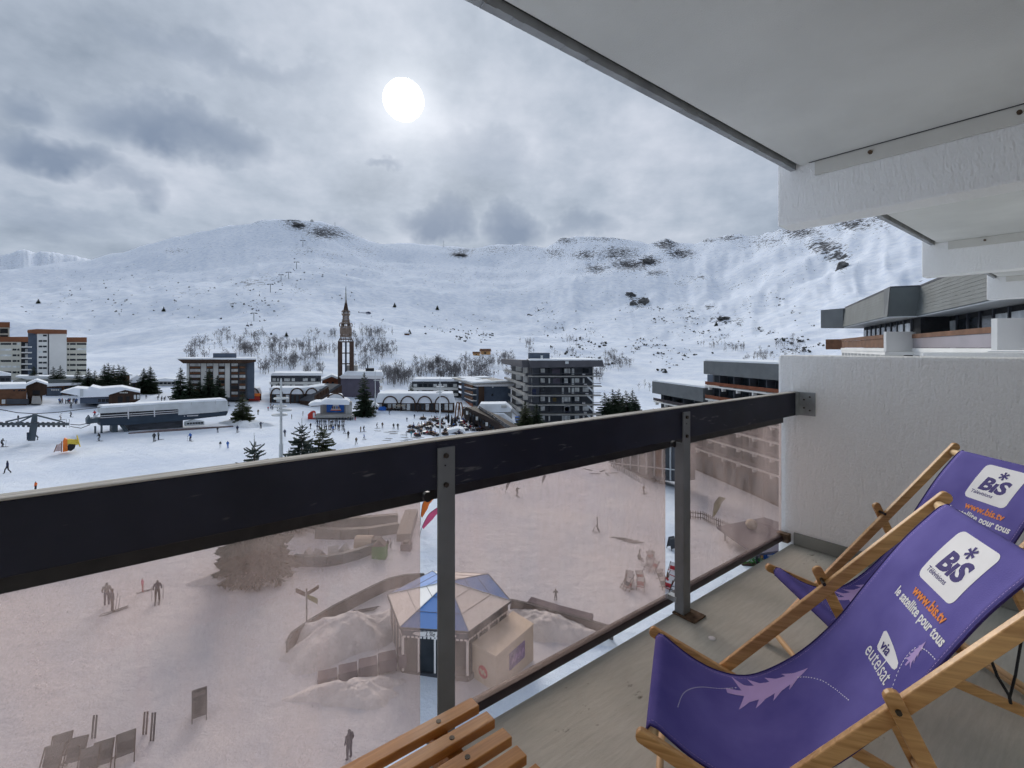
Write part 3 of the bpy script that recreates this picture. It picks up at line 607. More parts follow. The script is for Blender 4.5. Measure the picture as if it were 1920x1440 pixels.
def build_railing():
    R = tag(bal(empty('balcony_railing')), 'navy painted timber balcony railing with tinted glass and grey steel posts', 'railing')
    b = MB(); b.box((-2.6, 1.371, .893), (3.545, 1.415, 1.046))
    me = b.mesh('handrail_board')
    o = link('handrail_board', me, ['board'], R, bevel=.003)
    MB().box((-2.6, 1.369, 1.0465), (3.545, 1.417, 1.052)).build('board_top', 'board_top', R, bevel=.002)
    MB().box((-2.6, 1.455, .833), (3.52, 1.487, .885)).build('top_bar', 'darkmetal', R)
    MB().box((-2.6, 1.452, .020), (3.535, 1.490, .056)).build('bottom_bar', 'bar', R, bevel=.003)
    for u0, u1 in ((-2.6, .757), (.862, 2.160), (2.262, 3.522)):
        MB().box((u0, 1.468, .048), (u1, 1.475, .86)).build('glass_pane', 'tglass', R)
    for k, (u0, u1) in enumerate(((.766, .830), (2.158, 2.220))):
        p = MB().box((u0, 1.362, .0), (u1, 1.3695, 1.026))
        if k == 0: p.box((u1 - .006, 1.3695, 0), (u1, 1.41, .86))
        else: p.box((u0, 1.3695, 0), (u0 + .006, 1.413, .872))
        p = p.build('post', 'steel', R, bevel=.0015)
        um = (u0 + u1) / 2
        for z in (1.0, .905):
            MB().tube([(um - .004, 1.362, z), (um - .004, 1.354, z)], .0085, 8).build('bolt', 'screw', p)
        MB().tube([(um - .006, 1.362, .968), (um - .006, 1.360, .968)], .003, 8).build('screw_hole', 'darkmetal', p)
        MB().box((u0 - .012, 1.295, .001), (u1 + .03, 1.42, .010)).build('base_plate', 'rust', p, bevel=.002)
        MB().box((u0 - .004 if k else u0 - .02, 1.40, .058), (u0 + .03, 1.452, .085)).build('clamp', 'galv', p, bevel=.002)
        MB().tube([(u0 - .012, 1.42, .862), (u0 - .012, 1.405, .862)], .017, 10).build('glass_clamp', 'darkmetal', p)
    br = MB().box((3.552, 1.268, .893), (3.5595, 1.37, 1.05)).box((3.50, 1.363, .893), (3.5595, 1.3705, 1.05)).build('wall_bracket', 'galv', R, bevel=.0015)
    for n, z in ((1.30, 1.02), (1.30, .93), (1.335, 1.0), (1.335, .945)): MB().tube([(3.552, n, z), (3.546, n, z)], .006, 8).build('bolt', 'screw', br)
    MB().box((3.505, 1.42, .012), (3.557, 1.495, .07)).build('end_clamp', 'rust', R, bevel=.003)
build_railing()

# ------------------------------------------------------------------ deck chairs (local: x to the back, y to the chair's right, z up; origin under the front bar)
PROF = [(-.013, .338), (-.019, .352), (-.012, .368), (.004, .373), (.05, .345), (.11, .312), (.19, .288), (.28, .292), (.37, .342), (.46, .420), (.55, .528), (.64, .668), (.72, .786), (.79, .870), (.822, .902), (.838, .905), (.848, .892)]
def catmull(P, n):
    out = []
    for i in range(len(P) - 1):
        p0 = P[max(i - 1, 0)]; p1 = P[i]; p2 = P[i + 1]; p3 = P[min(i + 2, len(P) - 1)]
        for k in range(n):
            t = k / n
            out.append(tuple(.5 * (2 * b + (c - a) * t + (2 * a - 5 * b + 4 * c - d) * t * t + (3 * b - a - 3 * c + d) * t ** 3) for a, b, c, d in zip(p0, p1, p2, p3)))
    out.append(P[-1]); return out
SL = catmull(PROF, 6)
CUM = [0.0]
for i in range(1, len(SL)): CUM.append(CUM[-1] + math.dist(SL[i], SL[i - 1]))
SLEN = CUM[-1]; SW = .445
def sling(s, v, off=0.0):
    """s across from the chair's right edge, v down from the top edge; returns a point lifted off the cloth by off"""
    a = SLEN - v
    i = int(np.searchsorted(CUM, a)); i = min(max(i, 1), len(CUM) - 1)
    w = (a - CUM[i - 1]) / (CUM[i] - CUM[i - 1])
    x = SL[i - 1][0] * (1 - w) + SL[i][0] * w; z = SL[i - 1][1] * (1 - w) + SL[i][1] * w
    dx, dz = SL[i][0] - SL[i - 1][0], SL[i][1] - SL[i - 1][1]; l = math.hypot(dx, dz)
    nx, nz = -dz / l, dx / l
    belly = math.sin(math.pi * min(max(s / SW, 0), 1)) * math.sin(math.pi * min(max((a - .06) / (SLEN - .12), 0), 1)) ** 2
    wave = .0022 * math.sin(s * 34 + 1.3) * math.sin(a * 9) * belly
    cr = math.sin(a * 21 + 3.1 * math.sin(s * 11)) * math.sin(s * 17 + a * 5)
    wave += .0013 * cr * min(1, belly * 2.5)
    off = off - .016 * belly + wave
    return Vector((x + nx * off, SW / 2 - s, z + nz * off))
def flat_print(parent, name, poly, mat, off=.0022, seg=.02):
    """filled outline in (s, v), cut fine enough to follow the cloth"""
    bm = bmesh.new(); vs = [bm.verts.new((a, b, 0)) for a, b in poly]
    f = bm.faces.new(vs); f.normal_update()
    bmesh.ops.triangulate(bm, faces=[f])
    lo = [min(p[i] for p in poly) for i in (0, 1)]; hi = [max(p[i] for p in poly) for i in (0, 1)]
    for ax in (0, 1):
        c = lo[ax] + seg
        while c < hi[ax]:
            no = [0, 0, 0]; no[ax] = 1; co = [0, 0, 0]; co[ax] = c
            bmesh.ops.bisect_plane(bm, geom=bm.verts[:] + bm.edges[:] + bm.faces[:], plane_co=co, plane_no=no); c += seg
    bm.verts.index_update()
    V_ = [sling(v.co.x, v.co.y, off) for v in bm.verts]; F_ = [tuple(v.index for v in f.verts) for f in bm.faces]; bm.free()
    return MB().add(V_, F_).build(name, mat, parent, recalc=False)
def sling_text(parent, name, s, size, mat, s0, v0, ang=0.0, bold=0.0, shear=0.0, align='CENTER', off=.0025, sx=1.0):
    ca, sa = math.cos(ang), math.sin(ang)
    def P(x, y):
        x *= sx
        return sling(s0 + x * ca + y * sa, v0 - y * ca + x * sa, off)
    return text_on(parent, name, s, size, mat, P, bold, shear, align, .009)
def rounded(cx, cy, w, h, r, n=5, tl=0.0):
    P = []
    for qx, qy, a0 in ((1, 1, 0), (-1, 1, 90), (-1, -1, 180), (1, -1, 270)):
        for k in range(n + 1):
            a = rad(a0 + 90 * k / n); P.append((cx + qx * (w / 2 - r) + r * math.cos(a), cy + qy * (h / 2 - r) + r * math.sin(a) + tl * (qx * (w / 2))))
    return P
FIR = [(0, 1), (.10, .80), (.26, .64), (.14, .68), (.20, .54), (.37, .39), (.19, .44), (.25, .30), (.46, .14), (.22, .21), (.26, .08), (.52, -.08), (.08, .03), (.075, -.19)]
FIR = FIR + [(-x * .95, y - .02) for x, y in reversed(FIR[1:])]
def fir_print(parent, name, s0, v0, size, ang, mat):
    ca, sa = math.cos(ang), math.sin(ang)
    flat_print(parent, name, [(s0 + (x * .66 * ca - y * sa) * size, v0 - (x * .66 * sa + y * ca) * size) for x, y in FIR], mat)
def dotted(parent, pts, mat='pwhite', step=.0085, r=.0011):
    b = MB(); acc = 0.0; P = catmull(pts, 14)
    for i in range(1, len(P)):
        acc += math.dist(P[i], P[i - 1])
        if acc >= step:
            acc = 0; d = ((P[i][0] - P[i - 1][0]), (P[i][1] - P[i - 1][1])); l = math.hypot(*d); d = (d[0] / l * .0026, d[1] / l * .0026); q = (-d[1] / .0026 * r, d[0] / .0026 * r)
            c = P[i]
            b.add([sling(c[0] - d[0] - q[0], c[1] - d[1] - q[1], .003), sling(c[0] + d[0] - q[0], c[1] + d[1] - q[1], .003), sling(c[0] + d[0] + q[0], c[1] + d[1] + q[1], .003), sling(c[0] - d[0] + q[0], c[1] - d[1] + q[1], .003)], [(0, 1, 2, 3)])
    b.build('dotted_line', mat, parent, recalc=False)
def build_chair(label, loc, yaw, cord):
    C = thing('deck_chair', label, 'deck chair', loc, yaw, 'violet deck chairs on the balcony')
    C.scale = (.94, .945, .995)
    def railbar(name, y, a, b, w=.020, h=.035):
        # rounded-end flat timber
        a = Vector((a[0], 0, a[1])); b = Vector((b[0], 0, b[1])); d = (b - a).normalized(); n = Vector((-d.z, 0, d.x)); P = []
        for q, sg in ((b, 1), (a, -1)):
            for k in range(7):
                t = rad(-90 + 30 * k) * 1.0
                c = q - d * sg * (h / 2); P.append(c + d * sg * math.cos(t) * h / 2 * .8 + n * sg * math.sin(t) * h / 2)
        P = [Vector((p.x, y - w / 2, p.z)) for p in P]
        return MB().prism(P, (0, w, 0)).build(name, 'cwood', C, bevel=.0035)
    for s in (1, -1):
        railbar('long_rail', .288 * s, (-.052, -.004), (.868, .925))
        railbar('seat_rail', .252 * s, (-.045, .368), (.895, -.002))
        p = railbar('prop_arm', .318 * s, (.505, .645), (.80, .055), .018, .034)
        MB().tube([(.522, .333 * s, .606), (.522, .270 * s, .606)], .006, 8).build('pivot_bolt', 'screw', p)
        MB().tube([(.232, .302 * s, .262), (.232, .236 * s, .262)], .006, 8).build('pivot_bolt', 'screw', C)
    for nm, x, z, r, hw in (('front_bar', 0, .352, .015, .252), ('top_bar', .834, .886, .0155, .276), ('foot_bar', .005, .058, .012, .276), ('rear_bar', .855, .026, .013, .24), ('prop_bar', .782, .092, .012, .306)):
        MB().tube([(x, -hw, z), (x, hw, z)], r, 12).build(nm, 'dowel', C, smooth=True)
    ns, nv = 18, len(SL) * 1
    g = MB(); V_ = []
    nv = 90
    for j in range(nv + 1):
        for i in range(ns + 1): V_.append(sling(SW * i / ns, SLEN * j / nv))
    g.add(V_, [(j * (ns + 1) + i, j * (ns + 1) + i + 1, (j + 1) * (ns + 1) + i + 1, (j + 1) * (ns + 1) + i) for j in range(nv) for i in range(ns)])
    S = g.build('canvas_sling', 'canvas', C, smooth=True, recalc=False)
    md = S.modifiers.new('solid', 'SOLIDIFY'); md.thickness = .0025; md.offset = 0
    for s in (.0, SW):
        e = MB()
        e.tube([sling(s, v * SLEN / 60, 0) for v in range(61)], .0032, 6); e.build('edge_hem', 'hem', S, smooth=True)
    for s in (.014, SW - .014):
        e = MB()
        for k in range(120):
            v = .03 + (SLEN - .06) * k / 120
            e.add([sling(s - .0006, v, .0016), sling(s + .0006, v, .0016), sling(s + .0006, v + .006, .0016), sling(s - .0006, v + .006, .0016)], [(0, 1, 2, 3)])
        e.build('stitching', 'plilac', S, recalc=False)
    pc = .252
    flat_print(S, 'logo_panel', rounded(pc, .144, .182, .165, .02), 'pwhite', .0022)
    sling_text(S, 'logo_lettering', 'B\u0131S', .080, 'pviolet', pc - .002, .176, bold=.0036, shear=.12, sx=1.12)
    for k in range(3):     # star above the i
        a = rad(20 + 60 * k); dx, dy = math.cos(a) * .019, math.sin(a) * .019; ox, oy = -math.sin(a) * .0045, math.cos(a) * .0045; u0, w0 = pc + .008, .098
        flat_print(S, 'logo_star', [(u0 + dx + ox, w0 + dy + oy), (u0 + ox * .5, w0 + oy * .5), (u0 - dx + ox, w0 - dy + oy), (u0 - dx - ox, w0 - dy - oy), (u0 - ox * .5, w0 - oy * .5), (u0 + dx - ox, w0 + dy - oy)], 'pviolet', .0028 + .0002 * k)
    sling_text(S, 'small_lettering', 'T\u00e9l\u00e9visions', .0215, 'pviolet', pc - .026, .201, bold=.0003, shear=.1)
    sling_text(S, 'web_address', 'www.bis.tv', .040, 'porange', .278, .272, bold=.001, sx=.95)
    sling_text(S, 'slogan', 'le satellite pour tous', .0385, 'pwhite', .272, .309, bold=.001, sx=.86)
    flat_print(S, 'wedge_panel', [(.200, .402), (.207, .395), (.219, .396), (.322, .418), (.331, .428), (.327, .437), (.314, .441), (.222, .448), (.211, .443)], 'pwhite')
    sling_text(S, 'wedge_lettering', 'via', .040, 'pviolet', .243, .438, bold=.0008, shear=.1, off=.003)
    sling_text(S, 'operator_name', 'eutelsat', .058, 'pwhite', .182, .484, bold=.0002, align='LEFT', sx=.84)
    fir_print(S, 'small_fir_print', .352, .392, .066, rad(-6), 'plilac')
    fir_print(S, 'large_fir_print', .085, .885, .225, rad(2), 'plilac')
    dotted(S, [(.43, .335), (.39, .338), (.36, .345)])
    dotted(S, [(.345, .35), (.335, .39), (.345, .43), (.37, .47)])
    dotted(S, [(.29, .585), (.25, .598), (.20, .615), (.15, .638), (.11, .672), (.09, .70)])
    dotted(S, [(.06, .89), (.085, .94), (.12, 1.0), (.17, 1.045), (.23, 1.075), (.30, 1.09)])
    if cord:
        MB().tube([(.70, -.275, .735), (.715, -.275, .69), (.735, -.275, .655), (.737, -.275, .64)], .003, 6).build('cord', 'cord', C)
        MB().tube([(.757, -.275, .79), (.745, -.275, .70), (.735, -.275, .65)], .0025, 6).build('cord', 'cord', C)
    return C
build_chair('nearer violet canvas deck chair, its full print facing the viewer', (.437, 1.444, FLOOR_Z), rad(-20), True)
build_chair('farther violet canvas deck chair, half hidden, against the white wall', (1.172, 1.927, FLOOR_Z), rad(-3), False)

def build_table():
    T = tag(bal(empty('slatted_table')), 'low table of varnished teak slats beside the railing', 'table')
    for n in (1.022, .960, .894, .834, .772, .71, .648, .586):
        s = MB().box((-.10, n - .019, .428), (.687 - random.uniform(0, .006), n + .017, .450)).build('slat', 'twood', T, bevel=.002)
        for u in (.575, .02): MB().tube([(u, n - .002, .4495), (u, n - .002, .4512)], .0065, 8).build('screw', 'screw', s)
    for u in (.575, .02): MB().box((u - .02, .57, .385), (u + .02, 1.035, .4235)).build('batten', 'twood', T, bevel=.003)
    for u in (.575, .02):
        for n in (.60, 1.00): MB().box((u - .018, n - .018, 0), (u + .018, n + .018, .385)).build('leg', 'twood', T, bevel=.003)
build_table()
p = bpt(0, 0); q = ray(1335, 1197) * (1.348 / -ray(1335, 1197).z)
cap = MB(); cap.tube([(0, 0, 0), (0, 0, .003), (0, 0, .006)], [.016, .0165, .012], 16)
cap = cap.build('bottle_cap', 'pwhite', smooth=False); cap.location = (q.x, q.y, FLOOR_Z + .001); tag(cap, 'small pale cap lying on the balcony floor between rail and chairs', 'cap')

# ------------------------------------------------------------------ buildings, measured on vertical planes that stand on the valley floor
class Bld:
    """a building whose pieces are measured in photograph pixels on a vertical plane through two ground points (px, depth)"""
    def __init__(s, name, label, cat, p0, p1, base_py, group=None):
        mid = (p0[0] + p1[0]) / 2
        g = gp(mid, base_py).y; k = min(max(g / ((p0[1] + p1[1]) / 2), .85), 1.3)
        p0 = (p0[0], p0[1] * k); p1 = (p1[0], p1[1] * k); s.k = k
        if abs(p0[1] - p1[1]) < 7 and p1[0] < 940:         # turn the front square to the line of sight at its right end
            r = (p1[0] - CX) / F; q = (p0[0] - CX) / F; u = Vector((1, -r)).normalized()
            sd = p1[1] * (r - q) / (u.x - q * u.y); p0 = (p0[0], p1[1] - sd * u.y)
        s.set(p0, p1)
        s.root = thing(name, label, cat, s.W((p0[0] + p1[0]) / 2, base_py, 0), 0, group)
        s.o = Vector(s.root.location)
    def set(s, p0, p1):
        a = ray(p0[0], HY) * p0[1]; b = ray(p1[0], HY) * p1[1]; a.z = b.z = 0
        s.a = a; s.u = (b - a).normalized(); s.n = Vector((-s.u.y, s.u.x, 0))
        if s.n.y < 0: s.n = -s.n
    def W(s, px, py, off=0.0):
        r = ray(px, py); t = s.a.dot(s.n) / r.dot(s.n); return r * t + s.n * off
    def L(s, px, py, off=0.0): return s.W(px, py, off) - s.o
    def box(s, name, px0, py0, px1, py1, mat, d0=0.0, d1=1.0, parent=None):
        A, B, C, D = s.L(px0, py1), s.L(px1, py1), s.L(px1, py0), s.L(px0, py0)
        o0, o1 = s.n * d0, s.n * d1
        return MB().hexa([A + o0, B + o0, B + o1, A + o1, D + o0, C + o0, C + o1, D + o1]).build(name, mat, parent or s.root)
    def poly(s, name, pts, mat, d0=0.0, d1=1.0, parent=None):
        P = [s.L(*p) + s.n * d0 for p in pts]
        return MB().prism(P, s.n * (d1 - d0)).build(name, mat, parent or s.root)
    def rows(s, rows, spans, h, mat='wglass', d0=-.06, d1=.12, name='window', frame=False, jitter=0, parent=None):
        for i, y in enumerate(rows):
            for k, (a, b) in enumerate(spans):
                mt = mat
                if jitter and random.random() < jitter: mt = 'cglass'
                s.box(name, a, y, b, y + h, mt, d0, d1, parent)
    def arc(s, name, cx, base, rx, ry, mat, d, t=.35, parent=None, n=12):
        P = [s.L(cx + rx * math.cos(a), base - ry * math.sin(a), d) for a in [math.pi * k / n for k in range(n + 1)]]
        return MB().tube(P, t, 6).build(name, mat, parent or s.root)
def splits(a, b, n, gap=.18):
    w = (b - a) / n; return [(a + w * i + w * gap / 2, a + w * (i + 1) - w * gap / 2) for i in range(n)]

# --- left: tall white residences with rust brown tops
b = Bld('apartment_tower', 'tall white tower cut off by the left picture edge, rust brown top', 'building', (-40, 186), (18, 186), 706, 'white residences on the left')
b.box('wall', -40, 612, 18, 712, 'beige', 0, 14); b.box('roof_fascia', -41, 604, 18.5, 614, 'fascia', -.3, 14); b.rows((616, 628, 640), [(-30, -14), (0, 15)], 9, 'dark', name='loggia_shade')  # loggias are flat dark panels, the shade of the openings is their colour
b = Bld('apartment_block', 'white residence with window bands and a column of balconies on its right', 'building', (-45, 166), (60, 166), 708, 'white residences on the left')
b.box('wall', -45, 640, 39.5, 712, 'beige', 0, 14); b.box('side_wall', 39.5, 640, 59.5, 712, 'charcoal', 1.2, 14); b.box('roof_fascia', -46, 631.5, 60, 641, 'fascia', -.35, 14.2)  # behind the balcony column the recess shade is put into the charcoal colour
b.rows((643, 653.6, 664.4, 675, 685.7, 696.4), splits(-44, -4, 4) + [(1, 21), (23.5, 31), (32.5, 36.5)], 3.6, jitter=.25)
for y in (649.5, 660, 670.6, 681.3, 692): b.box('balcony', 40, y, 60, y + 2.2, 'white', -.9, 1.1); b.box('balcony_door', 47, y - 6, 54, y, 'cglass', 1.0, 1.3)
b = Bld('apartment_tower', 'tallest white tower with a blue grey side and rust brown roof band', 'building', (52, 176), (125, 172), 708, 'white residences on the left')
b.box('wall', 69.5, 625, 125, 712, 'white', 0, 15); b.box('side_wall', 52, 622, 69.5, 712, 'slate', .6, 15); b.poly('roof_fascia', [(51.5, 618.5), (69, 617), (125.5, 618.5), (125.5, 626), (69, 626), (51.5, 624)], 'fascia', -.3, 15)
b.rows((627.4, 637.6, 648, 658, 668, 678.3, 688.5, 698.5), [(72.5, 79.5), (80.5, 87.8)], 3.4, jitter=.2); b.box('gap_shade', 89.5, 626, 92, 712, 'charcoal', -.05, .3)  # narrow charcoal strip paints the shade of a gap in the wall
b = Bld('apartment_block', 'white residence nearest the open slope with long dark window bands', 'building', (105, 163), (162.5, 160), 708, 'white residences on the left')
b.box('wall', 110, 641, 162, 712, 'beige', 0, 15); b.box('side_wall', 105, 641, 109.9, 712, 'slate', .4, 15); b.box('roof_fascia', 104.5, 632.5, 162.8, 641.5, 'fascia', -.35, 15.2)
b.rows((643.2, 653, 663, 672.8, 682.6, 692.6), splits(112, 130, 4) + [(131, 142), (143.8, 162.2)], 3.5, jitter=.12)

# --- left: timber shopping chalets
b = Bld('timber_hall', 'long brown timber hall with a snowy roof at the left edge', 'building', (-30, 117), (50, 117), 757, 'timber chalets on the left')
b.box('wall', -30, 727, 50, 760, 'brown', 0, 10); b.poly('roof_snow', [(-31, 721), (48, 719.5), (49.5, 723), (48, 728), (-31, 730)], 'vsnow', -1, 10.4)
b.box('plinth', 12, 748, 54, 758, 'charcoal', -.4, .2); b.rows((731,), [(25, 28), (34, 38), (39, 43), (44, 48)], 2.5, 'dark'); b.box('door', 3, 749, 10, 757, 'cglass', -.1, .2)
b = Bld('grey_annex', 'dark grey annex with snow on its roof above the timber hall', 'building', (-30, 124), (21, 124), 724)
b.box('wall', -30, 704, 21, 726, 'charcoal', 0, 8); b.poly('roof_snow', [(-30, 697), (-2, 696.5), (21, 701.5), (21, 704.5), (-30, 704.5)], 'vsnow', -.5, 8); b.rows((709,), splits(-28, 19, 5), 5)
b = Bld('gabled_entrance', 'gabled timber entrance with a snowy porch between the halls', 'building', (49, 115), (90, 115), 756, 'timber chalets on the left')
b.poly('wall', [(51, 756), (51, 722), (69, 713), (88, 721), (88, 740), (79, 742), (79, 756)], 'dbrown', 0, 7)
b.poly('roof_snow', [(48.5, 720), (69, 711.5), (90, 718.5), (90, 721.5), (69, 715), (48.5, 723.5)], 'vsnow', -1.2, 7.5); b.box('doorway', 61, 732, 75, 740, 'dark', -.1, .4); b.poly('stair', [(59, 756), (61, 742), (75, 742), (79, 756)], 'concrete', -2.5, -.05)
b = Bld('long_roofed_hall', 'long low shopping hall with a grey green roof strip and snow', 'building', (22, 128), (232, 132), 735, 'timber chalets on the left')
b.box('wall', 88, 722, 230, 740, 'brown', 0, 12); b.poly('roof', [(24, 714), (90, 712), (180, 711), (232, 719), (232, 722), (24, 722)], 'slate3', .2, 12)
b.poly('upper_roof_snow', [(22, 706.5), (60, 707), (178, 707.5), (182, 710.5), (90, 713), (50, 715), (22, 708.5)], 'vsnow', 6, 14); b.poly('lower_roof_snow', [(89, 719), (160, 717), (183, 713), (200, 716), (228, 714), (228, 717.5), (200, 719), (183, 716.5), (160, 721), (89, 724.5)], 'vsnow', -1.0, 5)
b.rows((725,), splits(120, 150, 4) + splits(192, 226, 5), 4); b.box('shop_front', 88, 727, 116, 747, 'slate', -2.2, -.05); b.rows((729,), splits(97, 113, 4, .35), 2.2, 'white', -2.35, -2.21, 'sign_letter')
b = Bld('snowy_pavilion', 'low snow covered pavilion with a gabled timber end facing the slope', 'building', (112, 110), (263, 108), 756, 'timber chalets on the left')
b.box('glazed_wall', 150, 745, 206, 757, 'slate', 0, 9); b.poly('gable_wall', [(204, 757), (204, 741), (235, 731), (263, 737), (263, 749), (248, 757)], 'dbrown', -.4, 7)
b.poly('roof_snow', [(113, 735), (140, 727), (165, 729), (170, 724), (188, 728), (228, 725), (263, 733), (263, 736), (235, 730.5), (204, 740), (204, 743), (150, 745), (146, 741)], 'vsnow', -1.1, 8)
b.rows((748,), splits(183, 205, 3), 6); b.rows((743,), [(221, 230), (237, 243)], 13, 'dark', -.6, -.3, 'door'); b.rows((735,), splits(224, 240, 5, .3), 2, 'white', -.6, -.41, 'sign_letter'); b.rows((740,), [(251, 255), (257, 262)], 8, 'cglass', -.6, -.3); b.box('chimney', 151, 729, 157, 743, 'lgrey', -1.4, -1.2)
b = Bld('timber_turret', 'square brown timber turret with a snow cap behind the pavilion', 'building', (212, 126), (247, 126), 726)
b.box('wall', 213, 703, 243, 727, 'brown', 0, 6); b.poly('roof_snow', [(210, 704), (229, 697.5), (248, 702), (248, 704.5)], 'vsnow', -.8, 7); b.rows((706,), [(217, 222), (233, 238)], 3, 'dark'); b.box('clock_panel', 231, 713, 236, 718, 'whitecloth', -.1, .2)
b = Bld('snowy_chalet', 'small chalet with snow streaked roof between turret and firs', 'building', (244, 134), (272, 134), 728)
b.box('wall', 244, 716, 272, 730, 'dbrown', 0, 6); b.poly('roof_snow', [(242, 714), (258, 703), (275, 712), (275, 716), (242, 718)], 'vsnow', -.8, 7); b.rows((719,), [(248, 253), (262, 267)], 5, 'wglass')
b = Bld('low_terrace_building', 'low pale building between two groups of firs', 'building', (285, 140), (340, 140), 722)
b.box('wall', 288, 714, 338, 724, 'pale', 0, 6); b.poly('roof_snow', [(286, 714.5), (290, 711), (310, 709), (338, 712), (340, 715)], 'vsnow', -.8, 6.5); b.rows((716.5,), splits(291, 336, 6), 4)

# --- hotel with wide flat roof
b = Bld('flat_roofed_hotel', 'white and dark hotel with an overhanging flat roof behind the firs', 'building', (349, 152), (477, 148), 748)
b.box('wall', 350, 680, 463, 750, 'charcoal', 0, 14); b.box('end_wall', 463.2, 678, 477, 748, 'slate', .5, 13)
b.poly('roof', [(334, 673), (480, 673.5), (480, 678), (463, 681), (345, 681)], 'dbrown', -2.0, 16); b.poly('roof_snow', [(334, 671.2), (480, 671.2), (481, 674), (334, 673.4)], 'vsnow', -2.1, 16.2); b.box('roof_house', 398, 662.5, 442, 671, 'slate', 3, 8)
for a, c in ((377, 387), (400, 409.5), (422, 431), (350, 355)): b.box('white_panel', a, 681, c, 745, 'white', -.35, .1)
rowsH = (681.5, 692, 703, 713.5, 724, 734.5)
for y in rowsH:
    for a, c in ((356, 376), (388, 399), (410.5, 421), (434, 446), (449, 460)):
        b.box('window', a, y, c, y + 5, 'cglass' if random.random() < .65 else 'wglass', -.05, .2); b.box('balcony', a, y + 5.6, c, y + 9, 'brown' if random.random() < .6 else 'dbrown', -1.1, 0)

# --- row of low residences behind the arcade
def low_block(label, px0, px1, top, d, rows, win, rail=True, group='low residences behind the arcade'):
    b = Bld('low_residence', label, 'building', (px0, d), (px1, d), 742, group)
    b.box('wall', px0, top + 4, px1, 746, 'charcoal', 0, 12); b.poly('roof_snow', [(px0 - 1, top + 5), (px0 + 4, top), (px1 + 1, top + .5), (px1 + 3, top + 5)], 'vsnow', -1, 13)
    for y in rows:
        for a, c in win: b.box('window', a, y, c, y + 5.2, 'cglass' if random.random() < .6 else 'wglass', -.08, .15)
        if rail: b.box('balcony', px0 - 2, y + 6.4, px1 - 1, y + 11, 'white', -1.2, .05)
    return b
low_block('dark residence with white balcony bands left of the steeple', 508, 602, 699, 150, (709.5, 721), [(511, 517), (519.5, 523), (533, 544), (547, 553), (568, 577), (583, 591), (593.5, 597)])
low_block('dark residence with white balcony band right of the steeple', 772, 860, 710, 158, (720, 731), splits(774, 858, 9, .3))
b = Bld('red_gabled_hall', 'red brown gabled hall beside the violet grey end wall', 'building', (603, 158), (640, 158), 735)
b.poly('wall', [(604, 738), (604, 712), (622, 705), (641, 713), (641, 738)], 'redbrown', 0, 10); b.poly('roof_snow', [(600, 712), (622, 702), (645, 712), (645, 715), (622, 706), (600, 715)], 'vsnow', -1, 11)
b.rows((716,), [(612, 616), (622, 626)], 4)
b = Bld('stepped_roof_hall', 'long stair roofed hall sloping down beside the stage', 'building', (585, 141), (640, 150), 760)
b.poly('wall', [(585, 765), (585, 752), (635, 722), (641, 722), (641, 765)], 'dbrown', 0, 6); b.poly('roof', [(583, 752), (634, 720), (638, 722), (588, 755)], 'charcoal', -.6, 6); b.poly('roof_snow', [(603, 727), (640, 721), (640, 727), (608, 732)], 'vsnow', 4, 10)
for k in range(5): b.poly('rib', [(587 + 5.2 * k, 752 - 3.3 * k), (587 + 5.2 * k, 741 - 3.2 * k), (590.5 + 5.2 * k, 738 - 3.2 * k), (592 + 5.2 * k, 749 - 3.3 * k)], 'dbrown', -1.2, -.65)
b = Bld('violet_grey_block', 'block with a blank violet grey end wall and snowy terrace roof', 'building', (638, 146), (717, 148), 745)
b.box('wall', 639, 709, 712, 748, 'violetgrey', 0, 16); b.poly('roof_edge', [(636, 706), (642, 703.5), (718, 704), (718, 708), (712, 710), (640, 709.5)], 'whitecloth', -1.2, 16); b.poly('roof_snow', [(637, 706), (650, 696), (716, 697), (719, 704)], 'vsnow', -1, 15)
for y in (713, 725.5): b.box('balcony', 711, y, 717, y + 5, 'white', -.8, 6)
b.box('roof_house', 648, 686, 669, 697, 'pale', 5, 10); b.box('roof_plant', 685, 691, 701, 697, 'dark', 3, 6); b.box('vent_pipe', 687.5, 684, 690, 692, 'slate', 4, 4.6)
for x in (713, 716.5): b.box('roof_mast', x, 678, x + .7, 700, 'lgrey', 6, 6.2)

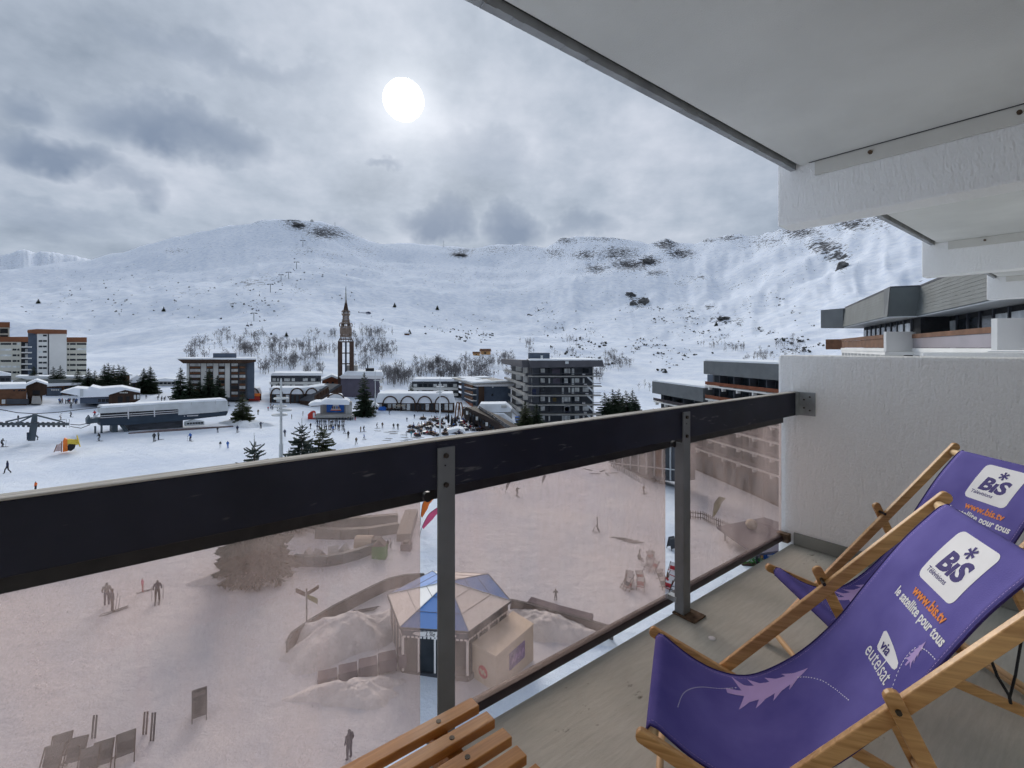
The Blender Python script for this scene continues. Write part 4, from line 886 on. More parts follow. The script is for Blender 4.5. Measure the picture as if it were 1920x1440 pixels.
# --- steeple of open timber rings
def steeple():
    d = 186.0; cx = 648.5; m = d / F
    base = at(cx, 702, d); base.z = -12.5
    T = thing('openwork_steeple', 'openwork brown timber steeple with stacked rings and a needle spire', 'steeple', base, .333)
    z = lambda py: (HY - py) * m - base.z
    def ring(py, r, t=.22, name='ring'):
        P = [(r * m * math.cos(a), r * m * math.sin(a), z(py)) for a in [2 * math.pi * k / 16 for k in range(17)]]
        return MB().tube(P, t, 6).build(name, 'ringwood' if py < 635 else 'steeplewood', T)
    for sx in (-1, 1):
        for sy in (-1, 1):
            x = sx * 10.2 * m; y = sy * 10.2 * m
            MB().box((x - .8, y - .8, -3.0), (x + .8, y + .8, z(642))).build('pier', 'steeplewood', T)
    for py in (662, 682):
        MB().box((-11 * m, -.25, z(py) - .2), (11 * m, .25, z(py) + .2)).box((-.25, -11 * m, z(py) - .2), (.25, 11 * m, z(py) + .2)).build('cross_beam', 'dbrown', T)
    MB().tube([(0, 0, -3), (0, 0, z(640))], .35, 8).build('core_post', 'slate', T)
    for a in range(16):   # converging struts
        t = 2 * math.pi * a / 16
        MB().tube([(13.5 * m * math.cos(t), 13.5 * m * math.sin(t), z(641)), (8.5 * m * math.cos(t), 8.5 * m * math.sin(t), z(631)), (9.0 * m * math.cos(t), 9.0 * m * math.sin(t), z(616)), (5 * m * math.cos(t), 5 * m * math.sin(t), z(600)), (4.6 * m * math.cos(t), 4.6 * m * math.sin(t), z(586)), (.05, 0, z(560))], .13, 5).build('strut', 'dbrown', T)
    for py, r in ((641, 13.6), (631, 9.4), (628.5, 10), (624, 10), (620, 10), (616, 10), (626, 9.4), (622, 9.8), (618, 10), (613, 8.6), (606, 7.6), (596, 5.4), (589, 5.2), (636, 11.2), (603, 6.6), (600, 6.6), (592, 5.6)): ring(py, r)
    for a in range(8):
        t = 2 * math.pi * a / 8; c, s = math.cos(t), math.sin(t)
        P = [((8.2 + 3.1 * math.cos(q)) * m * c, (8.2 + 3.1 * math.cos(q)) * m * s, z(609.5) + 4.2 * m * math.sin(q)) for q in [2 * math.pi * k / 12 for k in range(13)]]
        MB().tube(P, .2, 5).build('loop', 'ringwood', T)
        P = [((3.6 + 3.6 * math.cos(q)) * m * c, (3.6 + 3.6 * math.cos(q)) * m * s, z(586.8) + 4.8 * m * math.sin(q)) for q in [-math.pi / 2 + math.pi * k / 10 for k in range(11)]]
        MB().tube(P, .2, 5).build('loop', 'ringwood', T)
    for a in range(3):
        t = 2 * math.pi * a / 3 + .5
        MB().tube([(2.2 * m * math.cos(t), 2.2 * m * math.sin(t), z(582)), (.3 * m * math.cos(t), .3 * m * math.sin(t), z(545))], .13, 5).build('spire_leg', 'pale', T)
    MB().tube([(0, 0, z(560)), (0, 0, z(541)), (0, 0, z(536))], [.22, .14, .05], 6).build('needle', 'slate', T)
steeple()

# --- arcade of round arches
def arcade(label, px0, px1, d0, d1, roof_top, wall_top, base, arches, ry, back=8):
    b = Bld('snowy_arcade', label, 'arcade', (px0, d0), (px1, d1), base, 'arched arcades round the square')
    b.box('wall', px0, wall_top, px1, base + 3, 'dbrown', 1.4, back); b.poly('roof_snow', [(px0 - 1, wall_top + 1.5), (px0 + 3, roof_top), (px1 - 3, roof_top), (px1 + 1, wall_top + 1.5)], 'vsnow', .4, back + 1)
    for cx, rx in arches:
        b.arc('arch', cx, wall_top + 3, rx, ry, 'dbrown', -.4, .22)
        P = [b.L(cx + rx * .93 * math.cos(a), wall_top + 2 - ry * .93 * math.sin(a)) for a in [math.pi * k / 12 for k in range(13)]]
        MB().prism(P, b.n * 5).build('vault_snow', 'vsnow', b.root)
        b.box('post', cx - rx - .6, wall_top + 2, cx - rx + .6, base + 2, 'dbrown', -.5, -.1)
    for a, c in splits(px0 + 2, px1 - 2, max(3, int((px1 - px0) / 9)), .3): b.box('shop_window', a, wall_top + 4, c, base - 1, 'cglass' if random.random() < .3 else 'wglass', 1.3, 1.5)
    return b
arcade('snow vaulted arcade behind the red stall, left of the steeple', 423, 490, 136, 137, 728, 737, 750, [(437.5, 13.5), (472, 13.2)], 13)
arcade('snow vaulted arcade below the low dark residence', 505, 600, 138, 141, 727, 737, 756, [(519, 10.5), (557, 12), (584.5, 11)], 12)
arcade('long snow vaulted arcade right of the tall fir', 705, 852, 139, 139, 738, 754, 771, [(732, 13.5), (765, 13.3), (796.5, 13), (829, 13)], 14)
b = Bld('rounded_pavilion', 'pavilion with a rounded snowy roof on the arcade, by the lamp mast', 'building', (715, 148), (775, 148), 744)
b.poly('roof_snow', [(716, 741), (720, 735), (745, 733.5), (765, 735), (772, 741)], 'vsnow', 0, 8); b.box('wall', 717, 740.5, 772, 747, 'charcoal', .3, 8)
for x in (717, 735, 742): b.poly('dish', [(x + 3 * math.cos(t), 738 - 3 * math.sin(t)) for t in [math.pi / 4 * k for k in range(8)]], 'dark', -.6, -.3)

# --- open air stage
b = Bld('open_air_stage', 'open air stage with a blue screen and snow heaped roof', 'stage', (580, 133), (663, 132), 781)
b.box('back_wall', 600, 755, 660, 779, 'concrete', 1.2, 4); b.poly('stage_floor', [(588, 781), (594, 776), (656, 775), (664, 780)], 'concrete', -3.2, 1.2)
b.poly('roof_snow', [(579, 757), (590, 752.5), (602, 752.5), (612, 747), (650, 748), (656, 752), (655, 758), (606, 757), (600, 759), (582, 760)], 'vsnow', -1.8, 5)
b.poly('upper_snow', [(614, 747), (617, 741), (640, 741), (644, 748)], 'vsnow', 2, 6); b.arc('hoop', 629, 750, 16, 11, 'dbrown', 1.6, .18)
scr = b.box('screen', 612, 757.5, 645, 774, 'blue', .95, 1.15); b.poly('screen_panel', [(620, 770), (625, 758.5), (634, 758.5), (639.5, 770)], 'whitecloth', .88, .94, scr)
for k, w in enumerate((2.6, 2.2, 2.8, 2.4)): b.box('screen_letter', 622.4 + 3.9 * k, 762.5, 622.4 + 3.9 * k + w, 767, ('fascia', 'charcoal', 'blue', 'fascia')[k], .82, .87, scr)
b.box('screen_stripe', 619.5, 769, 639.5, 770.6, 'orange', .82, .87, scr)
b.box('side_post', 604, 757, 605, 780, 'concrete', -1.5, -1.1); b.box('side_post', 652, 757, 653, 780, 'concrete', -1.5, -1.1); b.box('side_screen', 648, 760, 660, 775, 'pale', -.5, -.3)
b = Bld('loudspeaker_tower', 'black framed loudspeaker tower at the foot of the tall fir', 'speaker', (681, 131), (688, 131), 776)
b.box('tower', 681, 746, 688.5, 774, 'dark', 0, .9); b.box('grille', 683.4, 748, 686.4, 758, 'pale', -.08, -.01); b.box('base_panel', 682.5, 768, 688, 775, 'whitecloth', -.1, -.01)
b = Bld('red_inflatable', 'red inflatable arch standing left of the stage', 'inflatable', (576, 128), (593, 128), 786)
b.poly('body', [(577, 786), (577, 778), (584, 772), (589, 771), (592, 773), (592, 785)], 'red', 0, 1.6); b.poly('white_figure', [(587, 783), (586.5, 775), (588.5, 773), (590.5, 775), (590, 783)], 'whitecloth', -.1, -.01)
b = Bld('snow_hut', 'small timber hut buried under snow beside the pole', 'hut', (690, 130), (711, 130), 775)
b.poly('wall', [(690, 775), (692, 768), (702, 757), (709, 763), (703, 775)], 'dbrown', 0, 3.5); b.poly('roof_snow', [(689, 769), (701, 754.5), (710.5, 761), (709, 764), (702, 758.5), (693, 769)], 'vsnow', -.4, 4)
b = Bld('red_stall', 'bright red stall in front of the arcade', 'stall', (467, 132), (487, 132), 752)
b.box('counter', 467, 743, 487, 751, 'red', 0, 2.5); b.box('canopy', 466, 738, 488, 742.5, 'orange', -.6, 2.6)
for x in (467.5, 486): b.box('post', x, 742, x + .8, 753, 'red', -.4, -.2)
b = Bld('orange_kiosk', 'orange red ticket kiosk at the right end of the arcade', 'kiosk', (804, 131), (817, 131), 772)
b.box('body', 805, 762, 816, 771, 'redbrown', 0, 2); b.box('roof', 804, 756, 817.5, 760, 'fascia', -.4, 2.3)
for x in (805, 815): b.box('post', x, 760, x + .8, 773, 'redbrown', -.3, -.1)
b = Bld('terrace_tent', 'teal and white snow topped booth on the terrace', 'booth', (777, 132), (791, 132), 770)
b.box('frame', 777.5, 757, 788, 769, 'lgrey', .5, 2); b.poly('roof_snow', [(776.5, 757), (778, 752.5), (782, 751), (788, 753), (789, 757)], 'vsnow', 0, 2.5); b.box('window', 779, 759, 786, 765, 'teal', .38, .49)
b = Bld('blue_play_block', 'blue covered play block in the snow right of the pole', 'play block', (710, 129), (724, 129), 770)
b.poly('body', [(709, 769), (711, 764), (720, 763), (724, 765), (723, 770)], 'blue', 0, 2)

# --- right of the square: blue grey block, flat hall, tower of balconies
b = Bld('blue_grey_block', 'blue grey blank ended block with patchy snow on its roof', 'building', (884, 138), (958, 142), 765)
b.box('wall', 894, 723, 958, 762, 'slate', 0, 24); b.poly('roof_edge', [(884, 721), (960, 717.5), (962, 721), (958, 724), (890, 724)], 'whitecloth', -1.4, .2)
b.rows((738,), [(921.5, 925)], 5, 'dark'); b.box('lamp', 922.5, 723.5, 924.5, 727.5, 'lgrey', -.4, -.1)
A = [b.L(884, 722, -1.4), b.L(962, 719, -1.4)]; B2 = [b.L(884, 722, 34), b.L(962, 719, 34)]
MB().hexa([A[0], A[1], B2[1], B2[0]] + [p + Vector((0, 0, .7)) for p in (A[0], A[1], B2[1], B2[0])]).build('roof', 'concrete', b.root)
for (f0, f1, g0, g1) in ((.02, .55, .0, .35), (.3, .98, .03, .12), (.15, .5, .45, .98), (.55, .9, .7, .95), (.0, .3, .35, .5)):
    q = lambda f, g: A[0].lerp(A[1], f).lerp(B2[0].lerp(B2[1], f), g) + Vector((0, 0, .72))
    pts = [q(f0, g0), q(f1, g0), q(f1, g1), q(f0, g1)]
    MB().prism(pts, (0, 0, .45)).build('roof_snow', 'vsnow', b.root)
b.set((860, 172 * b.k), (892, 138.6 * b.k))
for y in (720, 732, 743, 755):
    b.poly('balcony_rail', [(861, 716.5 + (y - 720) * .8), (892, y + 2), (892, y + 7.5), (861, 720 + (y - 720) * .8)], 'brown' if y < 750 else 'redbrown', -1.3, -1.05)
    b.poly('balcony_slab', [(861, 720 + (y - 720) * .8), (892, y + 7.6), (892, y + 9.2), (861, 721 + (y - 720) * .8)], 'white', -1.3, 1)
b.poly('side_wall', [(861, 712), (893, 722), (893, 762), (861, 755)], 'dbrown', 1, 3)
for k in range(6): b.box('window', 863 + k * 5, 726 + k * 1.2, 866.4 + k * 5, 731 + k * 1.2, 'cglass', .7, .98)

b = Bld('flat_snowy_hall', 'low flat hall under deep snow in front of the blue grey block', 'building', (893, 128), (962, 128), 800)
b.poly('roof_snow', [(893, 768), (900, 757.5), (948, 757), (960, 767), (957, 772), (902, 774)], 'vsnow', -.2, 6); b.box('wall', 902, 771, 960, 790, 'concrete', .2, 7)
b.poly('lower_roof_snow', [(917, 778), (925, 774), (945, 774), (972, 795), (972, 805), (950, 806)], 'vsnow', -3, .1); b.box('roof_hatch', 940, 759.5, 950, 764, 'pale', -.9, -.3)
b.set((897, 127 * b.k), (955, 108 * b.k))
for o, nm in ((0, 'upper_rail'), (3.2, 'middle_rail'), (6.6, 'lower_rail')):
    MB().tube([b.L(899, 762 + o), b.L(956, 800 + o)], .16, 6).build(nm, 'charcoal', b.root)
for k in range(10): MB().tube([b.L(899 + 6.2 * k, 762 + 4.1 * k), b.L(899 + 6.2 * k, 770 + 4.1 * k)], .12, 5).build('baluster', 'charcoal', b.root)
b.poly('fascia', [(899, 770), (957, 808), (957, 813), (899, 775)], 'dbrown', -.3, .3)

b = Bld('balcony_tower', 'dark seven storey tower of open balconies with a wide slate brim', 'building', (993, 140), (1128, 140), 800)
b.box('wall', 1000, 687, 1113, 812, 'charcoal', 1.6, 22)
ys = (704.5, 723, 740.5, 758, 776, 794)
for i, y in enumerate(ys):
    b.box('balcony_slab', 990, y, 1127, y + 1.8, 'concrete', -1.2, 1.5); b.box('balcony_rail', 991, y - 5, 1126, y - 3.9, 'charcoal', -1.15, -1.05)
    for a, c, h in ((997, 1000.5, 12), (1014, 1022, 8), (1029, 1032, 10), (1054.5, 1058, 12), (1059, 1065.5, 9), (1066.5, 1070, 9), (1073, 1077.5, 12), (1079, 1087, 8), (1094, 1097, 9) if i % 2 else (1094, 1105, 8)):
        if random.random() < .9: b.box('window', a, y - 13.2, c, y - 13.2 + h, 'cglass' if random.random() < .72 else 'wglass', 1.2, 1.62)
    if i in (0, 1): b.box('curtain_panel', 1036 + i * 2, y - 13, 1051, y - 2, 'violetgrey', 1.48, 1.72)
    if i == 2: b.box('blue_panel', 998, y - 11, 1005, y - 1, 'navy', -.6, -.4)
    if i == 3: b.box('yellow_panel', 1037, y - 11, 1044, y - 4, 'ochre', 1.42, 1.72)
    if i == 4: b.box('blue_panel', 1060, y - 12, 1069, y - 1, 'navy', 1.2, 1.4)
    b.box('balcony_table', 1092 + (i % 3) * 3, y - 4.2, 1097 + (i % 3) * 3, y - 1.2, 'whitecloth', -.4, .4)
    if i: MB().bar(b.L(1100, y - 17.5, -.9), b.L(1112, y - 6, -.9), .3, .5).build('stair_flight', 'lgrey', b.root)
b.box('end_wall', 1112.5, 687, 1114.5, 800, 'white', 1.3, 3)
b.poly('roof_brim', [(991, 676), (1127, 675), (1129.5, 687), (993, 689)], 'slate4', -2.6, .5); b.box('roof_slab', 992, 676, 1127, 687, 'slate4', .6, 23)
b.poly('roof_snow', [(992, 675.6), (994, 673), (1126, 673.5), (1128, 675.2)], 'vsnow', -2.5, 22); b.box('roof_house', 992.5, 662, 1033, 674, 'slate', 5, 11); b.box('roof_house_door', 1015.5, 667, 1020, 673, 'cglass', 4.9, 4.99); b.box('brim_sign', 1058, 677, 1064, 681.5, 'lgrey', -3, -2.65)
b.set((951, 184 * b.k), (992, 140.3 * b.k))
b.poly('left_brim', [(951, 673), (993, 675), (994, 689), (952, 681.5)], 'slate4', -2.4, -.2); b.poly('left_wall', [(954, 680), (993, 687), (993, 806), (954, 770)], 'charcoal', 1, 3)
for i, y in enumerate(ys):
    f = lambda t: HY + (y - HY) * t
    b.poly('left_balcony', [(952, f(.765)), (992, y - 4), (992, y + 2), (952, f(.765) + 4)], 'concrete', -1.4, -1.1)
    for a, c, t in ((964, 973, .86), (977, 985, .93)): b.box('left_panel', a, HY + (y - 15 - HY) * t + 1, c, HY + (y - 1 - HY) * t, 'pale', .6, .98)
b = Bld('banner_sign', 'blue vertical banner with white letters beside the two firs', 'banner', (966, 122), (975, 122), 803)
o = b.poly('cloth', [(966, 781), (974.5, 780), (976, 800), (967, 802)], 'blue', 0, .12)
for k in range(4): b.box('banner_letter', 967.6, 783.5 + 4.6 * k, 971.2 + (k % 2), 786.3 + 4.6 * k, 'whitecloth', -.06, -.005, o)
b.box('pole', 965.3, 780, 966, 806, 'lgrey', 0, .1)

# --- the stepped wing on the right, seen past the rail and through the glass
def stepped_wing():
    a = Vector((34.1, 116.0, 0)); e = Vector((47.6, 58.0, 0)); u = (e - a).normalized(); n = Vector((u.y, -u.x, 0))
    if n.y > 0: n = -n                                   # towards the square
    n = Vector((-abs(u.y), -abs(u.x), 0)).normalized()
    Wg = thing('stepped_residence', 'stepped slate residence with brown balcony rails, beyond the parapet wall', 'building', (a.x, a.y, -24.0))
    P = lambda x, y, z: a + u * x + n * y + Vector((0, 0, z)) - Vector((a.x, a.y, -24.0))
    def bx(name, x0, x1, y0, y1, z0, z1, mat, parent=None):
        return MB().hexa([P(x0, y0, z0), P(x1, y0, z0), P(x1, y1, z0), P(x0, y1, z0), P(x0, y0, z1), P(x1, y0, z1), P(x1, y1, z1), P(x0, y1, z1)]).build(name, mat, parent or Wg)
    xs = 20.2; xe = (e - a).length
    bx('lower_wall', 0.6, xs, -9, -1.8, -31, -8.3, 'charcoal'); bx('upper_wall', xs, xe, -9, -1.8, -31, -2.9, 'charcoal')
    bx('lower_fascia', 0, xs - .2, -9.2, .3, -10.9, -8.1, 'slate2'); bx('lower_roof_snow', .2, xs, -9, .1, -8.1, -7.75, 'vsnow')
    bx('upper_fascia', xs, xe, -9.2, .3, -5.25, -2.65, 'slate2'); bx('upper_roof_snow', xs + .2, xe, -9, .1, -2.65, -2.35, 'vsnow'); bx('stair_head', xs - 3.5, xs - .3, -6, -3, -8, -5.6, 'slate')
    levels = [-7.75 - 2.65 * k for k in range(6)]
    for k, z in enumerate(levels):
        x0 = xs + .2 if z > -10.8 else .2
        bx('balcony_slab', x0, xe, -1.8, .1, z, z + .28, 'white')
        for x in np.arange(x0 + 1.0, xe, 4.05):
            bx('bracket', x, x + .3, -.6, .14, z - .55, z - .002, 'white')
        bx('balcony_rail', x0, xe, .02, .12, z + .42, z + 1.05, 'redbrown' if k < 2 else 'railpanel2')
        for x in np.arange(x0 + .4, xe - 3, 4.05):
            bx('window', x, x + 1.7, -1.85, -1.72, z + .35, z + 2.2, 'wglass'); bx('window', x + 1.9, x + 3.5, -1.85, -1.72, z + .35, z + 2.2, 'cglass' if random.random() < .1 else 'wglass')
            bx('party_wall', x + 3.65, x + 3.85, -1.79, -.1, z + .29, z + 2.37, 'charcoal')
    bx('ground_floor', 0.2, xe, -1.79, -.9, -31, -21.3, 'dbrown')
    for x in np.arange(2, xe - 3, 3.4): bx('shop_window', x, x + 2.4, -.9, -.82, -25.4 - .0, -22.6, 'wglass')
stepped_wing()

# --- the slate brimmed wing close by on the right
def slate_wing():
    o = Vector((30.0, 36.0, -24.0))
    Wg = thing('slate_brimmed_wing', 'neighbouring wing with a tall green grey slate brim and white balconies', 'building', o)
    def seg(a, e, cut=False):
        a = Vector((*a, 0)); e = Vector((*e, 0)); u = (e - a).normalized(); n = Vector((u.y, -u.x, 0))
        if n.x > 0: n = -n
        ln = (e - a).length
        P = lambda x, y, z: a + u * x + n * y + Vector((0, 0, z)) - o
        def bx(name, x0, x1, y0, y1, z0, z1, mat, parent=None):
            return MB().hexa([P(x0, y0, z0), P(x1, y0, z0), P(x1, y1, z0), P(x0, y1, z0), P(x0, y0, z1), P(x1, y0, z1), P(x1, y1, z1), P(x0, y1, z1)]).build(name, mat, parent or Wg)
        return P, bx, ln
    for k, (a, e) in enumerate((((38.2, 55.5), (28.7, 36.75)), ((30.6, 36.6), (19.3, 15.5)))):
        P, bx, ln = seg(a, e)
        br = MB().hexa([P(0, -6, 2.38), P(ln, -6, 2.38), P(ln, 0, 2.38), P(0, 0, 2.38), P(0, -6, 4.55), P(ln, -6, 4.55), P(ln, -.25, 4.55), P(0, -.25, 4.55)]).build('slate_brim', 'slate3', Wg)
        bx('brim_cap', 0, ln, -6, -.2, 4.55, 4.68, 'charcoal'); bx('soffit', 0, ln, -2.2, -.1, 2.30, 2.378, 'lgrey')
        # slates on the brim face
        per = 0
        shm = None
        rows_, cols_ = 9, int(ln / .42)
        cap = 280 if k else 0
        tiles = MB()
        for r in range(rows_):
            for c_ in range(cols_):
                x = (c_ + .5 * (r % 2)) * .42; z0 = 2.40 + r * .236; yy = -.25 * (z0 - 2.38) / 2.17 + .012
                if x + .40 > ln: continue
                tiles.add([P(x, yy + .018, z0), P(x + .40, yy + .018, z0), P(x + .40, yy - .028, z0 + .245), P(x, yy - .028, z0 + .245), P(x, yy, z0), P(x + .40, yy, z0)], [(0, 1, 2, 3), (4, 5, 1, 0)])
        t_ = tiles.build('slates', 'slate3', br); t_['kind'] = 'stuff'
        bx('back_wall', 0, ln, -6, -2.0, -26, 2.3, 'dark')
        bx('balcony_floor', 0, ln, -2.0, .15, -.55, -.32, 'white')
        bx('handrail', 0, ln, .04, .16, .72, 1.02, 'brown'); bx('rail_panel', 0, ln, .06, .10, .0, .71, 'brown' if k == 0 else 'railpanel')
        bx('balcony_edge', 0, ln, .05, .2, -.31, -.03, 'white')
        for x in np.arange(.8, ln - .5, 1.9):
            bx('console', x, x + .28, -1.2, .22, -1.35, -.552, 'white')
            bx('soffit_panel', x + .285, min(ln, x + 1.89), -1.0, .0, -1.0, -.95, 'white') if k else None
        for x in np.arange(.3, ln - 2, 2.1):
            bx('window', x, x + 1.75, -2.0, -1.92, .0 if int(x) % 2 else -.3, 1.95, 'cglass' if random.random() < .28 else 'wglass'); bx('mullion', x + 1.8, x + 2.0, -2.0, -1.86, -.3, 2.29, 'charcoal')
        for zf in (-3.2, -5.9): bx('balcony_slab', 0, ln, -2, .15, zf, zf + .3, 'white')
    # returns of the brim and white end panels
    P, bx, ln = seg((30.65, 36.9), (28.65, 36.75))
    MB().hexa([Vector(p) - o for p in ((28.65, 36.70, 2.37), (30.7, 36.55, 2.37), (30.9, 37.6, 2.37), (29.1, 37.6, 2.37), (28.85, 36.7, 4.56), (30.7, 36.6, 4.56), (30.9, 37.6, 4.56), (29.1, 37.6, 4.56))]).build('brim_return', 'slate2', Wg)
    MB().hexa([Vector(p) - o for p in ((37.4, 58.2, 2.37), (38.2, 55.45, 2.37), (44, 56, 2.37), (44, 59, 2.37), (37.4, 58.2, 4.56), (38.2, 55.45, 4.56), (44, 56, 4.56), (44, 59, 4.56))]).build('brim_return', 'slate2', Wg)
    MB().hexa([Vector(p) - o for p in ((28.5, 36.6, -.3), (30.6, 36.45, -.3), (30.6, 36.7, -.3), (28.5, 36.85, -.3), (28.5, 36.6, 1.22), (30.6, 36.45, 1.22), (30.6, 36.7, 1.22), (28.5, 36.85, 1.22))]).build('end_panel', 'white', Wg)
    MB().hexa([Vector(p) - o for p in ((37.6, 57.6, -.2), (38.3, 55.6, -.2), (38.6, 55.8, -.2), (37.9, 57.8, -.2), (37.6, 57.6, 1.0), (38.3, 55.6, 1.0), (38.6, 55.8, 1.0), (37.9, 57.8, 1.0))]).build('end_panel', 'brown', Wg)
    q0 = at(1870, HY, 19.6); q1 = at(1965, HY, 19.2)
    MB().hexa([Vector(p) - o for p in ((q0.x, q0.y, -.1), (q1.x, q1.y, -.1), (q1.x, q1.y + .25, -.1), (q0.x, q0.y + .25, -.1), (q0.x, q0.y, 1.2), (q1.x, q1.y, 1.2), (q1.x, q1.y + .25, 1.2), (q0.x, q0.y + .25, 1.2))]).build('end_panel', 'white', Wg)
slate_wing()

# ------------------------------------------------------------------ conifers
def conifer_meshes(seed, whorls=26, slim=.17, gaps=.12, pw=.7):
    rnd = random.Random(seed); b = MB()
    for k in range(whorls):
        f = k / (whorls - 1); z = .05 + .93 * f; R = slim * (1 - f) ** pw * (1.05 if k % 2 else .92) + .006
        nb = max(5, int(12 - 6 * f))
        for i in range(nb):
            if rnd.random() < gaps: continue
            a = 2 * math.pi * (i + rnd.random() * .7) / nb + k * 1.9; L = R * rnd.uniform(.72, 1.2); ca, sa = math.cos(a), math.sin(a)
            up = rnd.uniform(-.02, .10) * (f - .2); z0 = z + rnd.uniform(-.012, .012)
            def pt(t, side=0.0, dz=0.0):
                return (ca * L * t - sa * side, sa * L * t + ca * side, z0 + up * t - .22 * L * t * t + .07 * L * t ** 5 + dz)
            w = L * .34; ns = 6
            for j in range(ns):
                s0 = .05 + .85 * j / ns; s1 = min(1.0, s0 + .26); ww = w * (1.1 - s0 * .85)
                for sg in (-1, 1):
                    q = ww * rnd.uniform(.75, 1.3)
                    b.add([pt(s0), pt(s0 + .09), pt(s1 + .04, sg * q, -.05 * L)], [(0, 1, 2)])
                    b.add([pt(s0 + .03), pt(s1, sg * q * .55, -.03 * L), pt(s0 + .12, sg * q * .7, -.15 * L * rnd.uniform(.6, 1.2))], [(0, 1, 2)])
                b.add([pt(s0), pt(s1), pt((s0 + s1) / 2, rnd.uniform(-.2, .2) * ww, -.20 * L)], [(0, 1, 2)])
    b.add([(.004, 0, .95), (-.004, .003, .95), (0, -.004, .95), (0, 0, 1.02)], [(0, 1, 3), (1, 2, 3), (2, 0, 3)])
    t = MB().tube([(0, 0, -.03), (0, 0, .5), (0, 0, .97)], [.016, .010, .002], 7)
    return b.mesh('crown'), t.mesh('trunk')
CON = [conifer_meshes(3, 32, .23, .05), conifer_meshes(8, 27, .235, .10), conifer_meshes(21, 26, .27, .08), conifer_meshes(33, 36, .25, .06, .52)]
for c, t in CON: t.materials.append(MT['bark']); c.materials.append(MT['needles'])
def conifer(px, top, base, label, kind=0, mat='needles', wide=1.0, group='firs about the village', depth=None, rz=None):
    g = gp(px, base) if depth is None else at(px, base, depth)
    if depth is not None: g.z = gz(g.x, g.y)
    h = (HY - top) / F * g.y - g.z
    T = thing('fir_tree', label, 'tree', g, random.random() * 6 if rz is None else rz, group)
    for me, nm in zip(CON[kind], ('crown', 'trunk')):
        o = bpy.data.objects.new(nm, me); COL.objects.link(o); o.parent = T; o.scale = (h * wide, h * wide, h)
        if nm == 'crown': o.material_slots[0].link = 'OBJECT'; o.material_slots[0].material = MT[mat]
    return T
conifer(477, 826, 1078, 'fir whose top shows above the left handrail beside the lamp mast', 3, 'needles2', 1.05, 'firs close below the balcony')
conifer(566, 793, 985, 'slim blue green fir right of the lamp mast', 3, 'needles2', 1.05, 'firs close below the balcony')
conifer(604, 800, 970, 'bushy olive green fir touching the slim blue green one', 3, 'needles3', 1.3, 'firs close below the balcony')
conifer(541, 842, 985, 'small fir peeping over the handrail right of the lamp mast', 1, 'needles2', 1.0, 'firs close below the balcony')
conifer(455, 737, 795, 'broad brownish fir at the right end of the lift station', 2, 'needles3', 1.5)
conifer(683, 697, 781, 'tall dark fir in front of the violet grey wall', 1, 'needles', 1.05)
for px, top, base, lab, wd in ((339, 688, 752, 'tall fir at the left corner of the hotel', 1.3), (356, 706, 754, 'fir second from the left before the hotel', 1.5), (374, 712, 752, 'short fir in the middle of the row before the hotel', 1.5), (392, 690, 752, 'tallest fir before the hotel front', 1.3), (408, 704, 750, 'rightmost fir of the row before the hotel', 1.5)): conifer(px, top, base + 12, lab, 0, 'needles', wd * .95, 'firs before the hotel')
for px, top, base, lab, wd in ((270, 690, 738, 'left one of the paired firs by the timber turret', 1.5), (282, 686, 738, 'right one of the paired firs by the timber turret', 1.4)): conifer(px, top, base, lab, 0, 'needles', wd)
for px, top, base, lab in ((63, 686, 706, 'fir before the blue grey side of the tallest white tower'), (100, 687, 706, 'round fir before the blank white wall of the tallest tower'), (113, 685, 706, 'fir at the left foot of the rightmost white residence'), (146, 691, 706, 'low fir before the rightmost white residence'), (166, 690, 706, 'fir at the right foot of the white residences'), (178, 694, 706, 'small fir right of the white residences'), (196, 683, 706, 'leftmost of the fir clump above the pavilion'), (203, 680, 706, 'highest of the fir clump above the pavilion'), (213, 684, 706, 'third of the fir clump above the pavilion'), (223, 683, 706, 'fourth of the fir clump above the pavilion'), (232, 686, 706, 'rightmost of the fir clump above the pavilion')): conifer(px, top, base, lab, random.choice((0, 1)), 'needles', 1.3, depth=142)
for px, top, lab in ((985, 752, 'left fir before the balcony tower'), (1006, 757, 'right fir before the balcony tower')): conifer(px, top, 812, lab, 0, 'needles3' if px < 1000 else 'needles', 1.7, depth=124)
for k, (px, top) in enumerate(((1134, 735), (1149, 729), (1160, 729), (1174, 732), (1186, 731), (1167, 742), (1142, 745), (1192, 742))):
    conifer(px, top, 775, ('first', 'second', 'third', 'fourth', 'fifth', 'lower middle', 'lower left', 'lower right')[k] + ' fir of the dark clump right of the balcony tower', 1, 'needles', 1.5, 'dark fir clump right of the tower', depth=150 + 4 * (k % 3))
conifer(522, 718, 745, 'dark fir between the arches of the low arcade', 0, 'needles', 1.5)
conifer(770, 716, 742, 'small dark fir at the left end of the right low residence', 1, 'needles', 1.1, depth=172)
for px, py, lab in ((72, 565, 'single fir high on the slope above the white residences'), (537, 627, 'lone fir on the slope left of the steeple'), (740, 572, 'lone fir on the slope right of the spire needle'), (820, 577, 'lone fir farther right on the open slope'), (307, 580, 'dark lone fir in the middle of the left slope'), (1343, 607, 'lone fir on the slope above the stepped residence'), (768, 622, 'fir beside the small hut on the slope')):
    g = gp(px, py + 4)
    conifer(px, py - 5, py + 4, lab, 0, 'needles', 1.7, 'lone firs on the mountainside')

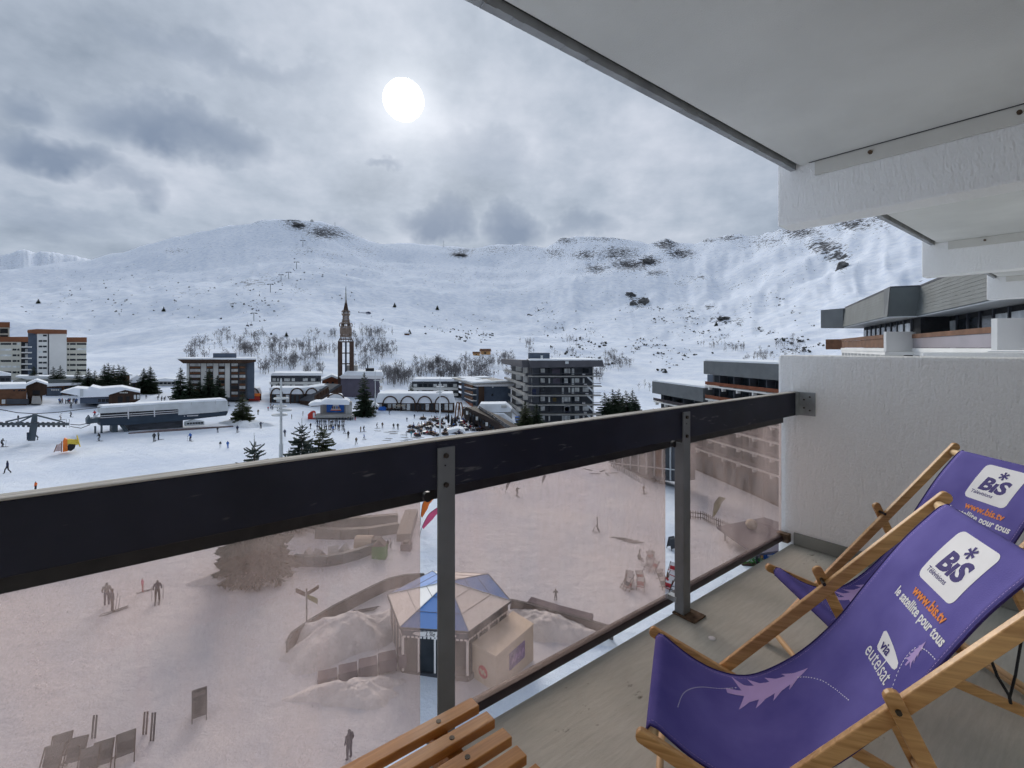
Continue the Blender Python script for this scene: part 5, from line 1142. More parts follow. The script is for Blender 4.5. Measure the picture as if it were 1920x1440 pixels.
# ------------------------------------------------------------------ bare woods and shrubs on the lower mountainside
def bare_wood(name, label, clusters, seed, hmin=5, hmax=10):
    rnd = random.Random(seed); b = MB()
    for cx, cyy, sx, sy, n in clusters:
        subs = [(cx + rnd.uniform(-1, 1) * sx, cyy + rnd.uniform(-1, 1) * sy, rnd.uniform(.12, .34)) for _ in range(max(3, n // 13))]
        for _ in range(int(n * .6)):
            u_, v_, k_ = rnd.choice(subs); px = u_ + rnd.gauss(0, k_) * sx; py = v_ + rnd.gauss(0, k_) * sy
            if py > 735: continue
            g = gp(px, py); h = rnd.uniform(hmin, hmax) * .7; w = h * rnd.uniform(.2, .36); yaw = rnd.random() * 6.28
            t = .016 * h
            top = g + Vector((rnd.uniform(-.05, .05) * h, 0, h))
            b.add([g + Vector((t, 0, -.5)), g + Vector((-t * .5, t * .87, -.5)), g + Vector((-t * .5, -t * .87, -.5)), top], [(0, 1, 3), (1, 2, 3), (2, 0, 3)])
            for k in range(13):
                f = rnd.uniform(.22, .95); a = yaw + k * 2.4; p = g.lerp(top, f); l = w * (1.25 - f) * rnd.uniform(.7, 1.5)
                e = p + Vector((math.cos(a) * l, math.sin(a) * l, l * rnd.uniform(.6, 1.4))); q = .011 * h
                b.add([p + Vector((0, 0, q)), p - Vector((0, 0, q)), e], [(0, 1, 2)])
                b.add([p.lerp(e, .4), p.lerp(e, .55), p.lerp(e, .8) + Vector((math.sin(a) * l * .45, -math.cos(a) * l * .45, l * .35))], [(0, 1, 2)])
                b.add([p.lerp(e, .3), p.lerp(e, .45), p.lerp(e, .7) + Vector((-math.sin(a) * l * .45, math.cos(a) * l * .45, l * .3))], [(0, 1, 2)])
    return stuff(b.build(name, 'twig', recalc=False), label, 'wood')
bare_wood('birch_wood', 'grey leafless birch wood behind the hotel and low residences', [(400, 645, 34, 14, 90), (365, 672, 16, 6, 30), (470, 640, 40, 16, 90), (500, 652, 50, 16, 160), (540, 650, 40, 14, 90), (450, 668, 30, 8, 40), (520, 690, 40, 12, 90), (560, 680, 36, 12, 80), (605, 632, 30, 14, 60), (600, 672, 30, 14, 80), (585, 700, 30, 8, 40)], 1)
bare_wood('birch_wood', 'grey leafless birch wood climbing right of the steeple', [(690, 640, 30, 26, 170), (715, 620, 26, 16, 80), (700, 660, 40, 20, 130), (730, 665, 26, 12, 50), (675, 690, 24, 10, 40)], 2)
bare_wood('birch_wood', 'long dense grey birch belt behind the right arcade', [(760, 708, 30, 14, 130), (800, 700, 36, 14, 150), (850, 697, 40, 12, 150), (890, 692, 30, 12, 110), (740, 712, 26, 10, 80), (830, 712, 60, 8, 90), (945, 690, 24, 18, 120), (925, 712, 30, 8, 60)], 3, 6, 11)
bare_wood('birch_wood', 'scattered grey birches on the slope right of the balcony tower', [(1010, 660, 30, 16, 70), (1055, 655, 30, 18, 70), (1150, 690, 34, 18, 130), (1130, 700, 18, 16, 60), (1215, 745, 16, 18, 60), (1195, 755, 14, 10, 30), (1160, 672, 20, 8, 30), (1380, 665, 40, 14, 60), (1440, 668, 40, 12, 50), (1350, 640, 30, 12, 40), (1480, 655, 40, 14, 50)], 4, 5, 9)
def shrubs(name, label, clusters, seed, smin=.5, smax=1.9, mat='shrub'):
    rnd = random.Random(seed); b = MB()
    for cx, cyy, sx, sy, n in clusters:
        subs = [(cx + rnd.uniform(-1, 1) * sx, cyy + rnd.uniform(-1, 1) * sy, rnd.uniform(.08, .3)) for _ in range(max(2, n // 7))]
        for _ in range(int(n * 1.25)):
            u_, v_, k_ = rnd.choice(subs); g = gp(u_ + rnd.gauss(0, k_) * sx, v_ + rnd.gauss(0, k_) * sy); s = (smin + (smax - smin) * rnd.random() ** 2.2) * (1 + g.y / 1600)
            for k in range(7):
                a = rnd.random() * 6.28; e = rnd.uniform(.2, 1.3); d = Vector((math.cos(a) * math.cos(e), math.sin(a) * math.cos(e), math.sin(e))) * s * rnd.uniform(.6, 1.1)
                sd = d.cross(Vector((rnd.uniform(-1, 1), rnd.uniform(-1, 1), .4))).normalized() * s * .34
                b.add([g, g + d * .7 + sd, g + d, g + d * .6 - sd], [(0, 1, 2, 3)])
    return stuff(b.build(name, mat, recalc=False), label, 'shrubs')
shrubs('scattered_shrubs', 'dark juniper dots scattered over the snowy slopes', [(150, 560, 160, 40, 40), (330, 555, 150, 50, 60), (480, 555, 80, 40, 60), (620, 520, 120, 60, 50), (860, 615, 60, 16, 50), (890, 628, 30, 10, 40), (1020, 580, 30, 14, 40), (1070, 620, 60, 30, 70), (1100, 660, 60, 20, 60), (1260, 590, 40, 16, 60), (1240, 640, 50, 20, 50), (1330, 620, 60, 40, 60), (1400, 640, 70, 24, 60), (1300, 560, 160, 60, 40), (900, 540, 200, 60, 50), (1450, 560, 80, 60, 50), (1230, 680, 60, 20, 40), (1490, 650, 50, 12, 60), (60, 590, 60, 12, 10)], 9)
def rock_outcrop(px, py, w, h, label, seed):
    g = gp(px, py); m = g.length / F; rnd = random.Random(seed); bm = bmesh.new()
    bmesh.ops.create_icosphere(bm, subdivisions=3, radius=1)
    for v in bm.verts:
        q = v.co * 1.3 + Vector((seed * 3.1, seed, 0)); n = float(fbm(np.array([q.x * 2.6 + q.z * 1.9]), np.array([q.y * 2.6 - q.z * 2.3]), 5, .65)[0])
        v.co = Vector((v.co.x * w * m / 2, v.co.y * w * m / 2.6, v.co.z * h * m / 2)) * (1 + 1.9 * n)
    me = bpy.data.meshes.new('rock_outcrop'); bm.to_mesh(me); bm.free()
    o = link('rock_outcrop', me, 'rock'); o.location = g; o.rotation_euler = (0, rnd.uniform(-.25, .25), rnd.random()); tag(o, label, 'rock', 'rock outcrops on the mountainside')
for k, (px, py, w, h, lab) in enumerate(((1580, 502, 20, 18, 'isolated dark rock on the steep slope under the second beam'), (1183, 553, 20, 9, 'flat dark crag above the split rocks on the right slope'), (1188, 571, 14, 11, 'left rock of the split pair on the right slope'), (1208, 567, 20, 15, 'right rock of the split pair on the right slope'), (1357, 598, 24, 8, 'long dark ledge above the stepped residence'), (1215, 492, 22, 12, 'largest dark rock of the upper right cliffs'), (560, 424, 18, 7, 'dark rock just below the left summit'), (862, 479, 22, 7, 'dark rock band under the middle ridge'))): rock_outcrop(px, py, w, h, lab, k + 1)

# ------------------------------------------------------------------ mountain lifts, huts, masts, helicopter
def pylon(px, top, base, label):
    g = gp(px, base); h = max(6, (base - top) / F * g.y); T = thing('lift_pylon', label, 'pylon', g, 0, 'chairlift pylons on the mountain')
    MB().tube([(0, 0, -1), (0, 0, h)], h * .035, 6).build('mast', 'lbeam', T); MB().box((-h * .32, -h * .03, h * .94), (h * .32, h * .03, h * 1.0)).build('crossarm', 'lbeam', T)
    for s in (-1, 1): MB().box((s * h * .30 - h * .06, -h * .16, h * .88), (s * h * .30 + h * .06, h * .16, h * .94)).build('sheaves', 'charcoal', T)
    return g + Vector((0, 0, h))
PY = [pylon(*a) for a in ((476, 586, 602, 'lowest lift pylon on the left slope'), (507, 534, 549, 'second lift pylon up the left slope'), (527, 514, 527, 'third lift pylon up the left slope'), (541, 510, 523, 'fourth lift pylon, right of the third'), (556, 491, 504, 'fifth lift pylon, high on the left slope'), (568, 451, 463, 'highest lift pylon below the left summit'))]
for k, (px, py) in enumerate(((464, 609), (471, 608), (481, 582), (485, 582), (497, 563), (492, 564), (515, 530), (521, 528), (535, 517), (550, 505))):
    g = gp(px, py + 6); p = at(px, py, g.y)
    c = thing('lift_chair', 'small dark chair hanging in the left mountain chairlift', 'lift chair', p, 0, 'chairs of the mountain lift'); MB().box((-1, -.5, -1.2), (1, .5, 0)).build('seat', 'charcoal', c); MB().tube([(0, 0, 0), (0, 0, 2.2)], .12, 5).build('hanger', 'charcoal', c)
def mast(px, top, base, label, r=.6):
    g = gp(px, base); h = (base - top) / F * g.y; T = thing('radio_mast', label, 'mast', g, 0, 'masts on the ridge')
    MB().tube([(0, 0, -8), (0, 0, h)], r, 6).build('pole', 'charcoal', T); MB().box((-2, -2, -6), (2, 2, h * .18)).build('hut', 'pale', T)
mast(628, 417, 428, 'thin radio mast right of the left summit'); mast(832, 451, 463, 'thin radio mast on the middle ridge')
g = gp(585, 416); D = thing('radar_dome', 'pale round dome on the left summit', 'dome', g)
P = [(0, 0, -6)] + [(0, 0, 9 * math.sin(t)) for t in (0, .4, .8, 1.2, 1.5)]; MB().tube(P, [7, 7] + [7 * math.cos(t) for t in (.4, .8, 1.2, 1.5)], 12).build('shell', 'pale', D, smooth=True); MB().box((-4, -4, -9), (4, 4, -1)).build('base', 'concrete', D)
def hut(px, py, w, label, mats=('brown', 'vsnow')):
    g = gp(px, py); m = g.y / F; a = w * m / 2; T = thing('mountain_hut', label, 'hut', g, .2, 'huts on the slope'); h = a * .55
    MB().box((-a, -a * .6, -1), (a, a * .6, h)).build('wall', mats[0], T)
    MB().prism([(-a * 1.15, -a * .8, h), (-a * 1.15, a * .8, h), (-a * 1.15, 0, h + a * .55)], (a * 2.3, 0, 0)).build('roof', mats[1], T); MB().box((-a * .3, -a * .62, .2), (a * .1, -a * .601, h * .7)).build('window', 'dark', T)
hut(910, 664, 18, 'golden timber farmhouse on the slope above the birch belt', ('cwood', 'brown')); hut(893, 666, 12, 'low timber shed beside the golden farmhouse', ('cwood', 'brown')); hut(763, 628, 9, 'small hut on the slope beside a single fir')
g = at(688, 587, 420); Hc = thing('helicopter', 'dark helicopter flying before the slope right of the spire', 'helicopter', g, 0)
m_ = 420 / F
P = [(-4, 0, 0), (-1, 0, .3), (3, 0, .5), (6, 0, .1), (8, 0, -.5)]; MB().tube([(x * m_, 0, z * m_) for x, _, z in P], [.25 * m_, 1.3 * m_, 2.0 * m_, 1.7 * m_, .4 * m_], 10).build('fuselage', 'navy', Hc, smooth=True)
MB().tube([(-15 * m_, 0, .8 * m_), (-3 * m_, 0, .2 * m_)], [.28 * m_, .7 * m_], 8).build('tail_boom', 'navy', Hc); MB().box((-16 * m_, -.1, .4 * m_), (-14.4 * m_, .1, 3 * m_)).build('tail_fin', 'greycloth', Hc)
for a in (0.3, 0.3 + math.pi / 2, .3 + math.pi, .3 + 1.5 * math.pi): MB().bar((3 * m_, 0, 2.9 * m_), ((3 + 9 * math.cos(a)) * m_, 9 * math.sin(a) * m_, 2.95 * m_), .25, .05).build('rotor_blade', 'charcoal', Hc)
MB().tube([(3 * m_, 0, 1.5 * m_), (3 * m_, 0, 3.0 * m_)], .2, 6).build('rotor_mast', 'charcoal', Hc)
for s in (-1, 1): MB().tube([(-.5 * m_, s * .9, -2.6 * m_), (6 * m_, s * .9, -2.6 * m_)], .06, 5).build('skid', 'charcoal', Hc)

# ------------------------------------------------------------------ lift station, near lift tower, snow gun
b = Bld('lift_station', 'long dark chairlift station with a white curved roof and striped windows', 'lift station', (190, 95.5), (425, 112), 806)
b.set((190, 96.0), (425, 113.0))
b.poly('hull', [(188, 785), (334, 775), (427, 770), (427, 774), (424, 779), (345, 788), (242, 797), (188, 798)], 'lblue', 0, 3.2)
b.poly('roof', [(188, 764), (190, 762), (423, 748.5), (426, 752), (427.5, 770), (400, 773), (334, 778), (334, 767), (188, 775)], 'lgrey', -.25, 3.4)
b.poly('roof_snow', [(189, 763.5), (192, 760.8), (422, 747.2), (425, 751), (330, 755), (190, 765)], 'vsnow', -.35, 3.5)
for k, (a, c) in enumerate(((188, 239), (241, 288), (290, 333))):
    f = lambda x: 774.8 - (x - 188) * .066
    w = b.poly('window_strip', [(a, f(a)), (c, f(c)), (c, f(c) + 10), (a, f(a) + 10)], 'dark', -.12, .05)
    for o in (4.4, 8.0): b.poly('white_line', [(a, f(a) + o), (c, f(c) + o), (c, f(c) + o + 1.1), (a, f(a) + o + 1.1)], 'whitecloth', -.2, -.125, w)
for x in (240, 289): b.box('white_rib', x - .9, 764, x + .9, 785 - (x - 240) * .08, 'whitecloth', -.4, -.26)
for x in (358, 380, 403): b.box('panel_joint', x - .3, 754 - (x - 358) * .07, x + .3, 759.5 - (x - 358) * .07, 'pale', -.42, -.36)
b.box('sign_dot', 345, 779.3, 346.6, 781, 'whitecloth', -.1, -.01)
for k in range(9): b.box('sign_letter', 351 + 2.3 * k, 778.9 - .12 * k, 352.7 + 2.3 * k, 780.9 - .12 * k, 'whitecloth', -.1, -.01)
b.box('pillar', 211, 796, 222, 822, 'lbeam', .5, 3); b.poly('machine_base', [(243, 795), (345, 787), (345, 802), (243, 808)], 'charcoal', .8, 5); b.poly('boarding_cabin', [(346, 791), (362, 786), (380, 789), (380, 796), (346, 798)], 'lgrey', -1.2, .4)
for k in range(6): b.box('cabin_window', 347.5 + 5.2 * k, 791.5 - .3 * k, 351.5 + 5.2 * k, 794.8 - .3 * k, 'wglass', -1.3, -1.21)
MB().bar(b.L(227, 797, .5), b.L(238, 812, .2), .25, .35).build('stair', 'lbeam', b.root); MB().bar(b.L(231, 797, .5), b.L(242, 812, .2), .25, .35).build('stair', 'lbeam', b.root)
b.poly('maintenance_platform', [(165, 787), (188, 784), (188, 793), (168, 795)], 'lbeam', .5, 3.5); b.poly('platform_gear', [(164, 796), (163, 789), (168, 779), (171, 788), (170, 796)], 'lbeam', .2, 2); MB().tube([b.L(174, 785, .5), b.L(187, 776, .5)], .12, 6).build('stay', 'lgrey', b.root)
for x, y in ((192, 792), (180, 794)): b.box('hanging_post', x - 1.6, y + 6, x + 1.6, y + 24, 'lbeam', .6, 1.2)
b.poly('safety_fence', [(236, 809), (300, 803), (430, 796), (432, 801), (300, 809), (236, 813)], 'netting', -2.4, -2.3)
def lift_tower():
    b = Bld('lift_tower', 'dark steel lift tower with long sheave arms at the left edge', 'lift tower', (-8, 90), (130, 90), 823)
    b.poly('column', [(52, 826), (56, 800), (61, 776), (70, 776), (70, 800), (66, 826)], 'lbeam', -.5, .6)
    for s, y in ((0, 792), (1, 798)): b.box('sheave_beam', -8, y - 1, 130, y + 1.2, 'lbeam', -1.6 + 2.8 * s, -1.2 + 2.8 * s)
    for k in range(13): b.box('sheave', 2 + 9.6 * k, 789.5, 7 + 9.6 * k, 791.2, 'charcoal', -1.8, -1.3); b.box('sheave', 2 + 9.6 * k, 799.5, 7 + 9.6 * k, 802, 'charcoal', 1.0, 1.6)
    for a, c in (((66, 778), (10, 791)), ((66, 778), (118, 791)), ((60, 780), (24, 798))): MB().tube([b.L(*a), b.L(*c)], .14, 6).build('stay', 'lbeam', b.root)
    for x in (-4, 1, 124, 129.5): b.box('guard_post', x, 784, x + .7, 800, 'lbeam', -1.9, -1.8)
    b.box('control_box', 50.5, 810, 56, 824, 'lblue', -.8, -.51); MB().tube([b.L(67, 816), b.L(71, 820), b.L(70, 825)], .12, 6).build('ladder', 'lbeam', b.root)
    for P in ([(-60, 762), (0, 768), (33, 774), (66, 776), (110, 773), (150, 768), (188, 764)], [(132, 796), (150, 797), (168, 793)], [(132, 800), (152, 803), (168, 797)]): MB().tube([b.L(x, y, .2) for x, y in P], .07, 5).build('cable', 'charcoal', b.root)
lift_tower()
b = Bld('snow_gun', 'yellow and orange padded snow gun on the open piste', 'snow gun', (117, 82), (149, 82), 848)
b.poly('crash_pad', [(117.5, 847.5), (118, 827), (121, 822), (126, 824), (127, 846)], 'orange', 0, 1.2); b.poly('chassis', [(126, 838), (131, 831), (143, 830), (140, 841), (133, 846), (127, 845)], 'dark', .1, .9)
MB().tube([b.L(121.5, 828, .5), b.L(128, 829, .5), b.L(142, 830, .5), b.L(146, 828, .5)], [.35, .52, .5, .62], 12).build('fan_barrel', 'yellow', b.root); MB().tube([b.L(146, 828, .5), b.L(148, 827.5, .5)], [.95, 1.15], 12).build('nozzle_ring', 'yellow', b.root)
for a, c in (((101, 848.5), (107, 834)), ((115, 848), (116, 828))): MB().tube([b.L(*a, .3), b.L(*c, .3)], .06, 6).build('net_pole', 'fascia', b.root)
b.poly('net', [(102, 847), (107, 835), (115.5, 830), (115, 846)], 'palenet', .28, .31)

# ------------------------------------------------------------------ lamp masts
def lamp(px, top, base, label, rings, thick, wide=None, depth=None):
    g = gp(px, base) if depth is None else at(px, base, depth)
    if depth: g.z = gz(g.x, g.y)
    m = g.y / F; T = thing('lamp_mast', label, 'lamp mast', g, 0, 'tall lamp masts'); Z = lambda py: (HY - py) * m - g.z
    w = thick * m / 2
    MB().tube([(0, 0, -.5), (0, 0, Z(top + (base - top) * .55)), (0, 0, Z(top + (base - top) * .54)), (0, 0, Z(top + 5)), (0, 0, Z(top))], [w, w, w * .7, w * .45, w * .2], 10).build('pole', 'lgrey', T)
    for py, r, dx in rings:
        R = r * m; P = [(dx * m + R * math.cos(t), R * .8 * math.sin(t), Z(py)) for t in [2 * math.pi * k / 20 for k in range(21)]]
        MB().tube(P, .12 * max(1, m * 6), 6).build('lamp_ring', 'lgrey', T); MB().tube([(0, 0, Z(py)), (dx * m + R * (1 if dx > 0 else -1), 0, Z(py))], .07, 5).build('bracket', 'lgrey', T)
lamp(527, 709, 935, 'tall ringed lamp mast rising behind the left handrail', ((747, 12, 0), (762, 11, -2), (769, 12, 6), (778, 13, -3)), 7.5)
lamp(448, 680, 746, 'thin lamp mast before the hotel corner', ((690, 5, 0), (693, 4, 1)), 2.2); lamp(703.5, 694, 778, 'lamp mast beside the snow hut', ((710, 4.5, -2), (713, 4.5, 2)), 2.6); lamp(825, 708, 826, 'pale lamp mast before the terrace', ((725, 6, 0), (733, 6, 1), (736, 5, -2)), 3.4)

# ------------------------------------------------------------------ kiosk and its surroundings
def kiosk():
    c = Vector((-4.9, 37.1, 0)); c.z = gz(c.x, c.y); ez = -19.3 - c.z; az_ = -18.05 - c.z
    K = thing('hexagonal_kiosk', 'hexagonal kiosk with a blue and white segmented roof behind the glass', 'kiosk', c)
    V_ = lambda r, k, z: Vector((r * math.cos(rad(-6 + 60 * k)), r * math.sin(rad(-6 + 60 * k)), z))
    ap = Vector((0, 0, az_))
    for k in range(6):
        a, b2 = V_(4.85, k, ez), V_(4.85, k + 1, ez)
        s = MB().add([a, b2, ap, a - Vector((0, 0, .08)), b2 - Vector((0, 0, .08)), ap - Vector((0, 0, .08))], [(0, 1, 2), (5, 4, 3), (0, 3, 4, 1)]).build('roof_segment', 'tblue' if k in (0, 2, 4) else 'twhite', K)
        MB().tube([a + Vector((0, 0, .03)), ap + Vector((0, 0, .03))], .035, 5).build('roof_rib', 'lgrey', K)
        for fr_ in (.36, .68):
            MB().tube([ap.lerp(a, fr_) + Vector((0, 0, .012)), ap.lerp(b2, fr_) + Vector((0, 0, .012))], .018, 4).build('roof_seam', 'wallgrey', s)
        MB().bar(a - Vector((0, 0, .05)), b2 - Vector((0, 0, .05)), .1, .12).build('eave', 'charcoal', K)
        a, b2 = V_(4.6, k, 0), V_(4.6, k + 1, 0); u = (b2 - a).normalized(); n = Vector((u.y, -u.x, 0)); ln = (b2 - a).length
        def Q(x, z, o=0.0): return a + u * x + n * o + Vector((0, 0, z))
        MB().hexa([Q(0, ez - .75, -.1), Q(ln, ez - .75, -.1), Q(ln, ez - .75, .02), Q(0, ez - .75, .02), Q(0, ez - .1, -.1), Q(ln, ez - .1, -.1), Q(ln, ez - .1, .02), Q(0, ez - .1, .02)]).build('frieze', 'charcoal' if k not in (4,) else 'slate', K)
        for zz in (ez - .2, ez - .72):
            for q in range(16):
                x = ln * (q + .5) / 16; MB().hexa([Q(x - .09, zz - .07, .02), Q(x + .09, zz - .07, .02), Q(x + .09, zz - .07, .05), Q(x - .09, zz - .07, .05), Q(x - .09, zz + .05, .02), Q(x + .09, zz + .05, .02), Q(x + .09, zz + .05, .05), Q(x - .09, zz + .05, .05)]).build('scallop', 'twhite', K) if k in (3, 4, 5) else None
        if k == 4:
            sg = MB().prism([Q(ln / 2 + 1.55 * math.cos(t), ez - .46 + .19 * math.sin(t), .04) for t in [2 * math.pi * i / 20 for i in range(20)]], n * .03).build('sign_board', 'twhite', K)
            text_on(sg, 'sign_lettering', "L'île mo", .42, 'dark', lambda x, y: Q(ln / 2 + x, ez - .58 + y, .075), .004, .35)
        MB().hexa([Q(0, -.4, -.1), Q(ln, -.4, -.1), Q(ln, -.4, .12), Q(0, -.4, .12), Q(0, .28, -.1), Q(ln, .28, -.1), Q(ln, .28, .12), Q(0, .28, .12)]).build('plinth', 'charcoal', K)
        for q in range(4):
            x0, x1 = ln * q / 4 + .07, ln * (q + 1) / 4 - .07
            MB().hexa([Q(x0, .3, -.08), Q(x1, .3, -.08), Q(x1, .3, -.03), Q(x0, .3, -.03), Q(x0, ez - .78, -.08), Q(x1, ez - .78, -.08), Q(x1, ez - .78, -.03), Q(x0, ez - .78, -.03)]).build('window_pane', 'wglass', K)
        for q in range(5):
            x = ln * q / 4; MB().hexa([Q(x - .06, .28, -.1), Q(x + .06, .28, -.1), Q(x + .06, .28, .03), Q(x - .06, .28, .03), Q(x - .06, ez - .75, -.1), Q(x + .06, ez - .75, -.1), Q(x + .06, ez - .75, .03), Q(x - .06, ez - .75, .03)]).build('window_post', 'twhite', K)
kiosk()
def annex():
    p = [Vector(v) for v in ((-1.06, 31.9, 0), (1.58, 35.6, 0), (0.08, 37.3, 0), (-2.94, 33.5, 0))]
    c = sum(p, Vector()) / 4; c.z = gz(c.x, c.y); zt = -20.55 - c.z
    A = thing('cream_annex', 'cream box annex with a round red emblem beside the kiosk', 'annex', c); q = [Vector((v.x - c.x, v.y - c.y, -.4)) for v in p]
    MB().hexa(q + [Vector((v.x, v.y, zt)) for v in q]).build('body', 'cream', A); MB().hexa([Vector((v.x * 1.02, v.y * 1.02, zt)) for v in q] + [Vector((v.x * 1.02, v.y * 1.02, zt + .1)) for v in q]).build('roof', 'cream2', A)
    a, e = q[3], q[0]; u = (e - a).normalized(); n = Vector((u.y, -u.x, 0)); ln = (e - a).length
    Q = lambda x, z, o: Vector((a.x, a.y, 0)) + u * x + n * o + Vector((0, 0, z))
    em = MB().prism([Q(ln * .52 + .42 * math.cos(t), .95 + .42 * math.sin(t), .005) for t in [2 * math.pi * i / 24 for i in range(24)]], n * .02).build('emblem', 'pinkred', A)
    MB().tube([Q(ln * .52 - .26 + .52 * i / 12, .95 + .17 * math.sin(i * 1.05), .035) for i in range(13)], .05, 5).build('emblem_squiggle', 'cream', em)
    a, e = q[0], q[1]; u = (e - a).normalized(); n = Vector((u.y, -u.x, 0)); Q2 = lambda x, z, o: Vector((a.x, a.y, 0)) + u * x + n * o + Vector((0, 0, z))
    po = MB().hexa([Q2(1.5, .7, .005), Q2(3.4, .7, .005), Q2(3.4, .7, .025), Q2(1.5, .7, .025), Q2(1.5, 1.9, .005), Q2(3.4, 1.9, .005), Q2(3.4, 1.9, .025), Q2(1.5, 1.9, .025)]).build('poster', 'purple', A)
    for i in range(4): MB().tube([Q2(1.75 + .4 * i, 1.05, .035), Q2(1.95 + .4 * i, 1.5, .035), Q2(2.02 + .4 * i, 1.1 + .1 * (i % 2), .035)], .05, 5).build('poster_letter', 'plilac', po)
annex()
def heap(name, label, px, py, rx, ry, h, seed, yaw=0.0, cat='snow heap'):
    g = gp(px, py); n, r_ = 48, 18; vs_ = []; rs = np.random.RandomState(seed)
    for j in range(r_ + 1):
        f = j / r_
        for i in range(n):
            a = 2 * math.pi * i / n; lob = 1 + .22 * math.sin(3 * a + seed) + .12 * math.sin(7 * a + 2 * seed)
            x, y = rx * lob * f * math.cos(a), ry * lob * f * math.sin(a)
            z = h * (1 - f ** 2.6) * (1 + .9 * float(fbm(np.array([x * .55 + seed]), np.array([y * .55]), 4)[0])) + .62 * float(fbm(np.array([x * 1.9]), np.array([y * 1.9 + seed]), 5, .6)[0]) * (1 - f ** 3)
            X = x * math.cos(yaw) - y * math.sin(yaw); Y = x * math.sin(yaw) + y * math.cos(yaw)
            vs_.append((X, Y, z + gz(g.x + X, g.y + Y) - g.z - .15 * f))
    fs = [(j * n + i, j * n + (i + 1) % n, (j + 1) * n + (i + 1) % n, (j + 1) * n + i) for j in range(r_) for i in range(n)]
    o = MB().add(vs_, fs).build(name, 'mound', smooth=True); o.location = g; tag(o, label, cat, 'heaped snow'); return o
heap('snow_heap', 'long snow heap between the curved low wall and the kiosk', 665, 1195, 5.8, 2.6, 1.5, 2, .55)
heap('snow_heap', 'lumpy snow heap in front of the kiosk steps', 660, 1300, 3.6, 1.4, .7, 5, .2)
heap('snow_heap', 'snow bank behind the cream annex along the right low wall', 1035, 1180, 4.4, 1.8, 1.0, 7, -.35)
heap('snow_heap', 'small snow heap right of the tall terrace kiosk', 842, 766, 5, 3, 1.8, 9)
heap('snow_heap', 'snow ridge at the foot of the near shed', 470, 1085, 4.5, 1.6, .8, 4, .25)
heap('snow_heap', 'small pile of snow by the broad brownish fir', 462, 797, 6, 3, 1.2, 12)
def low_wall(name, label, pts, h, mat, t=.14, cat='wall', cap=None):
    P = [gp(*p) for p in pts]; o = P[0]; T = thing(name, label, cat, o); b = []
    for i in range(len(P) - 1):
        a, e = P[i] - o, P[i + 1] - o; MB().bar(a + Vector((0, 0, h / 2 - .15)), e + Vector((0, 0, h / 2 - .15)), t, h + .3).build('wall_panel', mat, T)
        if cap: MB().bar(a + Vector((0, 0, h + .02)), e + Vector((0, 0, h + .02)), t * 1.5, .06).build('coping', cap, T)
    return T
low_wall('curved_low_wall', 'curved grey low wall sweeping round behind the left of the kiosk', [(538, 1232), (548, 1212), (585, 1185), (625, 1160), (665, 1138), (703, 1118), (730, 1105), (760, 1098), (795, 1096)], 1.0, 'wallgrey', .16, cap='charcoal')
low_wall('right_low_wall', 'grey low wall running right from the kiosk to the balcony', [(957, 1146), (985, 1152), (1030, 1165), (1085, 1180), (1150, 1200)], 1.0, 'wallgrey', .16, cap='charcoal')
low_wall('ledge_wall', 'short dark ledge behind the right low wall', [(992, 1142), (1050, 1160), (1110, 1176)], .9, 'violetgrey', .9)
low_wall('curved_barrier', 'teal curved barrier filled with snow near the dog walkers path', [(551, 1059), (572, 1061), (612, 1061), (640, 1056), (672, 1047), (704, 1035)], 1.0, 'teal', .5)
low_wall('snow_lane_wall', 'upper long grey wall of the snow garden', [(610, 990), (650, 988), (700, 984), (745, 980)], 1.1, 'slate2', .7)
low_wall('snow_lane_wall', 'lower long grey wall of the snow garden', [(592, 1008), (640, 1010), (690, 1007), (746, 998)], 1.1, 'slate2', .7)
low_wall('slide_rails', 'curved pale rails between the two snow garden walls', [(557, 992), (590, 1000), (630, 1003), (670, 1000), (705, 992)], .35, 'lgrey', .25, 'rails')
low_wall('dark_conveyor', 'dark covered conveyor leading away beside the glass edge', [(757, 1016), (764, 990), (772, 968)], .9, 'slate2', 1.6, 'conveyor')
g = gp(762, 1030); o = thing('conveyor_motor', 'small dark motor box at the foot of the conveyor', 'motor box', g); MB().box((-.55, -.5, -.1), (.55, .5, .7)).build('body', 'violetgrey', o); MB().box((-.3, -.3, .7), (.3, .3, .95)).build('lid', 'charcoal', o)
g = gp(712, 1045); o = thing('green_post_box', 'bright green padded block at the end of the teal barrier', 'pad', g); MB().box((-.7, -.5, -.1), (.7, .5, 1.3)).build('pad', 'green', o); MB().prism([(-.7, -.5, 1.3), (.7, -.5, 1.3), (0, -.5, 2.0)], (0, 1.0, 0)).build('top', 'wallgrey', o)
for k, (px, py) in enumerate(((574, 1050), (600, 1050), (625, 1047), (642, 1042))):
    g = gp(px, py); o = thing('snow_toy', 'pale tent shaped slide piece standing behind the teal barrier', 'slide piece', g, k, 'slide pieces behind the teal barrier'); MB().prism([(-.9, -.5, -.1), (.9, -.5, -.1), (.2 * (-1) ** k, -.5, 1.2)], (0, 1, 0)).build('body', 'lgrey', o)
g = gp(683, 1030); o = thing('cable_drum', 'round pale drum at the upper end of the teal barrier', 'drum', g); MB().tube([(-.9, 0, .7), (.9, 0, .7)], .8, 14).build('drum', 'cream', o); MB().box((.9, -.5, 0), (1.8, .5, 1.2)).build('motor', 'charcoal', o)
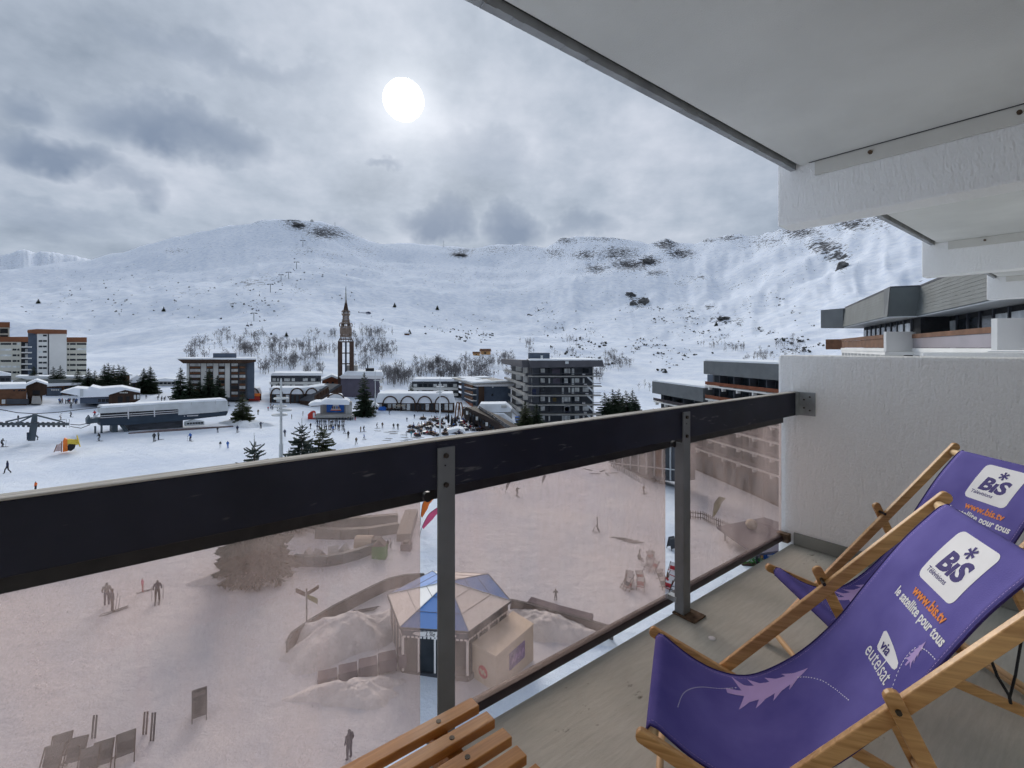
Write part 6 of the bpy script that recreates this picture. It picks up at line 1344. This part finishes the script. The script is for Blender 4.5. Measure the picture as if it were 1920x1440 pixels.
# shed
g = gp(503, 1072); S_ = thing('plank_shed', 'small grey plank shed at the foot of the near fir', 'shed', g, .12); mm = g.y / F
for k in range(8): MB().box((-.95 + .24 * k, 0, -.3), (-.95 + .24 * k + .225, 1.6, 1.6)).build('plank', 'shedwood', S_)
MB().box((-1.1, -.2, 1.6), (1.1, 1.9, 1.72)).build('roof', 'vsnow', S_); MB().box((.96, .2, .7), (1.35, .4, .82)).build('rail_stub', 'shedwood', S_)
# signpost
g = gp(575, 1172); S_ = thing('signpost', 'dark signpost with three pointing boards beside the curved wall', 'signpost', g); m = g.y / F
MB().tube([(0, 0, -.3), (0, 0, 68 * m)], .06, 8).build('post', 'charcoal', S_)
for pts, mt_ in (([(-20, 70), (-2, 62), (-2, 54), (-20, 62)], 'dbrown'), ([(2, 63), (23, 76), (23, 69), (2, 56)], 'dbrown'), ([(2, 58), (21, 50), (21, 40), (2, 50)], 'olive')): MB().prism([(x * m, -.08, z * m) for x, z in pts], (0, .06, 0)).build('board', mt_, S_)
# A-boards
def a_board(px, base, hpx, wpx, label, yaw):
    g = gp(px, base); m = g.y / F; h, w = hpx * m, wpx * m; T = thing('a_board', label, 'sign board', g, yaw, 'standing boards on the snow')
    for s in (-1, 1):
        f = MB().hexa([(-w / 2, s * .4, 0.15 * h), (w / 2, s * .4, .15 * h), (w / 2, s * .4 + .04, .15 * h), (-w / 2, s * .4 + .04, .15 * h), (-w / 2, s * .04, h), (w / 2, s * .04, h), (w / 2, s * .04 + .04, h), (-w / 2, s * .04 + .04, h)]).build('panel', 'charcoal', T)
        for x in (-w / 2 + .03, w / 2 - .03): MB().bar((x, s * .44, -.03), (x, s * .40, .16 * h), .05, .05).build('leg', 'charcoal', T)
    MB().hexa([(-w * .4, -.13, .8 * h), (w * .4, -.13, .8 * h), (w * .4, -.10, .8 * h), (-w * .4, -.10, .8 * h), (-w * .4, -.08, .93 * h), (w * .4, -.08, .93 * h), (w * .4, -.05, .93 * h), (-w * .4, -.05, .93 * h)]).build('heading', 'greycloth', T)
a_board(374, 1344, 52, 24, 'large dark A board standing alone on the snow', .55); a_board(1259, 1030, 24, 12, 'small dark A board seen in the gap left of the second post', .4); a_board(1118, 997, 12, 6, 'tiny tilted board lying near the planted skis', 1.2); a_board(1233, 905, 12, 8, 'board leaning by the glazed shop front', .9)
# feather flags
def flag(px, base, hpx, mat, label, lean=0.0):
    g = gp(px, base); m = g.y / F; h = hpx * m; T = thing('feather_flag', label, 'flag', g, 0, 'feather flags on the snow')
    P = [(lean * h * (t ** 1.6) + (.14 * h * max(0, t - .8) / .2), 0, h * t) for t in [k / 12 for k in range(13)]]
    MB().tube(P, .03, 6).build('pole', 'charcoal', T); Q = [Vector(p) for p in P[4:]]
    MB().prism([q + Vector((.02, 0, 0)) for q in Q] + [q + Vector((min(.22, .05 + .04 * i) * h, 0, -.06 * h)) for i, q in reversed(list(enumerate(Q)))], (0, .03, 0)).build('cloth', mat, T)
flag(788, 985, 52, 'orange', 'orange feather flag showing in the gap beside the first post', .12); flag(787, 1007, 55, 'pink', 'pink feather flag below the orange one in the gap', .45); flag(948, 925, 20, 'greycloth', 'small dark feather flag right of the first post', .1); flag(1016, 911, 20, 'greycloth', 'small dark feather flag in the middle of the second pane', .1); flag(1335, 985, 54, 'olive', 'tall olive feather flag beside the picket fence', .12)
# picket fence
def fence():
    P = [gp(*p) for p in ((1290, 972), (1318, 975), (1335, 984), (1355, 992), (1380, 1003), (1402, 1012))]; o = P[0]; T = thing('picket_fence', 'dark picket fence seen through the third pane', 'fence', o)
    for i in range(len(P) - 1):
        a, e = P[i] - o, P[i + 1] - o; n = max(3, int((e - a).length / .33))
        for z in (.3, .9): MB().bar(a + Vector((0, 0, z)), e + Vector((0, 0, z)), .05, .09).build('rail', 'dbrown', T)
        for k in range(n):
            q = a.lerp(e, k / n); MB().box((q.x - .05, q.y - .05, q.z - .2), (q.x + .05, q.y + .0, q.z + 1.25)).build('picket', 'dbrown', T)
fence()
g = gp(1420, 1030); T = thing('flat_canopy_roof', 'flat dark canopy roof between the fence and the bottom bar', 'canopy', g, .5); MB().prism([(-5.5, -3.5, 1.6), (-2.2, 4.2, 1.6), (6.5, 3.4, 1.6), (6.5, -6, 1.6)], (0, 0, .25)).build('roof', 'violetgrey', T)
for x, y in ((-4.5, -3), (5.5, -4), (-1.6, 3.4)): MB().tube([(x, y, -1.2), (x, y, 1.6)], .12, 6).build('post', 'charcoal', T)
MB().tube([(1, 1.5, 1.85), (1, 1.5, 2.1), (1, 1.5, 2.5), (1, 1.5, 2.9), (1, 1.5, 3.1)], [.25, .6, .75, .55, .15], 12).build('ball_lamp', 'cream', T, smooth=True)  # round lamp globe above the canopy, built unlit
g = gp(1443, 1052); T = thing('blue_sign_stand', 'bright blue stand sign on timber under the bottom bar', 'stand', g); MB().box((-.7, 0, .2), (.7, .08, 1.1)).build('panel', 'blue', T); MB().box((-.7, .1, -.2), (.9, .8, .9)).build('timber_box', 'cwood', T); MB().bar((-.25, -.02, .65), (.3, -.02, .65), .03, .18).build('white_mark', 'whitecloth', T)
g = gp(1412, 1062); T = thing('hedge_box', 'dark green hedge in a box under the bottom bar', 'hedge', g); MB().box((-1.2, 0, -.3), (1.2, .8, .2)).build('box', 'dbrown', T)
hb = MB()
for k in range(260):
    x, y, z = random.uniform(-1.2, 1.2), random.uniform(0, .8), random.uniform(.2, .8); d = Vector((random.gauss(0, .1), random.gauss(0, .1), random.gauss(0, .1))); e = Vector((random.gauss(0, .1), random.gauss(0, .1), random.gauss(0, .1))); hb.add([(x, y, z), Vector((x, y, z)) + d, Vector((x, y, z)) + d + e], [(0, 1, 2)])
hb.build('foliage', 'green', T, recalc=False)
# skis and poles left on the snow
def loose_skis(px, py, ln, yaw, label, upright=False, n=2, group='skis left on the snow'):
    g = gp(px, py); T = thing('pair_of_skis', label, 'skis', g, yaw, group)
    for k in range(n):
        if upright: MB().bar((.14 * k, 0, -.1), (.14 * k + .05, .1, ln), .09, .03, (0, 1, 0)).build('ski', 'charcoal', T)
        else: MB().bar((-ln / 2 + .2 * k, .2 * k, .06), (ln / 2 + .2 * k, .2 * k + .06, .06), .1, .04).build('ski', 'charcoal', T)
loose_skis(268, 1378, 1.2, .3, 'ski poles stuck upright in the snow left of the A board', True); loose_skis(282, 1390, 1.5, .1, 'pair of skis planted upright beside the ski poles', True); loose_skis(172, 1385, 1.2, .2, 'thin pale poles upright in the snow near the canvas chairs', True)
loose_skis(1120, 993, 1.6, .9, 'dark skis planted near the lying row of skis', True)
for k in range(4): loose_skis(1158 + 11 * k, 1010 + 3 * k, 2.0, -.25 + .1 * k, 'dark skis lying in a row on the snow', False, 2, 'row of skis lying in the second pane')
for k, (px, py) in enumerate(((1115, 889), (1130, 884), (1140, 890), (1104, 881), (1150, 887))): loose_skis(px, py, 2.0, k * .8, 'skis scattered before the glazed shop front', False, 2, 'skis before the shop front')
random.seed(31)
for k in range(22): loose_skis(random.uniform(705, 800), random.uniform(806, 828), 1.8, random.uniform(-.4, .4), 'skis lying scattered on the square', False, 2, 'skis scattered on the square')
loose_skis(675, 1150, 2.4, .35, 'ski rack poles lying on the long snow heap', False, 3)
g = gp(690, 1262); T = thing('wooden_steps', 'dark wooden deck steps half buried left of the kiosk', 'steps', g, .35)
for k in range(5): MB().box((-3.2 + 1.3 * k, -.5, -.2 + .08 * k), (-2.0 + 1.3 * k, .5, .55 + .12 * k)).build('board_panel', 'violetgrey', T)
for k in range(2): MB().bar((2.9 + .5 * k, -.4, 0), (2.6 + .5 * k, .3, 1.9), .5, .06, (0, 1, 0)).build('leaning_board', 'slate2', T)

# ------------------------------------------------------------------ canvas chairs on the snow
def snow_chair(px, py, yaw, label, mat, group, s=1.0):
    g = gp(px, py); T = thing('canvas_chair', label, 'chair', g, yaw, group)
    for x in (-.32, .32):
        MB().bar((x * s, -.45 * s, -.05), (x * s, .35 * s, .85 * s), .05, .05).build('frame_rail', 'dbrown', T); MB().bar((x * .9 * s, .45 * s, -.05), (x * .9 * s, -.4 * s, .38 * s), .05, .05).build('seat_rail', 'dbrown', T)
    P = [(-.40, .40), (-.2, .24), (.0, .28), (.2, .55), (.35, .86)]; b = MB()
    for i in range(4):
        (y0, z0), (y1, z1) = P[i], P[i + 1]
        b.add([(-.30 * s, y0 * s, z0 * s), (.30 * s, y0 * s, z0 * s), (.30 * s, y1 * s, z1 * s), (-.30 * s, y1 * s, z1 * s)], [(0, 1, 2, 3)], i % 2)
    me = b.mesh('cloth'); o = link('cloth', me, mat, T); md = o.modifiers.new('solid', 'SOLIDIFY'); md.thickness = .02
for k, (px, py, yw) in enumerate(((113, 1424, .5), (141, 1432, .4), (96, 1448, .4), (192, 1438, .5), (235, 1420, .6), (165, 1452, .5))): snow_chair(px, py, yw, 'dark canvas chair in the group at the bottom left, behind the glass', ['charcoal', 'slate2'], 'canvas chairs at the bottom left', 1.25)
random.seed(5)
for k in range(16):
    px, py = random.choice(((1172, 1100), (1190, 1072), (1205, 1095), (1222, 1060), (1235, 1082), (1255, 1075), (1262, 1095), (1252, 1115))); snow_chair(px + random.uniform(-9, 9), py + random.uniform(-12, 10), random.uniform(-1.2, .4), ('red' if k % 3 else 'navy') + ' and white striped canvas chair in the group by the second post', ['redcloth', 'whitecloth'] if k % 3 else ['navy', 'whitecloth'], 'striped canvas chairs', 1.15)

# ------------------------------------------------------------------ people
def person_mesh(pose):
    P = dict(pel=(0, 0, .95, .150), spi=(0, 0, 1.14, .145), che=(0, 0, 1.36, .165), nec=(0, 0, 1.50, .065), hea=(0, .01, 1.60, .105), top=(0, .01, 1.70, .085))
    for s, n in ((1, 'l'), (-1, 'r')):
        P.update({'sh' + n: (.19 * s, 0, 1.41, .08), 'el' + n: (.26 * s, -.03, 1.15, .06), 'ha' + n: (.25 * s, .10, .94, .05), 'hi' + n: (.10 * s, 0, .90, .10), 'kn' + n: (.11 * s, .03, .50, .075), 'an' + n: (.12 * s, 0, .10, .065), 'to' + n: (.13 * s, .16, .05, .05)})
    def mv(k, x, y, z): P[k] = (x, y, z, P[k][3])
    if pose == 'ski':
        for k in ('pel', 'spi', 'che', 'nec', 'hea', 'top', 'shl', 'shr', 'ell', 'elr', 'hal', 'har', 'hil', 'hir'):
            x, y, z, r = P[k]; mv(k, x, y - .12 + .35 * max(0, z - .9), z - .10)
        for s, n in ((1, 'l'), (-1, 'r')): mv('kn' + n, .12 * s, .14, .48); mv('el' + n, .32 * s, .02, 1.08); mv('ha' + n, .33 * s, .28, 1.02)
    if pose == 'walk': mv('knl', .1, .22, .52); mv('anl', .1, .26, .12); mv('tol', .1, .42, .08); mv('knr', -.1, -.06, .5); mv('anr', -.1, -.32, .14); mv('tor', -.1, -.2, .05); mv('hal', .24, -.16, .97); mv('har', -.24, .24, 1.0)
    if pose == 'point': mv('ell', .42, .05, 1.30); mv('hal', .62, .10, 1.42)
    if pose == 'sit':
        for k in list(P):
            x, y, z, r = P[k]
            if k[:2] not in ('kn', 'an', 'to'): mv(k, x, y - .1, z - .45)
        for s, n in ((1, 'l'), (-1, 'r')): mv('kn' + n, .12 * s, .34, .50); mv('an' + n, .12 * s, .38, .1); mv('to' + n, .12 * s, .52, .05); mv('ha' + n, .18 * s, .22, .6)
    keys = list(P); ix = {k: i for i, k in enumerate(keys)}
    E = [('pel', 'spi'), ('spi', 'che'), ('che', 'nec'), ('nec', 'hea'), ('hea', 'top')]
    for n in 'lr': E += [('che', 'sh' + n), ('sh' + n, 'el' + n), ('el' + n, 'ha' + n), ('pel', 'hi' + n), ('hi' + n, 'kn' + n), ('kn' + n, 'an' + n), ('an' + n, 'to' + n)]
    me = bpy.data.meshes.new('body'); me.from_pydata([P[k][:3] for k in keys], [(ix[a], ix[c]) for a, c in E], [])
    o = bpy.data.objects.new('body', me); COL.objects.link(o)
    o.modifiers.new('skin', 'SKIN')
    if not me.skin_vertices: me.attributes.new('skin', 'FLOAT', 'POINT')
    sv = me.skin_vertices[0].data
    for i, k in enumerate(keys): sv[i].radius = (P[k][3], P[k][3]); sv[i].use_root = (k == 'pel')
    ss = o.modifiers.new('sub', 'SUBSURF'); ss.levels = ss.render_levels = 1
    dg = bpy.context.evaluated_depsgraph_get(); dg.update()
    r = bpy.data.meshes.new_from_object(o.evaluated_get(dg)); bpy.data.objects.remove(o)
    zb = P['pel'][2] - .02; zh = P['nec'][2] + .03
    for k in range(3): r.materials.append(MT[('navy', 'blackcloth', 'charcoal')[k]])
    for p in r.polygons:
        z = p.center.z; d = min(((p.center - Vector(P[k][:3])).length, k) for k in keys)[1]
        p.material_index = 2 if d in ('hea', 'top') else (1 if d[:2] in ('hi', 'kn', 'an', 'to', 'pe') else 0); p.use_smooth = True
    return r
PM = {}
def add_skin_ok():
    for k in ('stand', 'ski', 'walk', 'point', 'sit'): PM[k] = person_mesh(k)
add_skin_ok()
SKI = MB().bar((0, -.75, .03), (0, .85, .03), .09, .03).add([(-.045, .85, .045), (.045, .85, .045), (0, 1.0, .14)], [(0, 1, 2)]).mesh('ski'); SKI.materials.append(MT['charcoal'])
POLE = MB().tube([(0, 0, 0), (0, 0, 1.15)], .016, 5).mesh('ski_pole'); POLE.materials.append(MT['charcoal'])
def person(px, py, hpx, label, jacket='blackcloth', trousers='blackcloth', head='charcoal', pose='stand', yaw=0.0, skis=False, poles=False, group='people on the snow', dz=0.0):
    g = gp(px, py); h = min(max(hpx / F * g.y, 1.15), 1.95) if pose != 'sit' else 1.7; s = h / (1.78 if pose != 'ski' else 1.68)
    T = thing('person', label, 'person', g + Vector((0, 0, dz)), yaw, group); T.scale = (s, s, s)
    o = bpy.data.objects.new('body', PM[pose]); COL.objects.link(o); o.parent = T
    for k, m in enumerate((jacket, trousers, head)): o.material_slots[k].link = 'OBJECT'; o.material_slots[k].material = MT[m]
    if skis:
        for x in (-.13, .13):
            q = bpy.data.objects.new('ski', SKI); COL.objects.link(q); q.parent = T; q.location = (x, .05, -.01)
    if poles:
        for x in (-.36, .36):
            q = bpy.data.objects.new('ski_pole', POLE); COL.objects.link(q); q.parent = T; q.location = (x, .26, 0); q.rotation_euler = (-.12, 0, 0)
PEOPLE = [
 (14, 888, 27, 'person in dark clothes walking alone at the left edge', 'navy', 'blackcloth', 'charcoal', 'walk', 2.6, 0, 0),
 (4, 838, 17, 'skier leaning forward at the very left edge', 'greycloth', 'blackcloth', 'charcoal', 'ski', -1.4, 1, 1),
 (67, 922, 20, 'person in a bright orange jacket just above the handrail', 'orangecloth', 'blackcloth', 'charcoal', 'stand', 1.8, 0, 0),
 (133, 782, 11, 'skier above the left lift tower', 'greycloth', 'blackcloth', 'charcoal', 'ski', 1.6, 1, 0),
 (186, 827, 16, 'skier below the left end of the lift station', 'blackcloth', 'greycloth', 'charcoal', 'ski', 1.6, 1, 0),
 (289, 828, 17, 'left of two skiers in dark clothes side by side below the station', 'blackcloth', 'blackcloth', 'charcoal', 'stand', .5, 1, 0),
 (297, 825, 17, 'right of two skiers in dark clothes side by side below the station', 'greycloth', 'blackcloth', 'charcoal', 'stand', -.5, 1, 0),
 (357, 827, 16, 'skier in bright blue below the station', 'bluecloth', 'navy', 'bluecloth', 'ski', 1.2, 1, 1),
 (408, 811, 10, 'small skier near the right end of the station', 'blackcloth', 'navy', 'charcoal', 'ski', .4, 1, 0),
 (445, 811, 14, 'skier in dark clothes beside the broad brownish fir', 'navy', 'blackcloth', 'charcoal', 'stand', .2, 1, 0),
 (413, 840, 13, 'child in white trousers left of the person in blue', 'blackcloth', 'whitecloth', 'charcoal', 'stand', .8, 0, 0),
 (427, 841, 15, 'person in a long blue suit on the open snow', 'bluecloth', 'bluecloth', 'navy', 'stand', 0, 0, 0),
 (489, 804, 14, 'person with one arm out, right of the broad fir', 'navy', 'blackcloth', 'charcoal', 'point', .4, 0, 0),
 (484, 778, 11, 'person standing behind the broad brownish fir', 'browncloth', 'greycloth', 'charcoal', 'stand', 1, 0, 0),
 (534, 819, 15, 'person right beside the tall lamp mast', 'navy', 'blackcloth', 'charcoal', 'stand', 0, 0, 0),
 (547, 786, 10, 'person in brown far right of the lamp mast', 'browncloth', 'blackcloth', 'charcoal', 'stand', 2, 0, 0),
 (568, 780, 10, 'person in brown near the red inflatable', 'browncloth', 'browncloth', 'charcoal', 'stand', 2, 0, 0),
 (653, 822, 15, 'person in dark clothes in front of the ski class', 'blackcloth', 'blackcloth', 'charcoal', 'stand', 3, 0, 0),
 (668, 834, 15, 'person alone with a bag, nearest the handrail below the stage', 'browncloth', 'greycloth', 'charcoal', 'walk', 3, 0, 0),
 (666, 788, 9, 'person in a dark jacket right of the stage front', 'blackcloth', 'redcloth', 'charcoal', 'stand', 3, 0, 0),
 (717, 803, 12, 'person in brown standing left of the scattered skis', 'browncloth', 'blackcloth', 'charcoal', 'stand', 0, 0, 0),
 (738, 805, 12, 'left person of the pair amid the scattered skis', 'blackcloth', 'blackcloth', 'charcoal', 'walk', 0, 0, 0),
 (746, 806, 13, 'right person of the pair amid the scattered skis', 'blackcloth', 'blackcloth', 'charcoal', 'stand', 0, 0, 0),
 (763, 791, 9, 'person between the ski pair and the terrace', 'navy', 'blackcloth', 'charcoal', 'stand', 0, 0, 0),
 (777, 785, 9, 'person at the far corner of the terrace', 'navy', 'blackcloth', 'charcoal', 'stand', 0, 0, 0),
 (762, 819, 11, 'person in pale clothes at the near left of the terrace', 'whitecloth', 'lgrey', 'charcoal', 'stand', 0, 0, 0),
 (771, 819, 11, 'person in teal at the near left of the terrace', 'tealcloth', 'tealcloth', 'charcoal', 'stand', 0, 0, 0),
 (730, 777, 7, 'skier crouching before the arcade tables', 'blackcloth', 'greycloth', 'charcoal', 'ski', 1, 1, 0),
 (817, 776, 9, 'person by the orange red kiosk', 'blackcloth', 'blackcloth', 'charcoal', 'stand', 0, 0, 0),
 (210, 1148, 58, 'larger skier in dark clothes behind the first pane', 'navy', 'blackcloth', 'charcoal', 'stand', -.7, 1, 1),
 (200, 1136, 50, 'companion standing close behind the larger skier', 'greycloth', 'navy', 'charcoal', 'stand', .4, 0, 0),
 (267, 1110, 28, 'child in red and pink on skis behind the first pane', 'pink', 'redcloth', 'whitecloth', 'stand', -.8, 1, 0),
 (295, 1128, 42, 'skier in dark clothes right of the red clad child', 'navy', 'blackcloth', 'charcoal', 'stand', .6, 1, 1),
 (733, 1028, 18, 'person in white stooping by the green pad', 'whitecloth', 'greycloth', 'charcoal', 'ski', 1.2, 0, 0),
 (727, 1031, 13, 'child beside the person in white by the green pad', 'blackcloth', 'greycloth', 'charcoal', 'stand', 1.2, 0, 0),
 (970, 931, 19, 'snowboarder with arms out seen through the second pane', 'blackcloth', 'blackcloth', 'charcoal', 'point', .4, 1, 0),
 (1207, 926, 17, 'skier bent forward in the upper right of the second pane', 'browncloth', 'blackcloth', 'greycloth', 'ski', -1, 1, 1),
 (1042, 1127, 18, 'child squatting on the snow near the right low wall', 'greycloth', 'greycloth', 'browncloth', 'ski', 0, 0, 0),
 (1200, 1056, 20, 'dark clad person seated above the striped chairs', 'blackcloth', 'navy', 'blackcloth', 'sit', -1, 0, 0),
 (1252, 1102, 20, 'person seated in the gap beside the second post', 'redcloth', 'blackcloth', 'browncloth', 'sit', -1, 0, 0),
 (655, 1425, 60, 'blurred person standing at the foot of the building behind the first pane', 'navy', 'navy', 'navy', 'stand', 1, 0, 0),
 (1338, 895, 12, 'person by the shop fronts under the stepped residence', 'blackcloth', 'blackcloth', 'charcoal', 'stand', 1, 0, 0),
 (274, 748, 8, 'person walking alone right of the pavilion gable', 'blackcloth', 'navy', 'charcoal', 'walk', 1, 0, 0),
 (163, 757, 8, 'person in blue at the end of the pavilion wall', 'bluecloth', 'navy', 'charcoal', 'walk', 1, 0, 0),
 (25, 759, 9, 'person in orange before the brown timber hall', 'orangecloth', 'redcloth', 'orangecloth', 'stand', 1, 0, 0),
]
for a in PEOPLE: person(*a)
random.seed(77)
def crowd(px, py, h, text, jackets, trousers, pose, yaw, skis, group, head='charcoal'):
    j = random.choice(jackets); t_ = random.choice(trousers); person(px, py, h, text % (CN[j] + ' jacket and ' + CN[t_] + ' trousers'), j, t_, head, pose, yaw, skis, False, group)
CN = dict(blackcloth='black', navy='navy', greycloth='grey', browncloth='brown', whitecloth='white', bluecloth='blue', redcloth='red')
cl = ('blackcloth', 'navy', 'greycloth', 'browncloth', 'whitecloth', 'bluecloth', 'redcloth')
for k in range(26):      # ski class in rows before the stage
    r = k % 2; px = 595 + (k // 2) * 4.2 + random.uniform(-1, 1); crowd(px, 797 + 9 * r + random.uniform(-1.5, 1.5), 10.5, 'ski pupil in %s in the rows before the stage', cl[:4], cl[:3], 'stand', random.uniform(2.4, 3.6), True, 'ski class before the stage')
for k in range(7): crowd(632 + 5 * k + random.uniform(-1, 1), 787 + random.uniform(-1, 2), 8.5, 'onlooker in %s near the stage edge', cl[:4], cl[:3], 'stand', random.uniform(0, 6), False, 'onlookers near the stage')
for k in range(42): crowd(random.choice((random.uniform(55, 78), random.uniform(108, 150))), 757 + random.uniform(-2.5, 1.5), 9, 'person in %s in the crowd outside the timber chalets', cl, cl[:4], 'stand', random.uniform(0, 6), False, 'crowd outside the chalets')
for k in range(12): crowd(random.uniform(555, 720), random.uniform(792, 832), 11.5, 'skier in %s crossing the square below the stage', cl, cl[:4], random.choice(('stand', 'ski', 'walk')), random.uniform(0, 6), True, 'skiers crossing the square')
for k in range(12): crowd(random.uniform(300, 430), random.uniform(742, 752), 8, 'person in %s by the hotel firs', cl, cl[:4], random.choice(('stand', 'walk')), random.uniform(0, 6), False, 'people by the hotel firs')
for k in range(6): crowd(random.uniform(20, 260), random.uniform(764, 800), 13, 'skier in %s on the upper left piste', cl, cl[:4], random.choice(('stand', 'ski')), random.uniform(0, 6), True, 'skiers on the upper left piste')
for px in (230, 235, 242, 246): person(px, 760, 8, 'person in the small group right below the pavilion gable', 'blackcloth', 'navy', 'charcoal', 'stand', px, False, False, 'group below the pavilion gable')
for px, py in ((296, 750), (298, 746), (303, 752), (308, 752), (310, 750)): person(px, py, 8, 'person in the small group by the ticket posts', 'blackcloth', 'greycloth', 'charcoal', 'stand', px, False, False, 'group by the ticket posts')
for k in range(8): crowd(500 + random.uniform(0, 24), 768 + random.uniform(-4, 4), 8, 'person in %s in the crowd below the low arcade', cl, cl[:3], 'stand', k, False, 'crowd below the low arcade')

# ------------------------------------------------------------------ crowded terrace: tables, seated guests, closed parasols
random.seed(12)
def table_set(px, py, label, group, s=1.0, mats=('brown', 'lgrey')):
    g = gp(px, py); T = thing('terrace_table', label, 'table', g, random.random() * 3, group)
    MB().box((-.8 * s, -.4, .68), (.8 * s, .4, .75)).build('table_top', mats[random.random() < .4], T)
    for x in (-.6, .6): MB().box((x * s - .05, -.3, -.2), (x * s + .05, .3, .68)).build('leg', 'charcoal', T)
    for y in (-.75, .75): MB().box((-.8 * s, y - .18, .38), (.8 * s, y + .18, .44)).build('bench', 'dbrown', T); MB().box((-.7 * s, y - .03, -.2), (.7 * s, y + .03, .38)).build('bench_leg', 'charcoal', T)
def terrace_point():
    while True:
        px, py = random.uniform(768, 925), random.uniform(783, 822)
        if px > 860 and py < 788: continue
        if py > HY + 166 - (px - 825) * .10: continue
        return px, py
for k in range(60):
    px, py = terrace_point(); table_set(px, py, 'table among the crowded terrace tables at the edge of the square', 'crowded terrace tables')
    for _ in range(random.choice((1, 2, 2))): crowd(px + random.uniform(-4, 4), py + random.uniform(-1, 1.5), 9, 'guest in %s at the crowded terrace tables', cl, cl[:3], random.choice(('sit', 'stand', 'sit')), random.uniform(0, 6), False, 'guests at the terrace', random.choice(('charcoal', 'browncloth')))
for k in range(8): table_set(722 + 8 * k + random.uniform(-2, 2), 769 + random.uniform(-1, 1), 'table in the row before the long arcade', 'tables before the arcade')
def parasol(px, base, hpx, label, group, opened=False):
    g = gp(px, base); h = hpx / F * g.y; T = thing('parasol', label, 'parasol', g, 0, group)
    MB().tube([(0, 0, -.2), (0, 0, h)], .05, 6).build('pole', 'charcoal', T); MB().box((-.4, -.4, -.1), (.4, .4, .12)).build('base', 'concrete', T)
    if opened: MB().tube([(0, 0, h * .78), (0, 0, h)], [1.9, .05], 8).build('canopy', 'cream', T)
    else: MB().tube([(0, 0, h * .22), (0, 0, h * .35), (0, 0, h * .75), (0, 0, h * 1.0)], [.22, .36, .26, .05], 8).build('folded_canopy', 'blackcloth', T)
for k, (px, bs, hp) in enumerate(((841, 799, 26), (847, 803, 25), (853, 798, 18), (881, 800, 24), (888, 804, 24), (829, 795, 12), (899, 806, 20), (913, 808, 20))): parasol(px, bs, hp, 'tall closed black parasol standing on the crowded terrace', 'closed parasols on the terrace')
parasol(750, 770, 12, 'open cream parasol before the long arcade', 'open parasols', True)
for k, (cx, by, rx, ry) in enumerate(((863.5, 781, 4.5, 28), (875.5, 786, 4.5, 24), (909, 806, 5, 22))):
    g = gp(cx, by); m = g.y / F; T = thing('terrace_hoop', ('leftmost', 'middle', 'rightmost')[k] + ' tall timber hoop of the terrace walkway', 'hoop', g, .9, 'timber hoops by the terrace')
    for o in (0, 1.2): MB().tube([(rx * 1.4 * m * math.cos(t), o, ry * m * math.sin(t) - .2) for t in [math.pi * i / 16 for i in range(17)]], .2, 6).build('hoop', 'brown', T)
b = Bld('terrace_cabin', 'snow capped cabin at the near edge of the terrace', 'cabin', (836, 110), (872, 110), 812)
b.poly('roof_snow', [(836, 811), (842, 805), (858, 802), (868, 804), (872, 809), (871, 812), (852, 809.5), (838, 813)], 'vsnow', -1, 3); b.poly('wall', [(840, 822), (840, 812), (852, 809), (870, 812), (870, 822)], 'dark', -.6, 2.6)
b = Bld('arcade_side_wing', 'dark timber wing with tall windows between the square and the blue grey block', 'building', (852, 136), (925, 118), 800)
b.set((852, 142), (925, 121)); b.poly('wall', [(858, 768), (866, 764), (905, 782), (945, 806), (905, 808), (862, 786)], 'darkwood', 1.5, 5)
for k in range(9): b.box('window', 866 + 6 * k, 771 + 3.6 * k, 869.4 + 6 * k, 778 + 3.6 * k, 'wglass' if k % 3 else 'cglass', 1.3, 1.48)
# glazed shop front at the far right of the second pane
b = Bld('glazed_shop_front', 'glazed shop front at the upper right of the second pane', 'shop front', (1140, 96), (1262, 84), 895)
b.set((1140, 98), (1262, 84)); b.poly('back_wall', [(1140, 830), (1275, 815), (1275, 905), (1215, 898), (1140, 868)], 'charcoal', .4, 4)
for k in range(8): b.poly('frame_post', [(1150 + 15 * k, 838), (1151.3 + 15 * k, 838), (1151.3 + 15 * k, 872 + 4.2 * k), (1150 + 15 * k, 871.5 + 4.2 * k)], 'lgrey', .1, .35)
for k in range(7): b.poly('glass_bay', [(1152 + 15 * k, 840), (1164 + 15 * k, 840), (1164 + 15 * k, 874 + 4.2 * k), (1152 + 15 * k, 871.5 + 4.2 * k)], 'wglass' if k != 5 else 'brown', .28, .36)
b.poly('transom', [(1140, 866), (1265, 880), (1265, 882), (1140, 868)], 'lgrey', .05, .09)
for k in range(13):
    g = gp(1146 + 4.6 * k, 874 + 2.6 * k); o = thing('ski_rack_post', 'short pale post in the ski rack row before the shop front', 'post', g, 0, 'ski rack posts'); MB().box((-.12, -.25, -.1), (.12, .25, .9)).build('post', 'lgrey', o); MB().box((-.2, -.3, .9), (.2, .3, 1.0)).build('cap', 'lgrey', o)
for k, (px, py, m1) in enumerate(((387, 745, 'yellow'), (398, 745, 'lblue2'), (414, 744, 'violetgrey'))):
    g = gp(px, py + 5); m = g.y / F; o = thing('advert_panel', ('small yellow', 'light blue', 'violet grey')[k] + ' advert panel before the hotel firs', 'panel', g, 0, 'advert panels before the hotel'); w = (2.2, 5, 8)[k] * m
    MB().box((-w, -.1, 1.2 * m), (w, .1, 10 * m)).build('panel', m1, o)
    for x in (-w * .8, w * .8): MB().box((x - .08, -.05, -.2), (x + .08, .05, 1.2 * m)).build('leg', 'charcoal', o)
